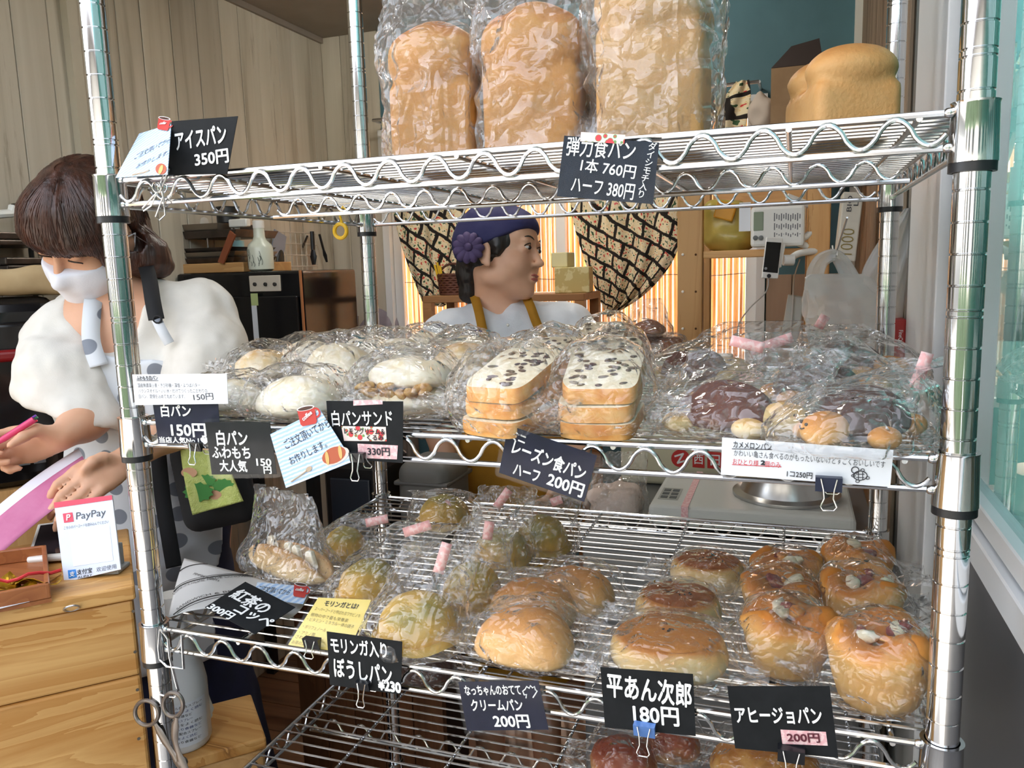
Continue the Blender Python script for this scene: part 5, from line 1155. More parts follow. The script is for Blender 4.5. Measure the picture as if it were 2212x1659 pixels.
# dark pouch and long skirt
S = SD((-.75, .20, .02), (.06, .98, .98), .007); S.ell(PE, (.17, .12, .14), rt_t, .05); S.cap(PE-Vector((0, 0, .1)), Vector((PE.x, PE.y, .14))+_fw*.02, .150, .22, .05); S.cut(Vector((0, 0, .12)), (0, 0, -1)); S.noise(.008, 16, 7)
link('skirt', relax(S.mesh('skirt'), 2, .5), NAVYF, pw, True, angle=180)
S = SD(atD(470, 1060, 1.44)-Vector((.16, .16, .14)), atD(470, 1060, 1.44)+Vector((.16, .16, .14)), .004); S.box(atD(462, 1040, 1.45), (.070, .022, .085), .03, rt_t); link('pouch', relax(S.mesh('pouch'), 1), BLACKF, pw, True, angle=180)
# towel tucked at the waist: green pile with printed leaves
tw = thing('hand_towel', 'lime green hand towel with dark green leaves tucked into the apron', 'towel', atD(455, 1112, 1.37))
tg = lambda u, v: catm([atD(392, 968, 1.395), atD(402, 1040, 1.375), atD(416, 1112, 1.37)], v).lerp(catm([atD(470, 962, 1.405), atD(505, 1030, 1.39), atD(527, 1082, 1.385)], v), u)-_fw*(.004*math.sin(u*6+v*3))
q = MB(); q.grid(tg, 22, 22); TOW = M('towel_pile', '#b9c268', .95, col2='#c8cf7c', scale=120, bump=1.0, bscale=420); solid(obj('cloth', q, TOW, tw), .008)
for (u, v, r_, mt) in ((.22, .66, .018, '#3f7a3a'), (.42, .52, .012, '#4c8a45'), (.74, .62, .013, '#4c8a45'), (.14, .38, .011, '#c79a78'), (.5, .74, .010, '#c79a78')):
    q = MB(); c = tg(u, v)-_fw*.0052; N_ = 22; pts_ = [c+(_r2*math.cos(2*PI*i/N_)*r_*1.25+_u2*math.sin(2*PI*i/N_)*r_*.8)*(1+(.22*(i % 2) if mt != '#c79a78' else 0)) for i in range(N_)]; q.add(pts_, [tuple(range(N_))]); obj('leaf_print', q, M('towel_print'+mt, mt, .95), tw, False)
# pen and papers in her hands
pn = thing('ballpoint_pen', 'pink multicolour ballpoint pen held in the writing hand', 'pen', atD(8, 952, 1.222)); A_, B_ = atD(-8, 958, 1.222), atD(74, 906, 1.236)
q = MB(); q.tube([A_, A_.lerp(B_, .2), B_], [.003, .0048, .0052], 12); obj('barrel', q, M('pen_pink', '#d63c6e', .25), pn); 
for i, c_ in enumerate(('#6b3fa0', '#2a8f5c', '#d8303f')):
    q = MB(); o_ = (_u2*math.cos(i*1.2)+_fw*math.sin(i*1.2))*.0045; q.tube([A_.lerp(B_, .62)+o_, A_.lerp(B_, 1.05)+o_], .0017, 6); obj('slider', q, M('pen_'+c_, c_, .3), pn)
def sheet(nm, lab, cs, mat, cat='paper', bend=.006):
    t = thing(nm, lab, cat, min(cs, key=lambda v: v.z)); q = MB()
    q.grid(lambda u, v: cs[0]*(1-u)*(1-v)+cs[1]*u*(1-v)+cs[2]*u*v+cs[3]*(1-u)*v+Vector((0, 0, bend*math.sin(PI*u))), 12, 8); solid(obj('sheet', q, mat, t), .0005); return t
sheet('white_paper', 'white sheet lying behind the pink order paper', [atD(-60, 1140, 1.19), atD(170, 968, 1.315), atD(196, 1018, 1.268), atD(-60, 1190, 1.16)], M('paper_white', '#dfdde6', .7))
sheet('pink_paper', 'pink order paper held over the counter by the person', [atD(-70, 1175, 1.165), atD(178, 985, 1.29), atD(204, 1035, 1.243), atD(-70, 1262, 1.13)], M('paper_pink', '#b8648c', .7, col2='#c4769a', scale=30))

# --- the woman in the mustard apron ----------------------------------------------------------------
HR = Head(atD(1082, 548, 1.93), _r2*.90-_fw*.40+_u2*.02, _u2*1.0, 1.0)
NB2 = atD(1072, 668, 1.965); R2 = atD(972, 730, 1.96); L2 = atD(1222, 712, 1.99); C2 = atD(1100, 790, 1.98); W2 = atD(1100, 940, 2.0); P2 = atD(1100, 1100, 2.02)
S = SD((-.34, .80, -.005), (.36, 1.52, 1.62), .0046)
HR.add_skull(S, NB2+_fw*.02)
lat2 = (L2-R2).normalized(); rt2 = np.array(Matrix((lat2, -_fw, lat2.cross(-_fw))).transposed())
S.ell(C2, (.145, .085, .14), rt2, .04); S.cap(R2+lat2*.03, L2-lat2*.03, .05, .05, .045); S.cap(NB2+_fw*.02, C2, .055, .07, .04); S.ell(W2, (.125, .085, .13), rt2, .05); S.ell(P2, (.155, .11, .14), rt2, .05)
E1, H1, E2, H2 = atD(935, 900, 1.93), atD(985, 1060, 1.86), atD(1285, 880, 1.95), atD(1220, 1040, 1.87)
S.chain([R2, E1, H1], [.045, .036, .023], .02); S.chain([L2, E2, H2], [.045, .036, .023], .02)
hand(S, H1, (_r2*.5-_u2*.7-_fw*.5), -_r2*.8-_fw*.3, .9, 1); hand(S, H2, (-_r2*.5-_u2*.7-_fw*.5), _r2*.8-_fw*.3, .9, -1)
for sg in (-1, 1):
    hp = P2+lat2*sg*.075-Vector((0, 0, .04)); S.chain([hp, Vector((hp.x, hp.y, .48)), Vector((hp.x, hp.y+.02, .08))], [.08, .055, .036], .03); S.chain([Vector((hp.x, hp.y+.02, .036)), Vector((hp.x+.02, hp.y-.08, .032))], [.034, .028], .02)
pr = thing('person', 'person in a navy bandana and mustard apron turned to the side', 'person', (P2.x, P2.y, 0))
link('body', relax(S.mesh('body'), 2, .5), SKIN2, pr, True, angle=180); HR.eyes(pr, (.1, 1, -.1)); HR.lips(pr)
S = SD(HR.c-Vector((.20, .20, .2)), HR.c+Vector((.2, .2, .16)), .0034)      # hair under the bandana
HR.ell(S, (0, -.018, .030), (.080, .096, .084)); HR.ell(S, (0, -.085, -.035), (.040, .034, .050), .02); S.chain([HR.p(0, -.085, -.05), HR.p(0, -.088, -.09), HR.p(0.0, -.075, -.118)], [.030, .024, .008], .01)
for sx in (-1, 1): HR.ell(S, (sx*.066, .022, .012), (.012, .012, .030), .01); HR.ell(S, (sx*.084, -.010, -.012), (.022, .019, .033), .006, True)
HR.ell(S, (0, .090, -.045), (.085, .066, .095), .006, True); HR.ell(S, (0, .005, -.085), (.09, .07, .060), .01, True); S.noise(.0016, 120, 3)
link('hair', relax(S.mesh('hair'), 1), HAIRK, pr, True, angle=180)
S = SD(HR.c-Vector((.20, .20, .1)), HR.c+Vector((.2, .2, .2)), .0034)       # bandana
HR.ell(S, (0, -.018, .034), (.088, .105, .094)); HR.ell(S, (0, .050, .058), (.064, .045, .036), .02); S.cut(HR.p(0, .07, .042), -HR.z*1.0+HR.y*.40); S.noise(.003, 30, 4)
link('bandana', relax(S.mesh('bandana'), 2), NAVYC, pr, True, angle=180)
q = MB(); cs = atD(1012, 535, 1.855)                                          # gathered scrunchie
for i in range(11):
    a = 2*PI*i/11; dv = _r2*math.cos(a)+_u2*math.sin(a); q.ell(cs+dv*.019, (.019, .011, .012), rot=Matrix((dv, _fw, dv.cross(_fw))).transposed(), nu=10, nv=8)
q.ell(cs-_fw*.006, (.011, .011, .011), nu=10, nv=8); obj('scrunchie', q, PURP, pr)
S = SD((-.40, .84, .90), (.42, 1.54, 1.42), .0048)                           # shirt
S.ell(C2, (.166, .106, .155), rt2, .04); S.cap(R2+lat2*.03, L2-lat2*.03, .064, .064, .05); S.ell(W2, (.145, .104, .13), rt2, .05); S.cap(NB2+_fw*.02-_u2*.03, NB2+_fw*.03+_u2*.01, .075, .068, .03)
S.chain([R2-lat2*.01, R2.lerp(E1, .5)-lat2*.01, E1], [.064, .066, .060], .04); S.chain([L2+lat2*.01, L2.lerp(E2, .5)+lat2*.02, E2+lat2*.01], [.064, .072, .066], .04)
S.cap(NB2+_fw*.02-_u2*.01, NB2+_fw*.02+_u2*.2, .058, .062, .008, True)
vtx = atD(1098, 700, 1.86); S.cap(NB2-_fw*.06+_u2*.03, vtx, .044, .006, .008, True)
S.cap(E1.lerp(H1, .02), E1.lerp(H1, .6), .045, .04, .006, True); S.cap(E2.lerp(H2, .02), E2.lerp(H2, .6), .048, .04, .006, True); S.noise(.0045, 24, 8); S.noise(.002, 60, 2)
link('shirt', relax(S.mesh('shirt'), 2), WHITEF, pr, True, angle=180)
S = SD((-.30, .86, .30), (.40, 1.56, 1.32), .0055)                           # apron
S.ell(C2, (.174, .118, .165), rt2, .04); S.ell(W2, (.152, .116, .14), rt2, .05); S.ell(P2, (.180, .135, .16), rt2, .05); S.cap(P2-Vector((0, 0, .08)), Vector((P2.x, P2.y, .42)), .16, .19, .06)
S.cut(atD(1115, 748, 1.88), _u2); S.cut(C2+_fw*.05, _fw); S.cut(atD(1042, 760, 1.9), -_r2+_u2*.25); S.cut(atD(1192, 740, 1.9), _r2+_u2*.35); S.cut(Vector((0, 0, .40)), (0, 0, -1)); S.noise(.005, 16, 3)
link('apron', relax(S.mesh('apron'), 2), MUST, pr, True, angle=180)
strap(pr, [atD(1023, 636, 1.955), atD(1033, 668, 1.885), atD(1042, 710, 1.872), atD(1052, 758, 1.868)], .022, MUST); strap(pr, [atD(1130, 628, 1.955), atD(1145, 660, 1.895), atD(1160, 700, 1.888), atD(1185, 756, 1.885)], .022, MUST)
q = MB()
for yy in (702, 742): q.ell(atD(1097+(yy-702)*.14, yy, 1.862), (.004, .003, .004), nu=8, nv=6)
obj('button', q, WHITEPL, pr)
# ------------------------------------------------------------------ back of the shop
# added tube lamp, out of view, brightens the dim inside of the shop
lp = thing('added_fill_lamp', 'added unseen tube lamp under the ceiling, brightens the shop inside', 'lamp', (0, 1.25, ZC-.05))
q = MB(); q.boxx(-.34, .34, 1.215, 1.285, ZC-.022, ZC); obj('housing', q, WHITEPL, lp, False)
m, n, l, b = newmat('added_tube_glow'); b.inputs['Emission Color'].default_value = (1, .95, .86, 1); b.inputs['Emission Strength'].default_value = 30; TUBE = m
q = MB(); q.rod((-.31, 1.25, ZC-.037), (.31, 1.25, ZC-.037), .0145, 12); obj('tube', q, TUBE, lp)
# patterned curtains: cream printed tiles on black
m, n, l, b = newmat('tile_print_cloth'); b.inputs['Roughness'].default_value = .9
uv = n.new('ShaderNodeUVMap'); bk = n.new('ShaderNodeTexBrick'); bk.inputs['Scale'].default_value = 1; bk.inputs['Mortar Size'].default_value = .0085; bk.inputs['Brick Width'].default_value = .098; bk.inputs['Row Height'].default_value = .066; bk.inputs['Mortar Smooth'].default_value = .25; bk.offset = .5
wn = n.new('ShaderNodeTexNoise'); wn.inputs['Scale'].default_value = 22; l.new(uv.outputs[0], wn.inputs['Vector'])
mx = n.new('ShaderNodeMix'); mx.data_type = 'RGBA'; mx.inputs[0].default_value = .018; l.new(uv.outputs[0], mx.inputs[6]); l.new(wn.outputs['Color'], mx.inputs[7]); l.new(mx.outputs[2], bk.inputs['Vector'])
n2 = n.new('ShaderNodeTexNoise'); n2.inputs['Scale'].default_value = 62; n2.inputs['Detail'].default_value = 1; l.new(uv.outputs[0], n2.inputs['Vector'])
cr = n.new('ShaderNodeValToRGB'); cr.color_ramp.interpolation = 'CONSTANT'; e = cr.color_ramp.elements; e[0].color = hexc('#3c5a3a'); e[1].position = .38; e[1].color = hexc('#eedfbd')
for ps, c_ in ((.56, '#e8c98a'), (.60, '#eedfbd'), (.645, '#d23f3a')): k = e.new(ps); k.color = hexc(c_)
l.new(n2.outputs['Fac'], cr.inputs[0]); l.new(cr.outputs[0], bk.inputs['Color1']); l.new(cr.outputs[0], bk.inputs['Color2']); bk.inputs['Mortar'].default_value = hexc('#1d1613'); bk.inputs['Bias'].default_value = 0
l.new(bk.outputs['Color'], b.inputs['Base Color']); TILEC = m
def drape(t, left, right, Y, folds, amp, rotuv, nu=60, nv=50, nm='cloth'):
    Lp, Rp = [atY(p[0], p[1], Y) for p in left], [atY(p[0], p[1], Y) for p in right]; b = MB()
    def g_(u, v):
        a, c = catm(Lp, v), catm(Rp, v); p = a.lerp(c, u); p.y += amp*math.sin(u*folds*2*PI+v*2.0)*(.35+.65*math.sin(PI*min(1, u*1.0)))-.01*v; return p
    b.grid(g_, nu, nv); me = b.mesh(nm); ul = me.uv_layers.new(name='UVMap'); ca, sa = math.cos(rotuv), math.sin(rotuv)
    ww = (Rp[0]-Lp[0]).length*1.15; hh = sum((Lp[i+1]-Lp[i]).length for i in range(len(Lp)-1))
    for lp_ in me.loops:
        i = lp_.vertex_index; u, v = (i % nu)/(nu-1)*ww, (i//nu)/(nv-1)*hh; ul.data[lp_.index].uv = (u*ca-v*sa, u*sa+v*ca)
    return solid(link(nm, me, TILEC, t), .0015)
cL = thing('patterned_curtain', 'black cloth curtain printed with cream tiles, beside the plank wall', 'curtain', atY(900, 640, 1.98), 'tile print curtains')
drape(cL, [(824, 262), (846, 440), (872, 545), (905, 632), (918, 660)], [(1010, 262), (1005, 440), (1004, 545), (985, 632), (960, 662)], 1.98, 3, .014, -.50)
drape(cL, [(824, 262), (828, 300), (832, 330), (838, 345)], [(846, 262), (846, 300), (845, 330), (843, 345)], 1.965, 1, .004, .2, 10, 10, 'cloth_edge')
cR = thing('patterned_curtain', 'black cloth curtain printed with cream tiles, beside the pine shelf post', 'curtain', atY(1315, 680, 1.98), 'tile print curtains')
drape(cR, [(1215, 200), (1232, 440), (1262, 560), (1298, 652), (1313, 684)], [(1560, 200), (1470, 440), (1462, 545), (1400, 630), (1318, 684)], 1.98, 4, .016, -.42)
drape(cR, [(1590, 176), (1562, 215), (1548, 250), (1544, 290)], [(1618, 172), (1622, 205), (1616, 250), (1608, 290)], 1.96, 1.5, .008, .25, 30, 26, 'gathered_end')
rdt = thing('curtain_rod', 'thin steel curtain rod above the window', 'rod', atY(1200, 215, 1.98)); ra, rb_ = atY(805, 260, 1.98), atY(1640, 172, 1.98); rb_.z = ra.z
q = MB(); q.rod(ra, rb_, .006, 8); obj('rod', q, STEEL, rdt)
for e_ in (ra, rb_): q = MB(); q.rod(e_, Vector((e_.x, YB, e_.z)), .005, 8); obj('bracket', q, STEEL, rdt)
# things on the window side: low pine rack, baskets and boxes
def pix(px0, py0, px1, py1, Y): a, b_ = atY(px0, py0, Y), atY(px1, py1, Y); return a.x, b_.x, b_.z, a.z
tb = thing('side_rack', 'low brown wooden rack standing before the window', 'rack', (atY(1090, 700, 1.62).x, 1.72, 0))
x0, x1, z0, z1 = pix(912, 640, 1262, 662, 1.62); zt_ = z1
q = MB(); q.boxx(x0, x1, 1.62, 1.84, zt_-.022, zt_); bev(obj('top', q, wood('brown_board', '#9a6a3e', '#ab7a4b', '#70461f', 0, 12, .07, .5), tb, False), .002)
for lx in (x0, x1-.03):
    for ly in (1.62, 1.81): q = MB(); q.boxx(lx, lx+.03, ly, ly+.03, 0, zt_-.022); obj('leg', q, MATS['brown_board'], tb, False)
q = MB(); q.boxx(x0+.03, x1-.03, 1.625, 1.645, zt_-.16, zt_-.13); obj('rail', q, MATS['brown_board'], tb, False)
x0, x1, z0, z1 = pix(936, 590, 1004, 640, 1.66); bc = Vector(((x0+x1)/2, 1.70, zt_)); bw = (x1-x0)/2
t = thing('wicker_basket', 'small dark brown wicker basket with a looped handle', 'basket', bc)
for i in range(9): q = MB(); q.tube([bc+Vector((bw*(.88+.012*i)*math.cos(a/30*2*PI), bw*.75*(.88+.012*i)*math.sin(a/30*2*PI), .006+i*.0075+.0015*(-1)**(a+i))) for a in range(30)], .0042, 6, closed=True); obj('weave_ring', q, M('wicker', '#5f3423', .6), t)
q = MB(); q.tube([bc+Vector((bw*.9*math.cos(PI*a/12), 0, .066+.036*math.sin(PI*a/12))) for a in range(13)], .004, 6); obj('handle', q, MATS['wicker'], t)
q = MB(); q.lathe([(bw*.8, .001), (bw*.8, .005)], bc, 24); obj('base', q, MATS['wicker'], t)
q = MB()
for dx, dz in ((-.018, .05), (-.012, .058), (-.006, .046)): q.rod(bc+Vector((-bw*.5+dx, -.01, .03)), bc+Vector((-bw*.6+dx*1.6, -.012, .05+dz)), .004, 6)
o = obj('yellow_cutlery', q, M('yellow_plastic', '#e0b52c', .4)); tag(o, 'bunch of bright yellow plastic handles in the wicker basket', 'cutlery', kind=None); o['kind'] = 'stuff'
PATB = M('patterned_cream_card', '#d9cd96', .6, col2='#c2ad6e', scale=40, contrast=(.47, .53))
def carton(nm, lab, px0, py0, px1, py1, Y, d, mat, cat='box', zb=None, rot=0, group=None, lid=None):
    x0, x1, z0, z1 = pix(px0, py0, px1, py1, Y); z0 = zb if zb is not None else z0; t = thing(nm, lab, cat, ((x0+x1)/2, Y+d/2, z0), group)
    q = MB(); q.box(((x0+x1)/2, Y+d/2, (z0+z1)/2), (x1-x0, d, z1-z0), Matrix.Rotation(rot, 3, 'Z')); bev(obj('body', q, mat, t, False), .003)
    if lid: q = MB(); q.box(((x0+x1)/2, Y+d/2, z1+.006), (x1-x0+.008, d+.008, .016), Matrix.Rotation(rot, 3, 'Z')); bev(obj('lid', q, lid, t, False), .003)
    return t
carton('gift_box', 'cream patterned box on the wooden rack, next to the baker', 1192, 578, 1266, 640, 1.66, .13, PATB, zb=zt_, rot=.15); carton('gift_box', 'smaller cream box on top of the patterned one', 1190, 546, 1226, 578, 1.68, .09, M('cream_card', '#ddd3a2', .6), zb=atY(1210, 578, 1.66).z+.0005)
carton('cream_tub', 'plain cream tub between the wicker basket and the baker', 1002, 590, 1050, 640, 1.70, .09, M('cream_tub', '#cfc79c', .5), 'tub', zb=zt_)
# bagged dark rolls on the work table -------------------------------------------------------------
TZ = .900; TX0, TX1, TY0, TY1 = max(.36, atY(1248, 1230, .68).x), XR-.04, .68, 1.20
wt_ = thing('work_table', 'grey steel work table standing right behind the rack', 'table', ((TX0+TX1)/2, (TY0+TY1)/2, 0))
SHEET = M('grey_steel_sheet', '#77797c', .38, .55)
q = MB(); q.boxx(TX0, TX1, TY0, TY1, TZ-.03, TZ); bev(obj('top', q, SHEET, wt_, False), .003)
for i in range(3): a = TX0+.004+(TX1-TX0)*i/3; q = MB(); q.boxx(a+.003, a+(TX1-TX0)/3-.005, TY0+.01, TY0+.03, .10, TZ-.036); bev(obj('door', q, SHEET, wt_, False), .003)
q = MB(); q.boxx(TX0+.005, TX1-.005, TY0+.03, TY1-.01, .08, TZ-.03); obj('carcass', q, M('dark_steel', '#4c4e52', .45, .5), wt_, False)
for lx in (TX0+.01, TX1-.03):
    for ly in (TY0+.03, TY1-.04): q = MB(); q.boxx(lx, lx+.02, ly, ly+.02, 0, .08); obj('leg', q, STEEL, wt_, False)
# the rolls stand on a cream tub behind the scale so they show over the second shelf
x0, x1, zz0, zz1 = pix(1338, 790, 1566, 800, 1.03); CRZ = zz1; bx = thing('storage_tub', 'tall cream storage tub with red labels behind the scale', 'tub', ((x0+x1)/2, 1.11, TZ))
q = MB(); q.boxx(x0, x1, 1.03, 1.19, TZ+.0005, CRZ); bev(obj('body', q, M('tub_cream', '#cfc9ab', .45), bx, False), .008, 3); q = MB(); q.boxx(x0-.006, x1+.006, 1.024, 1.196, CRZ+.0002, CRZ+.012); bev(obj('lid', q, M('tub_lid', '#c3bea6', .5), bx, False), .003)
RDL = M('label_red', '#c8302c', .5)
lc = Card.__new__(Card); lc.t = bx; lc.TL = Vector((x0, 1.029, CRZ)); lc.n = Vector((0, -1, 0)); lc.u = Vector((1, 0, 0)); lc.v = Vector((0, 0, 1)); lc.thick = .0004; lc.mx = lc.my = (x1-x0)/228
lc.blob(1470, 990, 20, 19, RDL, .0003, name='label'); lc.patch([(1496, 973), (1522, 975), (1522, 1011), (1496, 1009)], RDL, .0003, 'label'); lc.patch([(1528, 975), (1562, 978), (1562, 1014), (1528, 1011)], RDL, .0003, 'label')
lc.text('N', 1470, 990, 20, 22, INKW, .02, rot=-70); lc.text('西', 1509, 992, 20, 22, INKW, .01); lc.text('日', 1545, 994, 20, 24, INKW, .01)
ROLLD = crust('dark_roll_crust', '#a8683a', '#8f5127', '#6e3a1c', -.4, 1, 20, .5)
for i, (px, py, r_) in enumerate(((1372, 792, .046), (1428, 794, .044))):
    c = Vector((atY(px, py, 1.10).x, 1.10+i*.03, CRZ+.0125)); t = thing('bagged_roll', ('round dark roll in a bag next to the raisin bread' if i == 0 else 'round dark roll in a bag next to the pine post'), 'bread', c, 'bagged dark rolls on the tub')
    b = MB(); b.tube([(r_*.62*math.cos(a/24*2*PI), r_*.62*math.sin(a/24*2*PI), r_*.55) for a in range(24)], r_*.5, 14, closed=True); put('roll', b, ROLLD, t, c+Vector((0, 0, -r_*.04))); upright(t, c, r_*1.15, r_*1.15, r_*1.05, c+Vector((.0, .01, r_*1.25)), .03, 0, .1, 300+i, mat=FILMH)
c = Vector((atY(1402, 740, 1.12).x, 1.115, CRZ+.0125+.049)); t = thing('bagged_roll', 'dark roll in a peaked bag lying on top of the two others', 'bread', c, 'bagged dark rolls on the tub')
put('roll', bunmesh(.040, .034, .036, 9, .05), ROLLD, t, c); upright(t, c, .046, .040, .038, c+Vector((0, .0, .085)), .03, 0, .2, 305, mat=FILMH)
# pine shelf unit with holes ------------------------------------------------------------------------
ps = thing('pine_shelf', 'pine shelf unit with peg holes in its posts', 'shelf', (atY(1600, 700, 1.35).x, 1.45, 0))
x0, x1, _, _ = pix(1463, 600, 1517, 640, 1.34); q = MB(); q.boxx(x0, x1, 1.34, 1.375, 0, 1.62); bev(obj('post', q, PINE, ps, False), .003); PX0, PX1 = x0, x1
x2, x3, _, _ = pix(1519, 600, 1534, 640, 1.60); q = MB(); q.boxx(x2-.02, x3, 1.60, 1.635, 0, 1.62); bev(obj('post', q, PINE, ps, False), .003)
x4, x5, _, _ = pix(1742, 600, 1790, 640, 1.34); q = MB(); q.boxx(x4, x5, 1.34, 1.375, 0, 1.62); bev(obj('post', q, PINE, ps, False), .003); q = MB(); q.boxx(x4, x5, 1.60, 1.635, 0, 1.62); bev(obj('post', q, PINE, ps, False), .003)
SBZ = atY(1600, 540, 1.34).z
for zz in (SBZ, .60): q = MB(); q.boxx(x1+.001, x4-.001, 1.345, 1.63, zz-.018, zz); bev(obj('board', q, PINEX, ps, False), .002)
q = MB(); q.boxx(x1+.001, x4-.001, 1.60, 1.62, SBZ+.02, 1.60); obj('back_panel', q, PINEX, ps, False)
pg = MB(); ph = MB()
for yy in (550, 630, 710): p = atY(1475, yy, 1.339); pg.lathe([(.0035, 0), (.0035, .003), (.002, .004)], p, 10, axis=(0, -1, 0)); p = atY(1503, yy+0, 1.339); ph.lathe([(.003, 0), (.003, .0008)], p, 10, axis=(0, -1, 0))
obj('shelf_pin', pg, M('pin_bright', '#efe6d8', .3), ps)['kind'] = 'stuff'; obj('peg_hole', ph, M('hole_dark', '#5a3a1c', .9), ps)['kind'] = 'stuff'
# on it: yellow bag, dial-up timer with printed table
t = thing('flour_bag', 'olive yellow plastic bag of flour on the pine shelf', 'bag', (atY(1555, 535, 1.42).x, 1.45, SBZ)); S = SD((t.location.x-.1, 1.34, SBZ-.005), (t.location.x+.1, 1.58, SBZ+.2), .006); S.box((t.location.x+.01, 1.46, SBZ+.065), (.055, .055, .066), .03); S.ell((t.location.x+.04, 1.45, SBZ+.03), (.06, .06, .035), None, .02); S.noise(.006, 30, 4); link('bag_body', relax(S.mesh('bag_body'), 1), M('olive_film', '#b2a24e', .3, col2='#c6b25f', scale=20), t, True, angle=180)
q = MB(); a0 = t.location; q.box((a0.x+.015, 1.392, SBZ+.10), (.05, .012, .045), Matrix.Rotation(.3, 3, 'Y')); bev(obj('orange_packet', q, M('orange_packet', '#d99a2a', .4), t, False), .004)
tm = thing('timer_unit', 'white wall unit with a small grey display and printed table', 'device', atY(1668, 530, 1.325)); CDW = M('device_white', '#e4e4df', .4)
def yrect(px0, py0, px1, py1, Y, d): b = MB(); a, c = atY(px0, py0, Y), atY(px1, py1, Y); b.boxx(a.x, c.x, Y, Y+d, c.z, a.z); return b
bev(obj('body', yrect(1622, 447, 1738, 531, 1.318, .022), CDW, tm, False), .008); bev(obj('display', yrect(1628, 458, 1649, 498, 1.3165, .003), M('lcd', '#7f8d78', .25), tm, False), .002)
for px in (1632, 1644): q = MB(); q.lathe([(.006, 0), (.006, .003), (.003, .0035)], atY(px, 514, 1.318), 14, axis=(0, -1, 0)); obj('button', q, M('device_grey', '#5d615f', .4), tm)
for i in range(12):
    for (y0_, y1_) in ((460, 478), (482, 497), (502, 512)):
        q = MB(); a = atY(1672+i*5, y0_+(i*7 % 5), 1.3172); c = atY(1672+i*5+2, y1_-(i*5 % 7), 1.3172); q.add([(a.x, 1.3172, a.z), (c.x, 1.3172, a.z), (c.x, 1.3172, c.z), (a.x, 1.3172, c.z)], [(0, 1, 2, 3)]); obj('print_mark', q, M('print_grey', '#6c6f72', .7), tm, False)
q = MB(); q.boxx(*[f(v) for f, v in ((lambda v: v, atY(1597, 440, 1.33).x), (lambda v: v, atY(1622, 440, 1.33).x))], 1.326, 1.329, atY(1600, 500, 1.33).z, atY(1600, 438, 1.33).z); o = obj('paper_label', q, CARDW, None, False); tag(o, 'small printed label hanging beside the white wall unit', 'label')
# phone on a bendy arm
PD = 1.90; ph_ = thing('smartphone', 'white smartphone with a dark screen clipped to a bendy arm', 'phone', atD(1665, 600, PD))
def pquad(cs, D): return [atD(c[0], c[1], D) for c in cs]
def slab(cs, D, th, mat, nm, t): b = MB(); P = pquad(cs, D); b.prism(P, (0, 0, 0), _fw*th); return bev(obj(nm, b, mat, t, False), .002)
slab([(1656, 512), (1692, 514), (1681, 602), (1646, 600)], PD, .008, CDW, 'body', ph_); slab([(1656, 522), (1688, 524), (1680, 590), (1648, 587)], PD-.0008, .001, M('phone_screen', '#121417', .1), 'screen', ph_)
q = MB(); q.lathe([(.005, 0), (.005, .001)], atD(1661, 596, PD-.001), 12, axis=-_fw); obj('home_button', q, M('home_dark', '#2a2a2c', .4), ph_); q = MB(); q.lathe([(.0035, 0), (.0035, .001)], atD(1654, 580, PD-.001), 10, axis=-_fw); obj('icon', q, M('icon_grey', '#8a8d90', .5), ph_)
am = thing('bendy_arm', 'white bendy clamp arm holding the smartphone', 'phone holder', atD(1720, 560, 1.92))
q = MB(); q.tube([catm([atD(p[0], p[1], d_) for p, d_ in (((1706, 560), 1.915), ((1725, 548), 1.92), ((1756, 543), 1.93), ((1792, 542), 1.94))], i/20) for i in range(21)], .0085, 10); obj('arm', q, CDW, am)
q = MB(); q.tube([catm([atD(p[0], p[1], d_) for p, d_ in (((1784, 541), 1.95), ((1755, 535), 1.94), ((1722, 522), 1.93), ((1745, 508), 1.93), ((1772, 480), 1.93), ((1768, 452), 1.93), ((1740, 440), 1.93), ((1700, 425), 1.93))], i/40) for i in range(41)], .0085, 10); obj('arm', q, CDW, am)
slab([(1686, 525), (1698, 526), (1688, 578), (1678, 576)], PD+.006, .012, WHITEPL, 'clamp', am); q = MB(); q.lathe([(.013, -.012), (.013, .012)], atD(1703, 562, 1.915), 14, axis=_r2); obj('joint', q, CDW, am)
q = MB(); q.tube([catm([atD(p[0], p[1], d_) for p, d_ in (((1660, 602), 1.905), ((1655, 630), 1.91), ((1620, 665), 1.95), ((1596, 700), 1.93), ((1592, 740), 1.92))], i/24) for i in range(25)], .0016, 6); tag(obj('charging_cable', q, M('cable_grey', '#a5a29c', .5)), 'thin grey charging cable hanging from the smartphone', 'cable')
# power strip on planks, glove carton, hung bags
t = thing('power_strip', 'white power strip leaning on the pale planks', 'power strip', atY(1712, 740, 1.58)); q = MB(); P = [atY(p[0], p[1], 1.58) for p in ((1702, 636), (1739, 642), (1722, 752), (1684, 744))]; q.prism(P, (0, 0, 0), (0, .03, 0)); bev(obj('body', q, M('strip_white', '#cfd3cc', .5), t, False), .004)
q = MB(); q.tube([catm([atY(p[0], p[1], 1.572) for p in ((1728, 560), (1716, 600), (1712, 660), (1708, 720))], i/16) for i in range(17)], .0018, 6); obj('cord', q, CDW, t)
t = thing('glove_carton', 'tall white carton marked 1000 leaning by the post', 'box', atY(1832, 565, 1.22)); q = MB(); P = [atY(p[0], p[1], 1.22) for p in ((1822, 414), (1866, 416), (1848, 566), (1806, 560))]; q.prism(P, (0, 0, 0), (0, .12, 0)); bev(obj('body', q, M('carton_white', '#d2cdbf', .6), t, False), .003)
cc = Card.__new__(Card); cc.t = t; cc.TL, cc.TR, cc.BR, cc.BL = [p+Vector((0, -.0006, 0)) for p in P]; cc.u = (cc.BL-cc.TL).normalized()*-1; cc.n = Vector((0, -1, 0)); cc.v = cc.n.cross(cc.u); cc.mx = cc.my = .00115; cc.thick = .0004
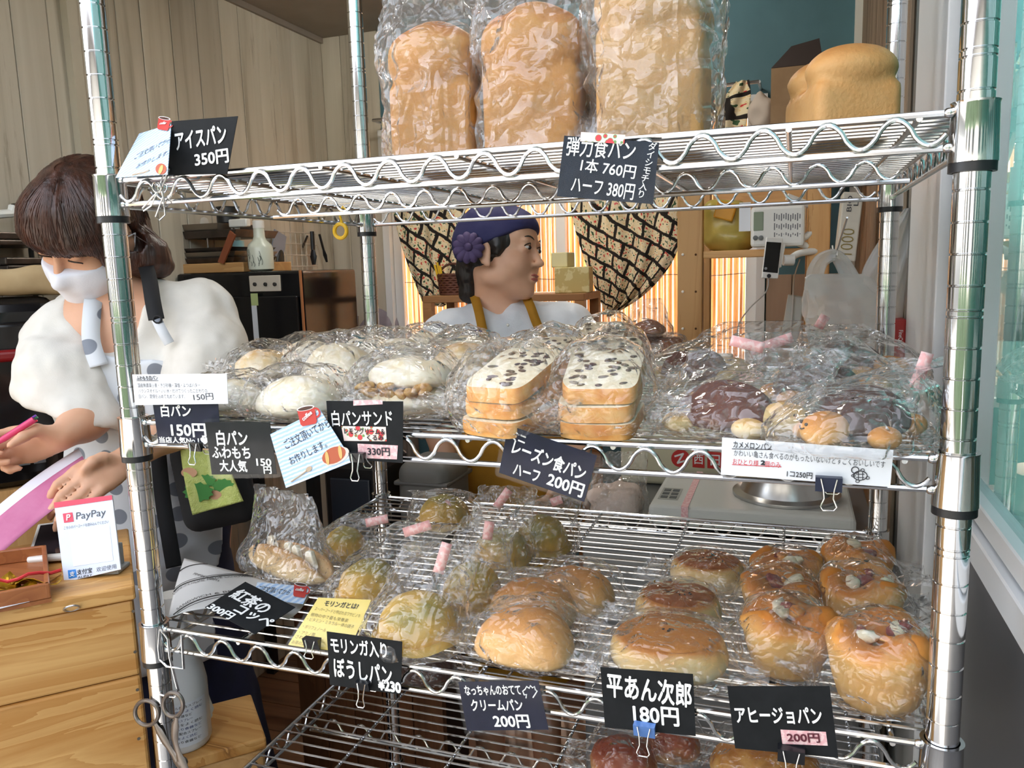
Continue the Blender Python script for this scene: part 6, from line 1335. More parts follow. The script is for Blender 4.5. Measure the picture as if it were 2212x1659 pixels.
cc.text('1000', 1830, 522, 50, 22, M('gold_ink', '#8c7a3e', .5), -.01); cc.text('BIO\nL', 1842, 440, 30, 20, INKB, .0)
t = thing('shopping_bag', 'white plastic shopping bag hung up by its handle', 'bag', atY(1830, 800, .80)); SB = .78
def sb(px, py, w_, th): a = atY(px, py, SB); return (a, _r2*w_*.00078, Vector((0, 1, 0))*th)
keys = [sb(1850, 828, 10, .004), sb(1848, 812, 60, .03), sb(1842, 760, 84, .06), sb(1836, 700, 92, .06), sb(1826, 650, 88, .045), sb(1814, 610, 72, .026), sb(1806, 592, 58, .014)]
obj('bag_body', bagmesh(keys, 77, .007, nr=50, ns=64, ridge=5), FILMG, t, True, angle=30)
for sg, pts_ in ((-1, ((1772, 640), (1760, 600), (1772, 566), (1794, 552), (1806, 552))), (1, ((1852, 640), (1838, 604), (1822, 572), (1808, 554), (1800, 552)))):
    P = [atY(p[0], p[1], SB+.006*sg) for p in pts_]; q = MB()
    def hg(u, v, P=P, sg=sg): c = catm(P, u); d = (catm(P, min(1, u+.03))-catm(P, max(0, u-.03))).normalized(); s_ = Vector((0, 1, 0)).cross(d); return c+s_*(v-.5)*(.034-.016*u)+Vector((0, .004*math.sin(v*9+u*5), 0))
    q.grid(hg, 20, 8); solid(obj('handle', q, FILMG, t), .0006)
q = MB(); q.tube([atY(1798, 530, SB), atY(1800, 545, SB), atY(1803, 556, SB), atY(1808, 552, SB), atY(1808, 540, SB), atY(1830, 470, .60+.0)], .0016, 6); o = obj('bag_hook', q, STEEL); tag(o, 'thin steel hook carrying the shopping bag', 'hook')
t = thing('hung_film', 'milky plastic sheet bag hanging behind the rear chrome post', 'bag', atY(1900, 760, .86)); P1 = [atY(p[0], p[1], .84) for p in ((1955, 450), (1900, 520), (1862, 590), (1858, 660), (1880, 760))]; P2_ = [atY(p[0], p[1], .86) for p in ((1972, 450), (1968, 540), (1958, 620), (1950, 700), (1945, 770))]; q = MB(); q.grid(lambda u, v: catm(P1, v).lerp(catm(P2_, v), u)+Vector((0, .008*math.sin(u*11+v*4), 0)), 24, 24); solid(obj('bag_body', q, FILMG, t), .0008)
rp_ = thing('red_packet', 'narrow red packet with white lettering behind the chrome post', 'packet', atY(1942, 790, .82)); q = yrect(1930, 690, 1954, 790, .82, .06); bev(obj('body', q, M('red_packet', '#a8201f', .4), rp_, False), .002)
lc = Card.__new__(Card); lc.t = rp_; lc.TL = atY(1930, 690, .8195); lc.n = Vector((0, -1, 0)); lc.u = Vector((0, 0, -1)); lc.v = Vector((1, 0, 0)); lc.thick = .0004; lc.mx = lc.my = .0009; lc.text('FineQuality', 1944, 735, 40, 10, INKW, .0)
# cardboard boxes and cloth high up
HB = 1.62
t = thing('cardboard_box', 'open brown cardboard box with a dark flap on the high board', 'box', (atY(1715, 262, HB).x, HB+.1, atY(1715, 262, HB).z)); x0, x1, z0, z1 = pix(1666, 148, 1775, 268, HB); KR = M('kraft', '#8e7355', .8, col2='#9a7f60', scale=20)
q = MB(); q.boxx(x0, x1, HB, HB+.16, z0, z1); obj('body', q, KR, t, False); q = MB(); q.add([(x0, HB, z1), (x1, HB, z1), (x1-.01, HB+.05, z1+.075), (x0+.05, HB+.04, z1+.06)], [(0, 1, 2, 3)]); solid(obj('flap', q, M('dark_flap', '#3b3230', .8), t, False), .003)
hb = thing('high_shelf', 'dark narrow board high on the back wall carrying boxes', 'shelf', (atY(1620, 270, HB).x, HB, z0)); q = MB(); q.boxx(atY(1545, 270, HB).x, XR-.012, HB-.02, YB-.012, z0-.02, z0-.0005); obj('board', q, M('dark_board', '#4b3f37', .7), hb, False)
for bx_ in (atY(1600, 270, HB).x, XR-.06): q = MB(); q.prism([(bx_, YB-.012, z0-.021), (bx_, YB-.2, z0-.021), (bx_, YB-.012, z0-.16)], (0, 0, 0), (.016, 0, 0)); obj('bracket', q, STEEL, hb, False)
c = Vector((atY(1648, 262, HB).x, HB+.06, z0)); t = thing('cloth_bundle', 'crumpled pale cloth bundle beside the cardboard box', 'cloth', c); S = SD(c-Vector((.06, .06, .004)), c+Vector((.06, .06, .13)), .005); S.ell(c+Vector((0, 0, .05)), (.034, .035, .056)); S.noise(.012, 34, 5); S.cut(c, (0, 0, -1)); link('cloth', relax(S.mesh('cloth'), 1), M('pale_cloth', '#b8aca0', .9), t, True, angle=180)
t = thing('intercom_panel', 'white panel with a dark lever beside the door stile', 'panel', (XR-.02, 1.02, 1.45)); q = MB(); q.boxx(XR-.026, XR-.0085, .95, 1.04, 1.36, 1.62); bev(obj('plate', q, M('panel_beige', '#a9a294', .6), t, False), .003); q = MB(); q.boxx(XR-.05, XR-.026, .97, .99, 1.56, 1.60); q.boxx(XR-.05, XR-.044, .90, .97, 1.59, 1.60); bev(obj('lever', q, M('lever_dark', '#3a3733', .5), t, False), .002)
# scale on the table, bucket, flour bag, bins
sx0, sx1, ky0, ky1 = .500, .884, .715, .975
ks = thing('kitchen_scale', 'flat white kitchen scale with a steel dish and pink tape', 'scale', ((sx0+sx1)/2, (ky0+ky1)/2, TZ)); KW = M('scale_white', '#cdd0cd', .4)
q = MB(); q.boxx(sx0, sx1-.02, ky0, ky1, TZ+.006, TZ+.05); bev(obj('body', q, KW, ks, False), .010, 3)
for lx in (sx0+.02, sx1-.05):
    for ly in (ky0+.02, ky1-.03): q = MB(); q.lathe([(.008, 0), (.008, .007)], (lx, ly, TZ), 12); obj('foot', q, BLACKPL, ks)
mid_ = (sx0*.36+sx1*.64, (ky0+ky1)/2); q = MB(); q.lathe([(.10, .0505), (.10, .056), (.085, .060), (.075, .085), (.075, .12), (.06, .122)], (mid_[0], mid_[1], TZ), 40); obj('steel_dish', q, STEEL, ks)
q = MB(); q.boxx(sx0+.062, sx0+.075, ky0-.0015, ky1, TZ+.049, TZ+.0510); q.boxx(sx0+.062, sx0+.075, ky0-.0012, ky0-.0004, TZ+.008, TZ+.05); obj('tape', q, PINKT, ks, False); q = MB(); q.boxx(sx0+.012, sx0+.05, ky0+.04, ky0+.12, TZ+.050, TZ+.0508); obj('keypad', q, M('keypad_grey', '#a7a9a5', .5), ks, False)
for kx in (0, 1):
    for kk in range(3): q = MB(); q.boxx(sx0+.016+kx*.017, sx0+.029+kx*.017, ky0+.048+kk*.024, ky0+.062+kk*.024, TZ+.0508, TZ+.0518); obj('key', q, M('key_dark', '#565b5e', .5), ks, False)
t = thing('flour_pack', 'clear bag of pink white flour beside the scale', 'bag', (.425, TY0+.10, TZ)); c = Vector(t.location); S = SD(c-Vector((.08, .07, .003)), c+Vector((.08, .08, .09)), .005); S.box(c+Vector((0, 0, .03)), (.05, .045, .032), .02); S.noise(.008, 40, 3); S.cut(c, (0, 0, -1)); link('flour', relax(S.mesh('flour'), 1), M('flour_pink', '#d8c3b6', .8), t, True, angle=180); upright(t, c, .056, .05, .06, c+Vector((.02, .02, .13)), .04, 0, .2, 320)
wbz = .70; bn = thing('wooden_bench', 'low brown wooden bench behind the rack carrying two bins', 'bench', (-.13, .86, 0)); BRB = wood('bench_board', '#6b4328', '#7d5233', '#472a17', 2, 12, .08, .5)
for i in range(5): q = MB(); q.boxx(-.335+i*.075, -.335+i*.075+.073, .745, .765, 0, wbz-.021); bev(obj('board', q, BRB, bn, False), .002)
q = MB(); q.boxx(-.34, .035, .742, .91, wbz-.02, wbz); bev(obj('top', q, BRB, bn, False), .002); q = MB(); q.boxx(-.335, .03, .766, .90, 0, wbz-.021); obj('carcass', q, M('bench_dark', '#3b281a', .9), bn, False)
gb = thing('grey_bin', 'grey rounded plastic bin standing beside the mustard apron', 'bin', (atY(912, 1030, .77).x, .83, wbz)); c = Vector(gb.location); z1 = atY(905, 1000, .77).z; S = SD((c.x-.10, .73, wbz-.004), (c.x+.10, .95, z1+.02), .005); S.box((c.x, .83, (wbz+z1)/2), (.062, .072, (z1-wbz)/2), .030); link('body', relax(S.mesh('body'), 1), M('bin_grey', '#6e6d69', .5), gb, True, angle=180); q = MB(); q.box((c.x, .83, z1-.045), (.128, .148, .010)); bev(obj('rim', q, M('bin_rim', '#5f5e5b', .5), gb, False), .004)
kb = thing('black_bin', 'black bin with a blue grey front on the wooden bench', 'bin', (atY(768, 1100, .77).x, .832, wbz)); c = Vector(kb.location); z1 = atY(770, 985, .80).z; q = MB(); q.box((c.x, .832, (wbz+z1)/2), (.15, .15, z1-wbz)); bev(obj('body', q, BLACKPL, kb, False), .02, 3); q = MB(); q.boxx(c.x-.05, c.x+.05, .750, .7565, z1-.16, z1-.04); bev(obj('front_plate', q, M('bin_blue', '#2c323c', .4), kb, False), .008)
# ------------------------------------------------------------------ the dark oven corner
OY = 1.20; x0, x1, z0, z1 = pix(380, 592, 668, 840, OY); ov = thing('electric_oven', 'black electric oven with a cream control plate', 'oven', ((x0+x1)/2, OY+.16, z0)); OVB = M('oven_black', '#141416', .12)
q = MB(); q.boxx(x0, x1, OY, OY+.30, z0, z1); bev(obj('body', q, OVB, ov, False), .008); q = MB(); q.boxx(x0+.01, x1-.012, OY-.012, OY-.001, z0+.02, z1-.07); bev(obj('door', q, OVB, ov, False), .004)
q = MB(); q.boxx(x1-.006, x1+.001, OY-.004, OY-.001, z0, z1); obj('edge_strip', q, M('copper_edge', '#c98a5c', .4, .6), ov, False)
bev(obj('control_plate', yrect(537, 596, 606, 629, OY-.006, .006), M('plate_cream', '#c9bfae', .5), ov, False), .002)
for px in (551, 574, 594): q = MB(); q.lathe([(.0055, 0), (.0055, .004), (.0035, .0045)], atY(px, 614, OY-.006), 12, axis=(0, -1, 0)); obj('knob', q, M('knob_dark', '#2a2826', .4), ov)
for (a, b_, c_, d_, mt) in ((541, 634, 558, 660, '#b3c081'), (543, 660, 560, 738, '#d8d9dc')): q = yrect(a, b_, c_, d_, OY-.0135, .001); obj('sticker', q, M('sticker'+mt, mt, .5), ov, False)
st = thing('oven_stand', 'dark stand carrying the electric oven', 'stand', ((x0+x1)/2, OY+.15, 0)); 
for lx in (x0+.01, x1-.04):
    for ly in (OY+.01, OY+.26): q = MB(); q.boxx(lx, lx+.03, ly, ly+.03, 0, z0-.022); obj('leg', q, BLACKPL, st, False)
q = MB(); q.boxx(x0, x1, OY, OY+.30, z0-.022, z0-.0005); obj('top', q, BLACKPL, st, False)
t = thing('white_bottle', 'pale ceramic bottle with dark plant drawings on the oven', 'bottle', atY(566, 592, OY+.06)); c = Vector((t.location.x, OY+.06, z1+.0005)); s_ = .00125
BTL = M('bottle_pale', '#d3d8c8', .25); q = MB(); q.lathe([(.028, 0), (.036, .006), (.037, .065), (.033, .078), (.020, .090), (.0165, .10), (.0155, .125)], c, 28); obj('body', q, BTL, t); q = MB(); q.lathe([(.0165, .125), (.0165, .146), (.012, .148)], c, 20); obj('cap', q, WHITEPL, t)
rg = random.Random(8)
for i in range(16):
    a = R(-100+rg.uniform(-70, 50)); zz = rg.uniform(.010, .05); q = MB(); hgt = rg.uniform(.012, .03); q.tube([c+Vector((.0372*math.cos(a+.06*math.sin(k)), .0372*math.sin(a+.06*math.sin(k)), min(zz+hgt*k/4, .066))) for k in range(5)], .0007, 4); obj('plant_drawing', q, M('drawing_dark', '#3b4038', .6), t)
t = thing('spray_bottle', 'clear spray bottle with a pale blue collar on the oven', 'bottle', (atY(520, 592, OY+.10).x, OY+.10, z1)); c = Vector((t.location.x, OY+.10, z1+.0005)); q = MB(); q.lathe([(.022, 0), (.024, .004), (.024, .065), (.014, .075)], c, 24); obj('body', q, film('clear_bottle', (.9, .92, .9), .05, .08, 1.45, 0), t); BLP = M('pale_blue_plastic', '#8fb9bd', .4)
q = MB(); q.lathe([(.017, .072), (.017, .094)], c, 20); obj('collar', q, BLP, t); q = MB(); q.rod(c+Vector((0, 0, .094)), c+Vector((0, 0, .135)), .008, 12); q.box(c+Vector((.018, -.01, .145)), (.065, .022, .024)); bev(obj('head', q, WHITEPL, t), .004); q = MB(); q.tube([c+Vector((-.012, -.004, .130)), c+Vector((-.022, -.008, .115)), c+Vector((-.024, -.008, .095))], .005, 8); obj('trigger', q, WHITEPL, t); q = MB(); q.rod(c+Vector((0, 0, .01)), c+Vector((0, 0, .072)), .003, 8); obj('dip_tube', q, WHITEPL, t)
# trays piled on a board over the oven
by_ = OY+.04; x0b, x1b, zb0, zb1 = pix(330, 576, 540, 598, by_); bd = thing('tray_board', 'light wooden board under the pile of baking trays', 'board', ((x0b+x1b)/2, by_+.12, z1)); q = MB(); q.boxx(x0b, x1b-.02, by_, by_+.24, z1+.0005, zb1+.004); bev(obj('board', q, PINEX, bd, False), .002); ZB = zb1+.005
PAN = M('baking_pan', '#3f3a36', .35, .7, col2='#5a5049', scale=20)
zc_ = ZB
for i, (a, b_, mt, hh) in enumerate(((318, 500, PAN, .016), (312, 503, M('tin_pan', '#8d8377', .3, .8), .016), (305, 500, PAN, .012), (322, 508, PAN, .022), (318, 470, MATS['tin_pan'], .020))):
    xa, xb_ = atY(a, 540, by_).x, atY(b_, 540, by_).x; t = thing('baking_tray', ('dark baking tray, lowest of its pile', 'shiny tin tray second from the bottom of the pile', 'thin dark tray in the middle of the pile', 'deep dark tray second from the top of the pile', 'shiny tin tray topmost of the pile')[i], 'tray', ((xa+xb_)/2, by_+.12, zc_), 'piled baking trays')
    q = MB(); ct = Vector(((xa+xb_)/2, by_+.115, 0)); wx, wy = (xb_-xa)/2, .105
    rr_ = lambda k, z: [ct+Vector((sx*wx*k, sy*wy*k, z)) for sx, sy in ((-1, -1), (1, -1), (1, 1), (-1, 1))]
    R0, R1, R2_, R3 = rr_(.93, zc_), rr_(1.0, zc_+hh), rr_(.985, zc_+hh), rr_(.92, zc_+.002); vs = R0+R1+R2_+R3; fs = [(3, 2, 1, 0)]
    for lv in range(3): fs += [(lv*4+k, lv*4+(k+1) % 4, lv*4+4+(k+1) % 4, lv*4+4+k) for k in range(4)]
    q.add(vs, fs+[(12, 13, 14, 15)]); bev(obj('pan', q, mt, t, False), .002)
    if i == 2:
        for sx in (-.6, -.1, .4): q = MB(); q.rod(ct+Vector((sx*wx, -wy*.9, zc_+hh)), ct+Vector((sx*wx, -wy*.9, zc_+hh+.028)), .002, 6); obj('spacer', q, CHROME2, t)
        zc_ += .028
    zc_ += hh+.0008
t = thing('mixing_bowl', 'white bowl upside down on top of the trays', 'bowl', (atY(405, 480, by_+.1).x, by_+.11, zc_)); q = MB(); q.lathe([(.062, 0), (.060, .02), (.048, .05), (.03, .064), (.0, .066)], Vector(t.location), 30, capt=False); obj('bowl', q, M('bowl_white', '#cfcdc6', .4), t)
t = thing('black_pot', 'small black pot beside the white bowl on the trays', 'pot', (atY(485, 485, by_+.08).x, by_+.10, zc_)); q = MB(); q.lathe([(.030, 0), (.034, .004), (.034, .05), (.036, .052), (.032, .052), (.030, .006)], Vector(t.location), 26, capt=False); obj('pot', q, BLACKPL, t)
t = thing('wooden_spatula', 'reddish wooden spatula leaning on the pile of trays', 'spatula', atY(478, 560, by_-.02)); q = MB(); q.prism([atY(p[0], p[1], by_-.012) for p in ((470, 566), (482, 570), (508, 508), (496, 498))], (0, 0, 0), (0, .006, 0)); obj('blade', q, M('red_wood', '#8c4a2a', .5), t, False)
# rack edge on the other side of her head
for i, (yy, xx0, xx1) in enumerate(((507, 28, 60), (562, 58, 112))):
    a, b_ = atX(xx0, yy, XL+.16), atX(xx1, yy, XL+.16); t = thing('tray_edge', ('upper' if i == 0 else 'lower')+' dark tray edge against the plank wall behind the hair', 'tray', ((a.x+b_.x)/2, (a.y+b_.y)/2, a.z), 'trays on the wall rack'); q = MB(); q.boxx(XL+.002, XL+.16, a.y-.05, b_.y+.12, a.z-.010, a.z+.006); q.boxx(XL+.004, XL+.158, a.y-.046, b_.y+.116, a.z-.022, a.z-.0105); bev(obj('pan', q, PAN, t, False), .003)
q = MB(); q.rod(atX(57, 600, XL+.02)-Vector((0, 0, 1.2)), atX(57, 440, XL+.02), .006, 8); q2 = atX(57, 440, XL+.02); o = obj('rack_upright', q, BLACKPL); tag(o, 'black upright carrying the trays on the plank wall', 'upright')
p = atX(0, 465, XL+.02); t = thing('wall_hook', 'white plastic hook on the plank wall', 'hook', p); q = MB(); q.tube([p+Vector((0, -.05, .01)), p+Vector((.02, -.02, .0)), p+Vector((.02, .012, .004)), p+Vector((.02, .02, .02))], .010, 8); obj('arm', q, WHITEPL, t)
p = atX(30, 449, XL+.001); q = MB(); q.lathe([(.011, 0), (.011, .004), (.008, .006)], p, 14, axis=(1, 0, 0)); tag(obj('plank_knot', q, M('knot_dark', '#4a453c', .7)), 'dark round plug in the plank wall', 'plug')
# microwave by the window side of the counter
mo = thing('microwave_oven', 'black microwave oven with a red bar and keypad behind the writing person', 'microwave', atD(20, 1120, 1.66)); fx = Vector((.82, -.57, 0)); sxv = Vector((.57, .82, 0)); o0 = atD(128, 700, 1.66); 
zt0, zb0_ = atD(60, 640, 1.66).z, .98
def mbox(a0, a1, d0, d1, z0, z1, mat, nm, bvl=.01): b = MB(); c = o0+sxv*((a0+a1)/2)-fx*((d0+d1)/2); c.z = (z0+z1)/2; b.box(c, (a1-a0, d1-d0, z1-z0), Matrix((sxv, -fx, Vector((0, 0, 1)))).transposed()); return bev(obj(nm, b, mat, mo, False), bvl, 3)
mbox(-.42, .0, 0, .10, zb0_, zt0, OVB, 'body', .03); mbox(-.42, -.015, -.02, -.002, zb0_+.08, zt0-.05, OVB, 'door', .008); zr = atD(50, 762, 1.64).z; mbox(-.42, -.02, -.046, -.022, zr-.012, zr+.012, M('red_bar', '#7d1418', .25), 'red_bar', .008)
KEY = M('keypad_line', '#5a5c5e', .5)
kz = atD(60, 1020, 1.63).z; ZB2 = zb0_
for r_ in range(2):
    for c_ in range(4): mbox(-.16+c_*.028, -.138+c_*.028, -.0235, -.0205, kz-.010-r_*.026+.05, kz+.008-r_*.026+.05, KEY, 'key', .001)
mstand = thing('microwave_stand', 'plain wooden stand under the microwave oven', 'stand', (o0.x, o0.y, 0)); b = MB(); c = o0-sxv*.21-fx*.05; c.z = (zb0_-.001)/2; b.box(c, (.42, .10, zb0_-.001), Matrix((sxv, -fx, Vector((0, 0, 1)))).transposed()); obj('carcass', b, PINE, mstand, False)
V, P = text_mesh('TOSHIBA', .0); lo = V.min(0); hi = V.max(0); me = bpy.data.meshes.new('lettering'); bz = kz+.02
me.from_pydata([tuple(o0+sxv*(-.30+.085*(p[0]-lo[0])/(hi[0]-lo[0]))+fx*.0235+Vector((0, 0, bz-o0.z+.014*(p[1]-lo[1])/(hi[1]-lo[1])))) for p in V], [], P); link('lettering', me, M('logo_grey', '#8b8e90', .5), mo, False)
fs_ = thing('paper_sack', 'beige paper flour sack lying on top of the microwave oven', 'sack', (o0.x-.15, o0.y-.1, zt0)); c = o0-sxv*.12-fx*.065; c.z = zt0+.0006; S = SD(c-Vector((.30, .30, .004)), c+Vector((.30, .34, .11)), .007); S.box(c+Vector((0, 0, .028)), (.19, .062, .030), .025, np.array(Matrix((sxv, -fx, Vector((0, 0, 1)))).transposed())); S.noise(.008, 18, 6); S.cut(c, (0, 0, -1)); link('sack', relax(S.mesh('sack'), 1), M('kraft_sack', '#b39b73', .85, col2='#bfa880', scale=20), fs_, True, angle=180)
# wire grid with utensils on the plank wall
gx = XL+.02; g0, g1 = atX(590, 500, gx), atX(690, 640, gx); wg = thing('wire_grid', 'white wire grid panel hung on the plank wall', 'wire grid', (gx, (g0.y+g1.y)/2, g1.z)); GW = M('grid_white', '#cfc9bd', .5); ya_, yb2 = g0.y, g1.y; zt_g, zb_g = g0.z, atX(640, 720, gx).z
for i in range(9): y = ya_+(yb2-ya_)*i/8; q = MB(); q.rod((gx, y, zb_g), (gx, y, zt_g), .0018, 6); obj('wire', q, GW, wg)
for i in range(10): z = zb_g+(zt_g-zb_g)*i/9; q = MB(); q.rod((gx+.003, ya_, z), (gx+.003, yb2, z), .0018, 6); obj('wire', q, GW, wg)
for i, (pa, pb, r_) in enumerate((((674, 500), (678, 572), .010), ((690, 506), (706, 566), .006), ((664, 510), (654, 534), .005))):
    a, b_ = atX(pa[0], pa[1], gx+.012), atX(pb[0], pb[1], gx+.014); t = thing('kitchen_utensil', ('thick black tongs hanging on the wire grid', 'slim black spatula hanging beyond the wire grid', 'short black whisk hanging on the wire grid')[i], 'utensil', b_, 'utensils on the wire grid'); q = MB(); q.tube([a, a.lerp(b_, .55)], r_*.8, 8); obj('handle', q, BLACKPL, t); q = MB(); q.tube([a.lerp(b_, .55), a.lerp(b_, .75), b_], [r_*.8, r_*1.5, r_*.8], 8, flat=.5); obj('blade', q, BLACKPL, t)
a, b_ = atX(600, 505, gx+.012), atX(606, 585, gx+.016); t = thing('glove_packet', 'black gloves in a printed packet hung on the wire grid', 'packet', b_); q = MB(); q.box(a.lerp(b_, .3), (.004, .07, .09), Matrix.Rotation(-.35, 3, 'X')); obj('header', q, M('packet_blue', '#8f98a8', .5), t, False); q = MB(); q.ell(a.lerp(b_, .8), (.008, .022, .05), rot=Matrix.Rotation(-.3, 3, 'X')); obj('glove', q, BLACKPL, t)
# basket and red lid under the grid
p = atX(690, 700, XL+.10); t = thing('wire_basket', 'brown wire wall basket below the wire grid', 'basket', p); BRW = M('brown_wire', '#5d4034', .5)
y0_, y1_ = atX(668, 700, XL+.1).y, atX(745, 700, XL+.1).y; zz_ = atX(700, 690, XL+.1).z
for z_ in (zz_, zz_-.05): q = MB(); q.tube([(XL+.01, y0_, z_), (XL+.16, y0_, z_), (XL+.16, y1_, z_), (XL+.01, y1_, z_)], .003, 6, closed=True); obj('hoop', q, BRW, t)
for i in range(7): y = y0_+(y1_-y0_)*i/6; q = MB(); q.tube([(XL+.16, y, zz_), (XL+.16, y, zz_-.05), (XL+.01, y, zz_-.05)], .0018, 6); obj('wire', q, BRW, t)
q = MB(); c = Vector((XL+.09, (y0_*.7+y1_*.3), zz_-.047)); q.prism([c+Vector((-.03, -.04, 0)), c+Vector((-.03, .05, 0)), c+Vector((-.03, .03, .10)), c+Vector((-.03, -.03, .10))], (0, 0, 0), (.05, 0, 0)); o = bev(obj('red_packet', q, M('red_pack', '#b3202b', .4), None, False), .003); tag(o, 'red wedge shaped packet in the wire wall basket', 'packet')
c = Vector((XL+.16, y1_+.20, zz_-.17)); t = thing('bag_bundle', 'crumpled lilac grey plastic bag against the plank wall corner', 'bag', c); S = SD(c-Vector((.15, .2, .004)), c+Vector((.17, .2, .26)), .008); S.ell(c+Vector((0, 0, .09)), (.11, .13, .10)); S.ell(c+Vector((.02, -.04, .15)), (.06, .06, .07), None, .04); S.noise(.03, 16, 8); S.cut(c, (0, 0, -1)); link('bag_body', relax(S.mesh('bag_body'), 1), M('lilac_film', '#8d8690', .3, col2='#a39ba6', scale=14), t, True, angle=180)
cb = thing('corner_cabinet', 'low pale cabinet in the plank wall corner', 'cabinet', (c.x, c.y, 0)); q = MB(); q.boxx(XL+.01, XL+.34, c.y-.2, YB-.02, 0, c.z-.001); bev(obj('body', q, M('cabinet_pale', '#8a8178', .6), cb, False), .003); q = MB(); q.boxx(XL+.34, XL+.352, c.y-.19, YB-.03, .06, c.z-.02); bev(obj('door', q, M('cabinet_door', '#968c82', .6), cb, False), .002)
# yellow ring hook on the rack's side rail
p = atY(735, 499, .46); t = thing('yellow_hook', 'yellow plastic ring hook hanging from the top shelf', 'hook', p-Vector((0, 0, .014))); q = MB(); rr = .0118; q.tube([p+Vector((rr*math.cos(a/24*2*PI), .001, rr*math.sin(a/24*2*PI))) for a in range(24)], .0034, 8, closed=True); obj('ring', q, M('hook_yellow', '#e6b81f', .35), t); q = MB(); q.tube([p+Vector((.004, .001, rr)), p+Vector((.0, .0, .03)), p+Vector((.008, .0, .04)), p+Vector((.014, 0, .034))], .0022, 8); obj('hook', q, MATS['hook_yellow'], t)
# ------------------------------------------------------------------ wooden counter and what stands on it
KZ = 1.0
kc = atZ(291, 1264, KZ); kd = Vector((.69, .724, 0)).normalized(); kn = Vector((kd.y, -kd.x, 0))      # kd along the front edge, kn out of the front
kb_ = atZ(279, 1140, KZ); KD = (kb_-kc).length; KL = 1.0
ct = thing('wooden_counter', 'counter of rough yellow pine boards beside the rack', 'counter', kc-kd*.4-kn*KD/2-Vector((0, 0, KZ)))
ROTK = Matrix((kd, -kn, Vector((0, 0, 1)))).transposed()
def kbox(a0, a1, d0, d1, z0, z1, mat, nm, t, bv=.003):
    """a along the front edge (0 at the corner, negative away), d back from the front, z up"""
    b = MB(); b.box((0, 0, 0), (a1-a0, d1-d0, z1-z0)); o = obj(nm, b, mat, t, False, world=False)
    c = kc+kd*((a0+a1)/2)-kn*((d0+d1)/2); c.z = (z0+z1)/2; o.matrix_basis = (t.matrix_basis.inverted() if t else Matrix()) @ (Matrix.Translation(c) @ ROTK.to_4x4()); return bev(o, bv, 2)
for i, (d0, d1) in enumerate(((0, .09), (.091, .185), (.186, KD))): kbox(-KL, 0, d0, d1, KZ-.02, KZ, COUNTW, 'board', ct)
hz = [KZ-.021, KZ-.128, KZ-.29, KZ-.44, KZ-.60, KZ-.78, .02]
for i in range(6): kbox(-KL, -.004, .003, .022, hz[i+1]+.001, hz[i], COUNTW, 'board', ct, .004)
for i in range(6): kbox(-.020, -.003, .024, KD, hz[i+1]+.001, hz[i], COUNTW, 'board', ct)
kbox(-KL, -.021, .024, KD-.02, .0, KZ-.02, M('counter_inside', '#5d442a', .9), 'carcass', ct)
nl = MB()
for (px, py) in ((288, 1322), (292, 1410), (297, 1492), (300, 1598)):
    d = ray(px, py); tt = (kc-CAM).dot(kn)/d.dot(kn); p = CAM+d*tt; nl.lathe([(.0022, 0), (.0022, .0006)], p-kn*.003, 8, axis=kn)
obj('nail_head', nl, M('nail_grey', '#6b645a', .4, .6), ct)['kind'] = 'stuff'
# standing payment sign on a plastic foot (its square code is left out)
pc = [(118, 1086), (243, 1070), (262, 1230), (140, 1258)]
base = atZ(200, 1250, KZ); Dp = (base-CAM).dot(_fw)
sg_ = thing('payment_sign', 'white payment sign with a red top edge on the counter', 'sign', base); pl = lambda px, py, dd=0: atD(px, py, Dp+dd+(1250-py)*.00018)
cc = Card('payment_card', 'x x x x', [pl(*p) for p in pc], M('sign_white', '#dde4f4', .35), .003, px=pc, group=None); bpy.data.objects.remove(cc.t); cc.t = sg_
cc.card.parent = sg_; cc.card.matrix_parent_inverse = sg_.matrix_basis.inverted(); cc.card.name = 'panel'
RED = M('pay_red', '#e0405a', .4); cc.patch([(118, 1086), (243, 1070), (244, 1080), (119, 1098)], RED, .0005, 'red_band'); cc.patch([(137, 1110), (158, 1107), (161, 1127), (140, 1130)], RED, .0005, 'logo'); cc.text('P', 150, 1118, 9, 13, INKW, .02, lift=.0010)
cc.text('PayPay', 198, 1113, 64, 20, M('pay_grey', '#4a4d55', .5), .0, rot=1); cc.text('こちらのバーコードを読み込んでください', 188, 1134, 96, 7, M('pay_grey2', '#6a6d75', .5), .0, rot=1)
cc.patch([(152, 1148), (238, 1136), (246, 1211), (160, 1224)], M('code_field', '#eef1f6', .4), .0004, 'blank_field')
AB = M('ali_blue', '#2b84d6', .4); cc.patch([(148, 1232), (165, 1230), (168, 1247), (150, 1250)], AB, .0005, 'logo'); cc.text('支', 158, 1240, 11, 11, INKW, .02, lift=.0010); cc.text('支付宝', 184, 1234, 32, 11, INKB, .01, rot=2); cc.text('ALIPAY', 185, 1245, 30, 5, INKB, .0, rot=2); cc.text('欢迎使用', 231, 1227, 42, 10, M('pay_grey', '#4a4d55', .5), -.005, rot=3)
ft = MB(); f0 = (cc.BL+cc.BR)/2; nb_ = Vector((-cc.n.x, -cc.n.y, 0)).normalized(); ub_ = Vector((cc.u.x, cc.u.y, 0)).normalized(); RB = Matrix((ub_, nb_, Vector((0, 0, 1)))).transposed(); f0.z = KZ; ft.box(f0+nb_*.026+Vector((0, 0, .0035)), (.06, .036, .006), RB); ft.box(f0+nb_*.036+Vector((0, 0, .020)), (.05, .006, .034), RB); bev(obj('stand', ft, M('stand_grey', '#aeb4b8', .4), sg_, False), .002)
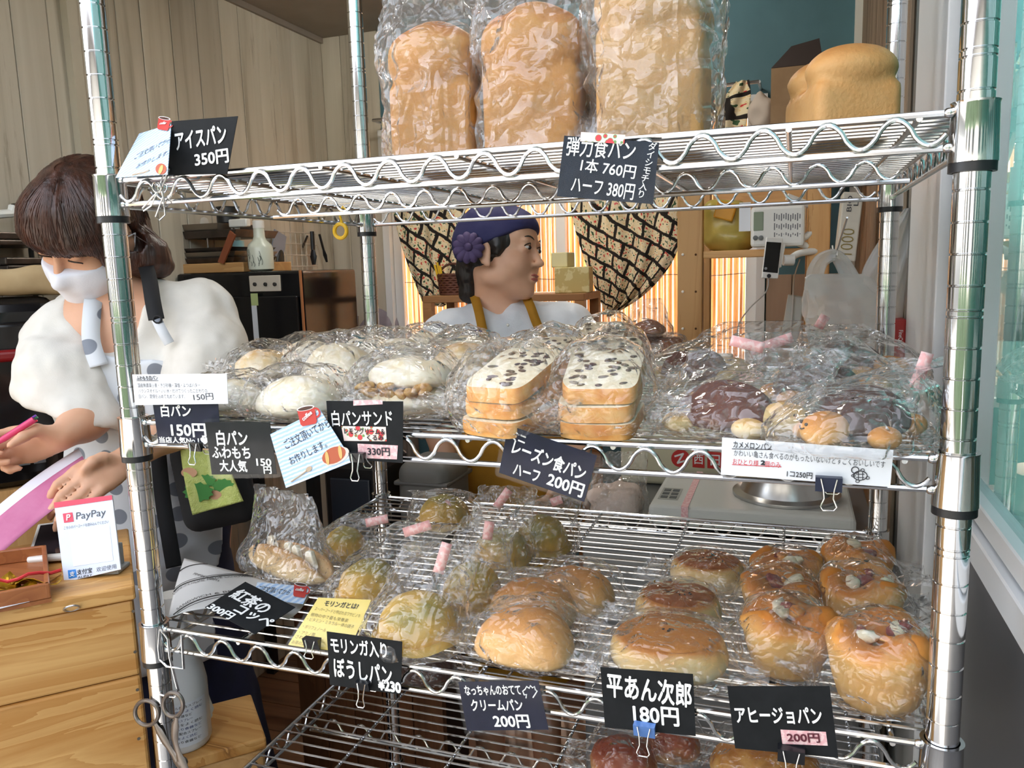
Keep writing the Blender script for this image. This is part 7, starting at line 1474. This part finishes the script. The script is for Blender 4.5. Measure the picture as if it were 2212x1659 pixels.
# tablet
tbp = [atZ(p[0], p[1], KZ+.004) for p in ((82, 1142), (190, 1128), (196, 1208), (58, 1218))]; tb_ = thing('tablet', 'white framed tablet lying behind the payment sign', 'tablet', sum(tbp, Vector())/4-Vector((0, 0, .003))); cen = sum(tbp, Vector())/4
b = MB(); b.prism(tbp, (0, 0, 0), (0, 0, .008)); bev(obj('body', b, WHITEPL, tb_, False), .003); b = MB(); b.add([cen.lerp(p, .86)+Vector((0, 0, .0085)) for p in tbp], [(0, 1, 2, 3)]); obj('screen', b, M('tablet_glass', '#2b2327', .08), tb_, False)
# wooden cash tray with a gold paper bow and a slip
tp_ = [atZ(p[0], p[1], KZ) for p in ((-110, 1345), (112, 1300), (104, 1212), (-110, 1240))]; tr = thing('cash_tray', 'small dark wooden cash tray at the counter edge', 'tray', sum(tp_, Vector())/4); TRW = wood('tray_wood', '#8a4f2a', '#9c5f35', '#62341a', 0, 18, .08, .35)
b = MB(); b.prism(tp_, (0, 0, 0), (0, 0, .005)); obj('base', b, TRW, tr, False); cenT = sum(tp_, Vector())/4
for i in range(4):
    a, c = tp_[i], tp_[(i+1) % 4]; d = (c-a).normalized(); inn = (cenT-(a+c)/2); inn = (inn-d*inn.dot(d)).normalized(); b = MB(); b.prism([a+Vector((0, 0, .0051)), c+Vector((0, 0, .0051)), c+inn*.006-d*.0+Vector((0, 0, .0051)), a+inn*.006+Vector((0, 0, .0051))], (0, 0, 0), (0, 0, .020)); bev(obj('rim', b, TRW, tr, False), .0015)
sl = thing('paper_slip', 'small white paper slip lying in the cash tray', 'paper', atZ(50, 1288, KZ+.006)); b = MB(); b.add([atZ(p[0], p[1], KZ+.0062) for p in ((-30, 1300), (100, 1272), (102, 1290), (-30, 1322))], [(0, 1, 2, 3)]); solid(obj('slip', b, CARDW, sl, False), .0004)
GOLD = M('gold_foil', '#b58a1e', .3, .75, bump=.6, bscale=200); bw = thing('gold_bow', 'gold foil paper ornament tied with a red cord in the tray', 'ornament', atZ(45, 1265, KZ+.008)); bc = atZ(45, 1262, KZ+.016)
for (du, dv, sx, sy, rz, tz) in ((-.026, .010, .026, .018, .5, .3), (.020, .002, .028, .012, -.2, -.2), (-.010, -.012, .030, .010, .1, .1), (-.035, -.006, .020, .014, 1.0, -.3), (.0, .012, .018, .012, 2.0, .4)):
    b = MB(); rt = Matrix.Rotation(rz+.8, 3, 'Z') @ Matrix.Rotation(tz, 3, 'X'); b.grid(lambda u, v: bc+kd*du-kn*dv+rt @ Vector(((u-.5)*2*sx*(1-.3*abs(v-.5)), (v-.5)*2*sy, .006*math.sin(u*5+v*2))), 8, 6); solid(obj('foil_petal', b, GOLD, bw), .0006)
b = MB(); b.tube([bc+kd*(-.05+.012*i)+Vector((0, 0, .010+.004*math.sin(i*1.5)))-kn*(.006*math.sin(i)) for i in range(9)], .0022, 6); obj('red_cord', b, M('red_cord', '#c0232b', .5), bw)
# screw eye
p = None; d = ray(155, 1312); p = CAM+d*((kc-CAM).dot(kn)/d.dot(kn)); q = MB(); q.tube([p+kn*.003+kd*(.009*math.cos(a/18*2*PI))+Vector((0, 0, .005*math.sin(a/18*2*PI)))+kn*(.005*math.sin(a/18*2*PI)) for a in range(18)], .0013, 6, closed=True); o = obj('screw_eye', q, STEEL); tag(o, 'bent steel screw eye in the counter front', 'screw')
# lower step with bottle and rag between counter and rack
lz = .70; bo = atZ(398, 1600, lz)
ls = thing('low_crate', 'low pine crate standing beside the counter', 'crate', (bo.x, bo.y, 0)); cr0 = atZ(488, 1592, lz)
q = MB(); c = bo+kd*.035-kn*.02; q.box((c.x, c.y, lz/2-.01), (.14, .15, lz-.02), Matrix.Rotation(R(-44), 3, 'Z')); bev(obj('body', q, PINEX, ls, False), .004); q = MB(); q.box((c.x, c.y, lz-.01), (.146, .156, .019), Matrix.Rotation(R(-44), 3, 'Z')); bev(obj('top', q, COUNTW, ls, False), .003)
bt = thing('spray_cleaner', 'white cleaner bottle with a printed label on the low crate', 'bottle', (bo.x, bo.y, lz)); c = Vector((bo.x, bo.y, lz+.0005)); br = .0405
q = MB(); q.lathe([(br*.93, 0), (br, .006), (br, .095), (br*.92, .115), (br*.62, .15), (br*.5, .18), (br*.5, .205)], c, 36); obj('body', q, M('bottle_white', '#dfe3e4', .3), bt); q = MB(); q.rod(c+Vector((0, 0, .205)), c+Vector((0, 0, .235)), .018, 16); obj('cap', q, WHITEPL, bt)
q = MB(); q.grid(lambda u, v: c+Vector(((br+.0006)*math.cos(R(-120+130*u)), (br+.0006)*math.sin(R(-120+130*u)), .012+.068*v)), 24, 2); obj('label', q, M('bottle_label', '#e2e7ee', .4), bt)
rg = random.Random(2)
for i in range(9):
    V, P = text_mesh(('除菌アルコール配合スプレー', '使用上の注意をよく読む', '用途 台所まわり食器など')[i % 3], .0); lo = V.min(0); hi = V.max(0); a0 = -108; sp_ = rg.uniform(80, 108); me = bpy.data.meshes.new('lettering'); z_ = .073-i*.0068
    me.from_pydata([tuple(c+Vector(((br+.0012)*math.cos(R(a0+sp_*(p_[0]-lo[0])/(hi[0]-lo[0]))), (br+.0012)*math.sin(R(a0+sp_*(p_[0]-lo[0])/(hi[0]-lo[0]))), z_+.0042*(p_[1]-lo[1])/(hi[1]-lo[1])))) for p_ in V], [], P); link('lettering', me, M('label_navy', '#2c3f7a', .5) if i % 2 else INKB, bt, False)
rgp = thing('rag', 'pale crumpled rag hanging off the low crate', 'rag', atZ(520, 1600, lz)); q = MB(); Pa = [atD(420, 1455, 1.30), atD(440, 1520, 1.285), atD(465, 1570, 1.28), atD(484, 1596, 1.28)]; Pb = [atD(432, 1440, 1.33), atD(455, 1510, 1.325), atD(475, 1560, 1.30), atD(486, 1594, 1.285)]; q.grid(lambda u, v: catm(Pa, v).lerp(catm(Pb, v), u)+_fw*(.006*math.sin(u*12)), 16, 16); solid(obj('cloth', q, M('rag_cloth', '#bfc4bf', .9), rgp), .002)
# scissors on a wire hook
hk = thing('wire_hook', 'bent double wire hook hung over the shelf rail', 'hook', atY(370, 1505, -.012)); WY = -.0125
for dx in (0, 5): q = MB(); q.tube([atY(p[0]+dx*.4, p[1], WY+dx*.0012) for p in ((392, 1372), (393, 1398), (396, 1444), (360, 1440), (345, 1425), (342, 1400), (345, 1360), (362, 1380), (366, 1420), (378, 1470), (384, 1492), (378, 1506), (358, 1504), (345, 1500))], .0011, 6); obj('wire', q, CHROME2, hk)
sci = thing('scissors', 'old grey steel scissors hanging half open from the wire hook', 'scissors', atY(372, 1659, WY)); SCM = M('old_steel', '#7d756f', .35, .8)
def oval(px, py, rx, ry, rot, nm): 
    q = MB(); ca, sa = math.cos(rot), math.sin(rot); q.tube([atY(px+(rx*math.cos(a)*ca-ry*math.sin(a)*sa), py+(rx*math.cos(a)*sa+ry*math.sin(a)*ca), WY-.003) for a in [2*PI*i/28 for i in range(28)]], .0026, 8, closed=True); obj(nm, q, SCM, sci)
oval(317, 1540, 25, 27, -.4, 'finger_ring'); oval(374, 1522, 21, 26, -.1, 'finger_ring')
for a, b_, cc_, dd in (((334, 1562), (362, 1610), (392, 1655), (440, 1730)), ((381, 1549), (378, 1600), (398, 1660), (425, 1740))): q = MB(); q.tube([catm([atY(p[0], p[1], WY-.003-(.002 if a[0] > 350 else 0)) for p in (a, b_, cc_, dd)], i/14) for i in range(15)], [.0034]*2+[.0058]*3+[.0044]*3+[.0070]*4+[.0055, .004, .002], 8, flat=.45); obj('blade', q, SCM, sci)
q = MB(); q.lathe([(.0058, -.005), (.0058, .003), (.003, .004)], atY(392, 1648, WY-.004), 16, axis=(0, -1, 0)); obj('pivot', q, SCM, sci)
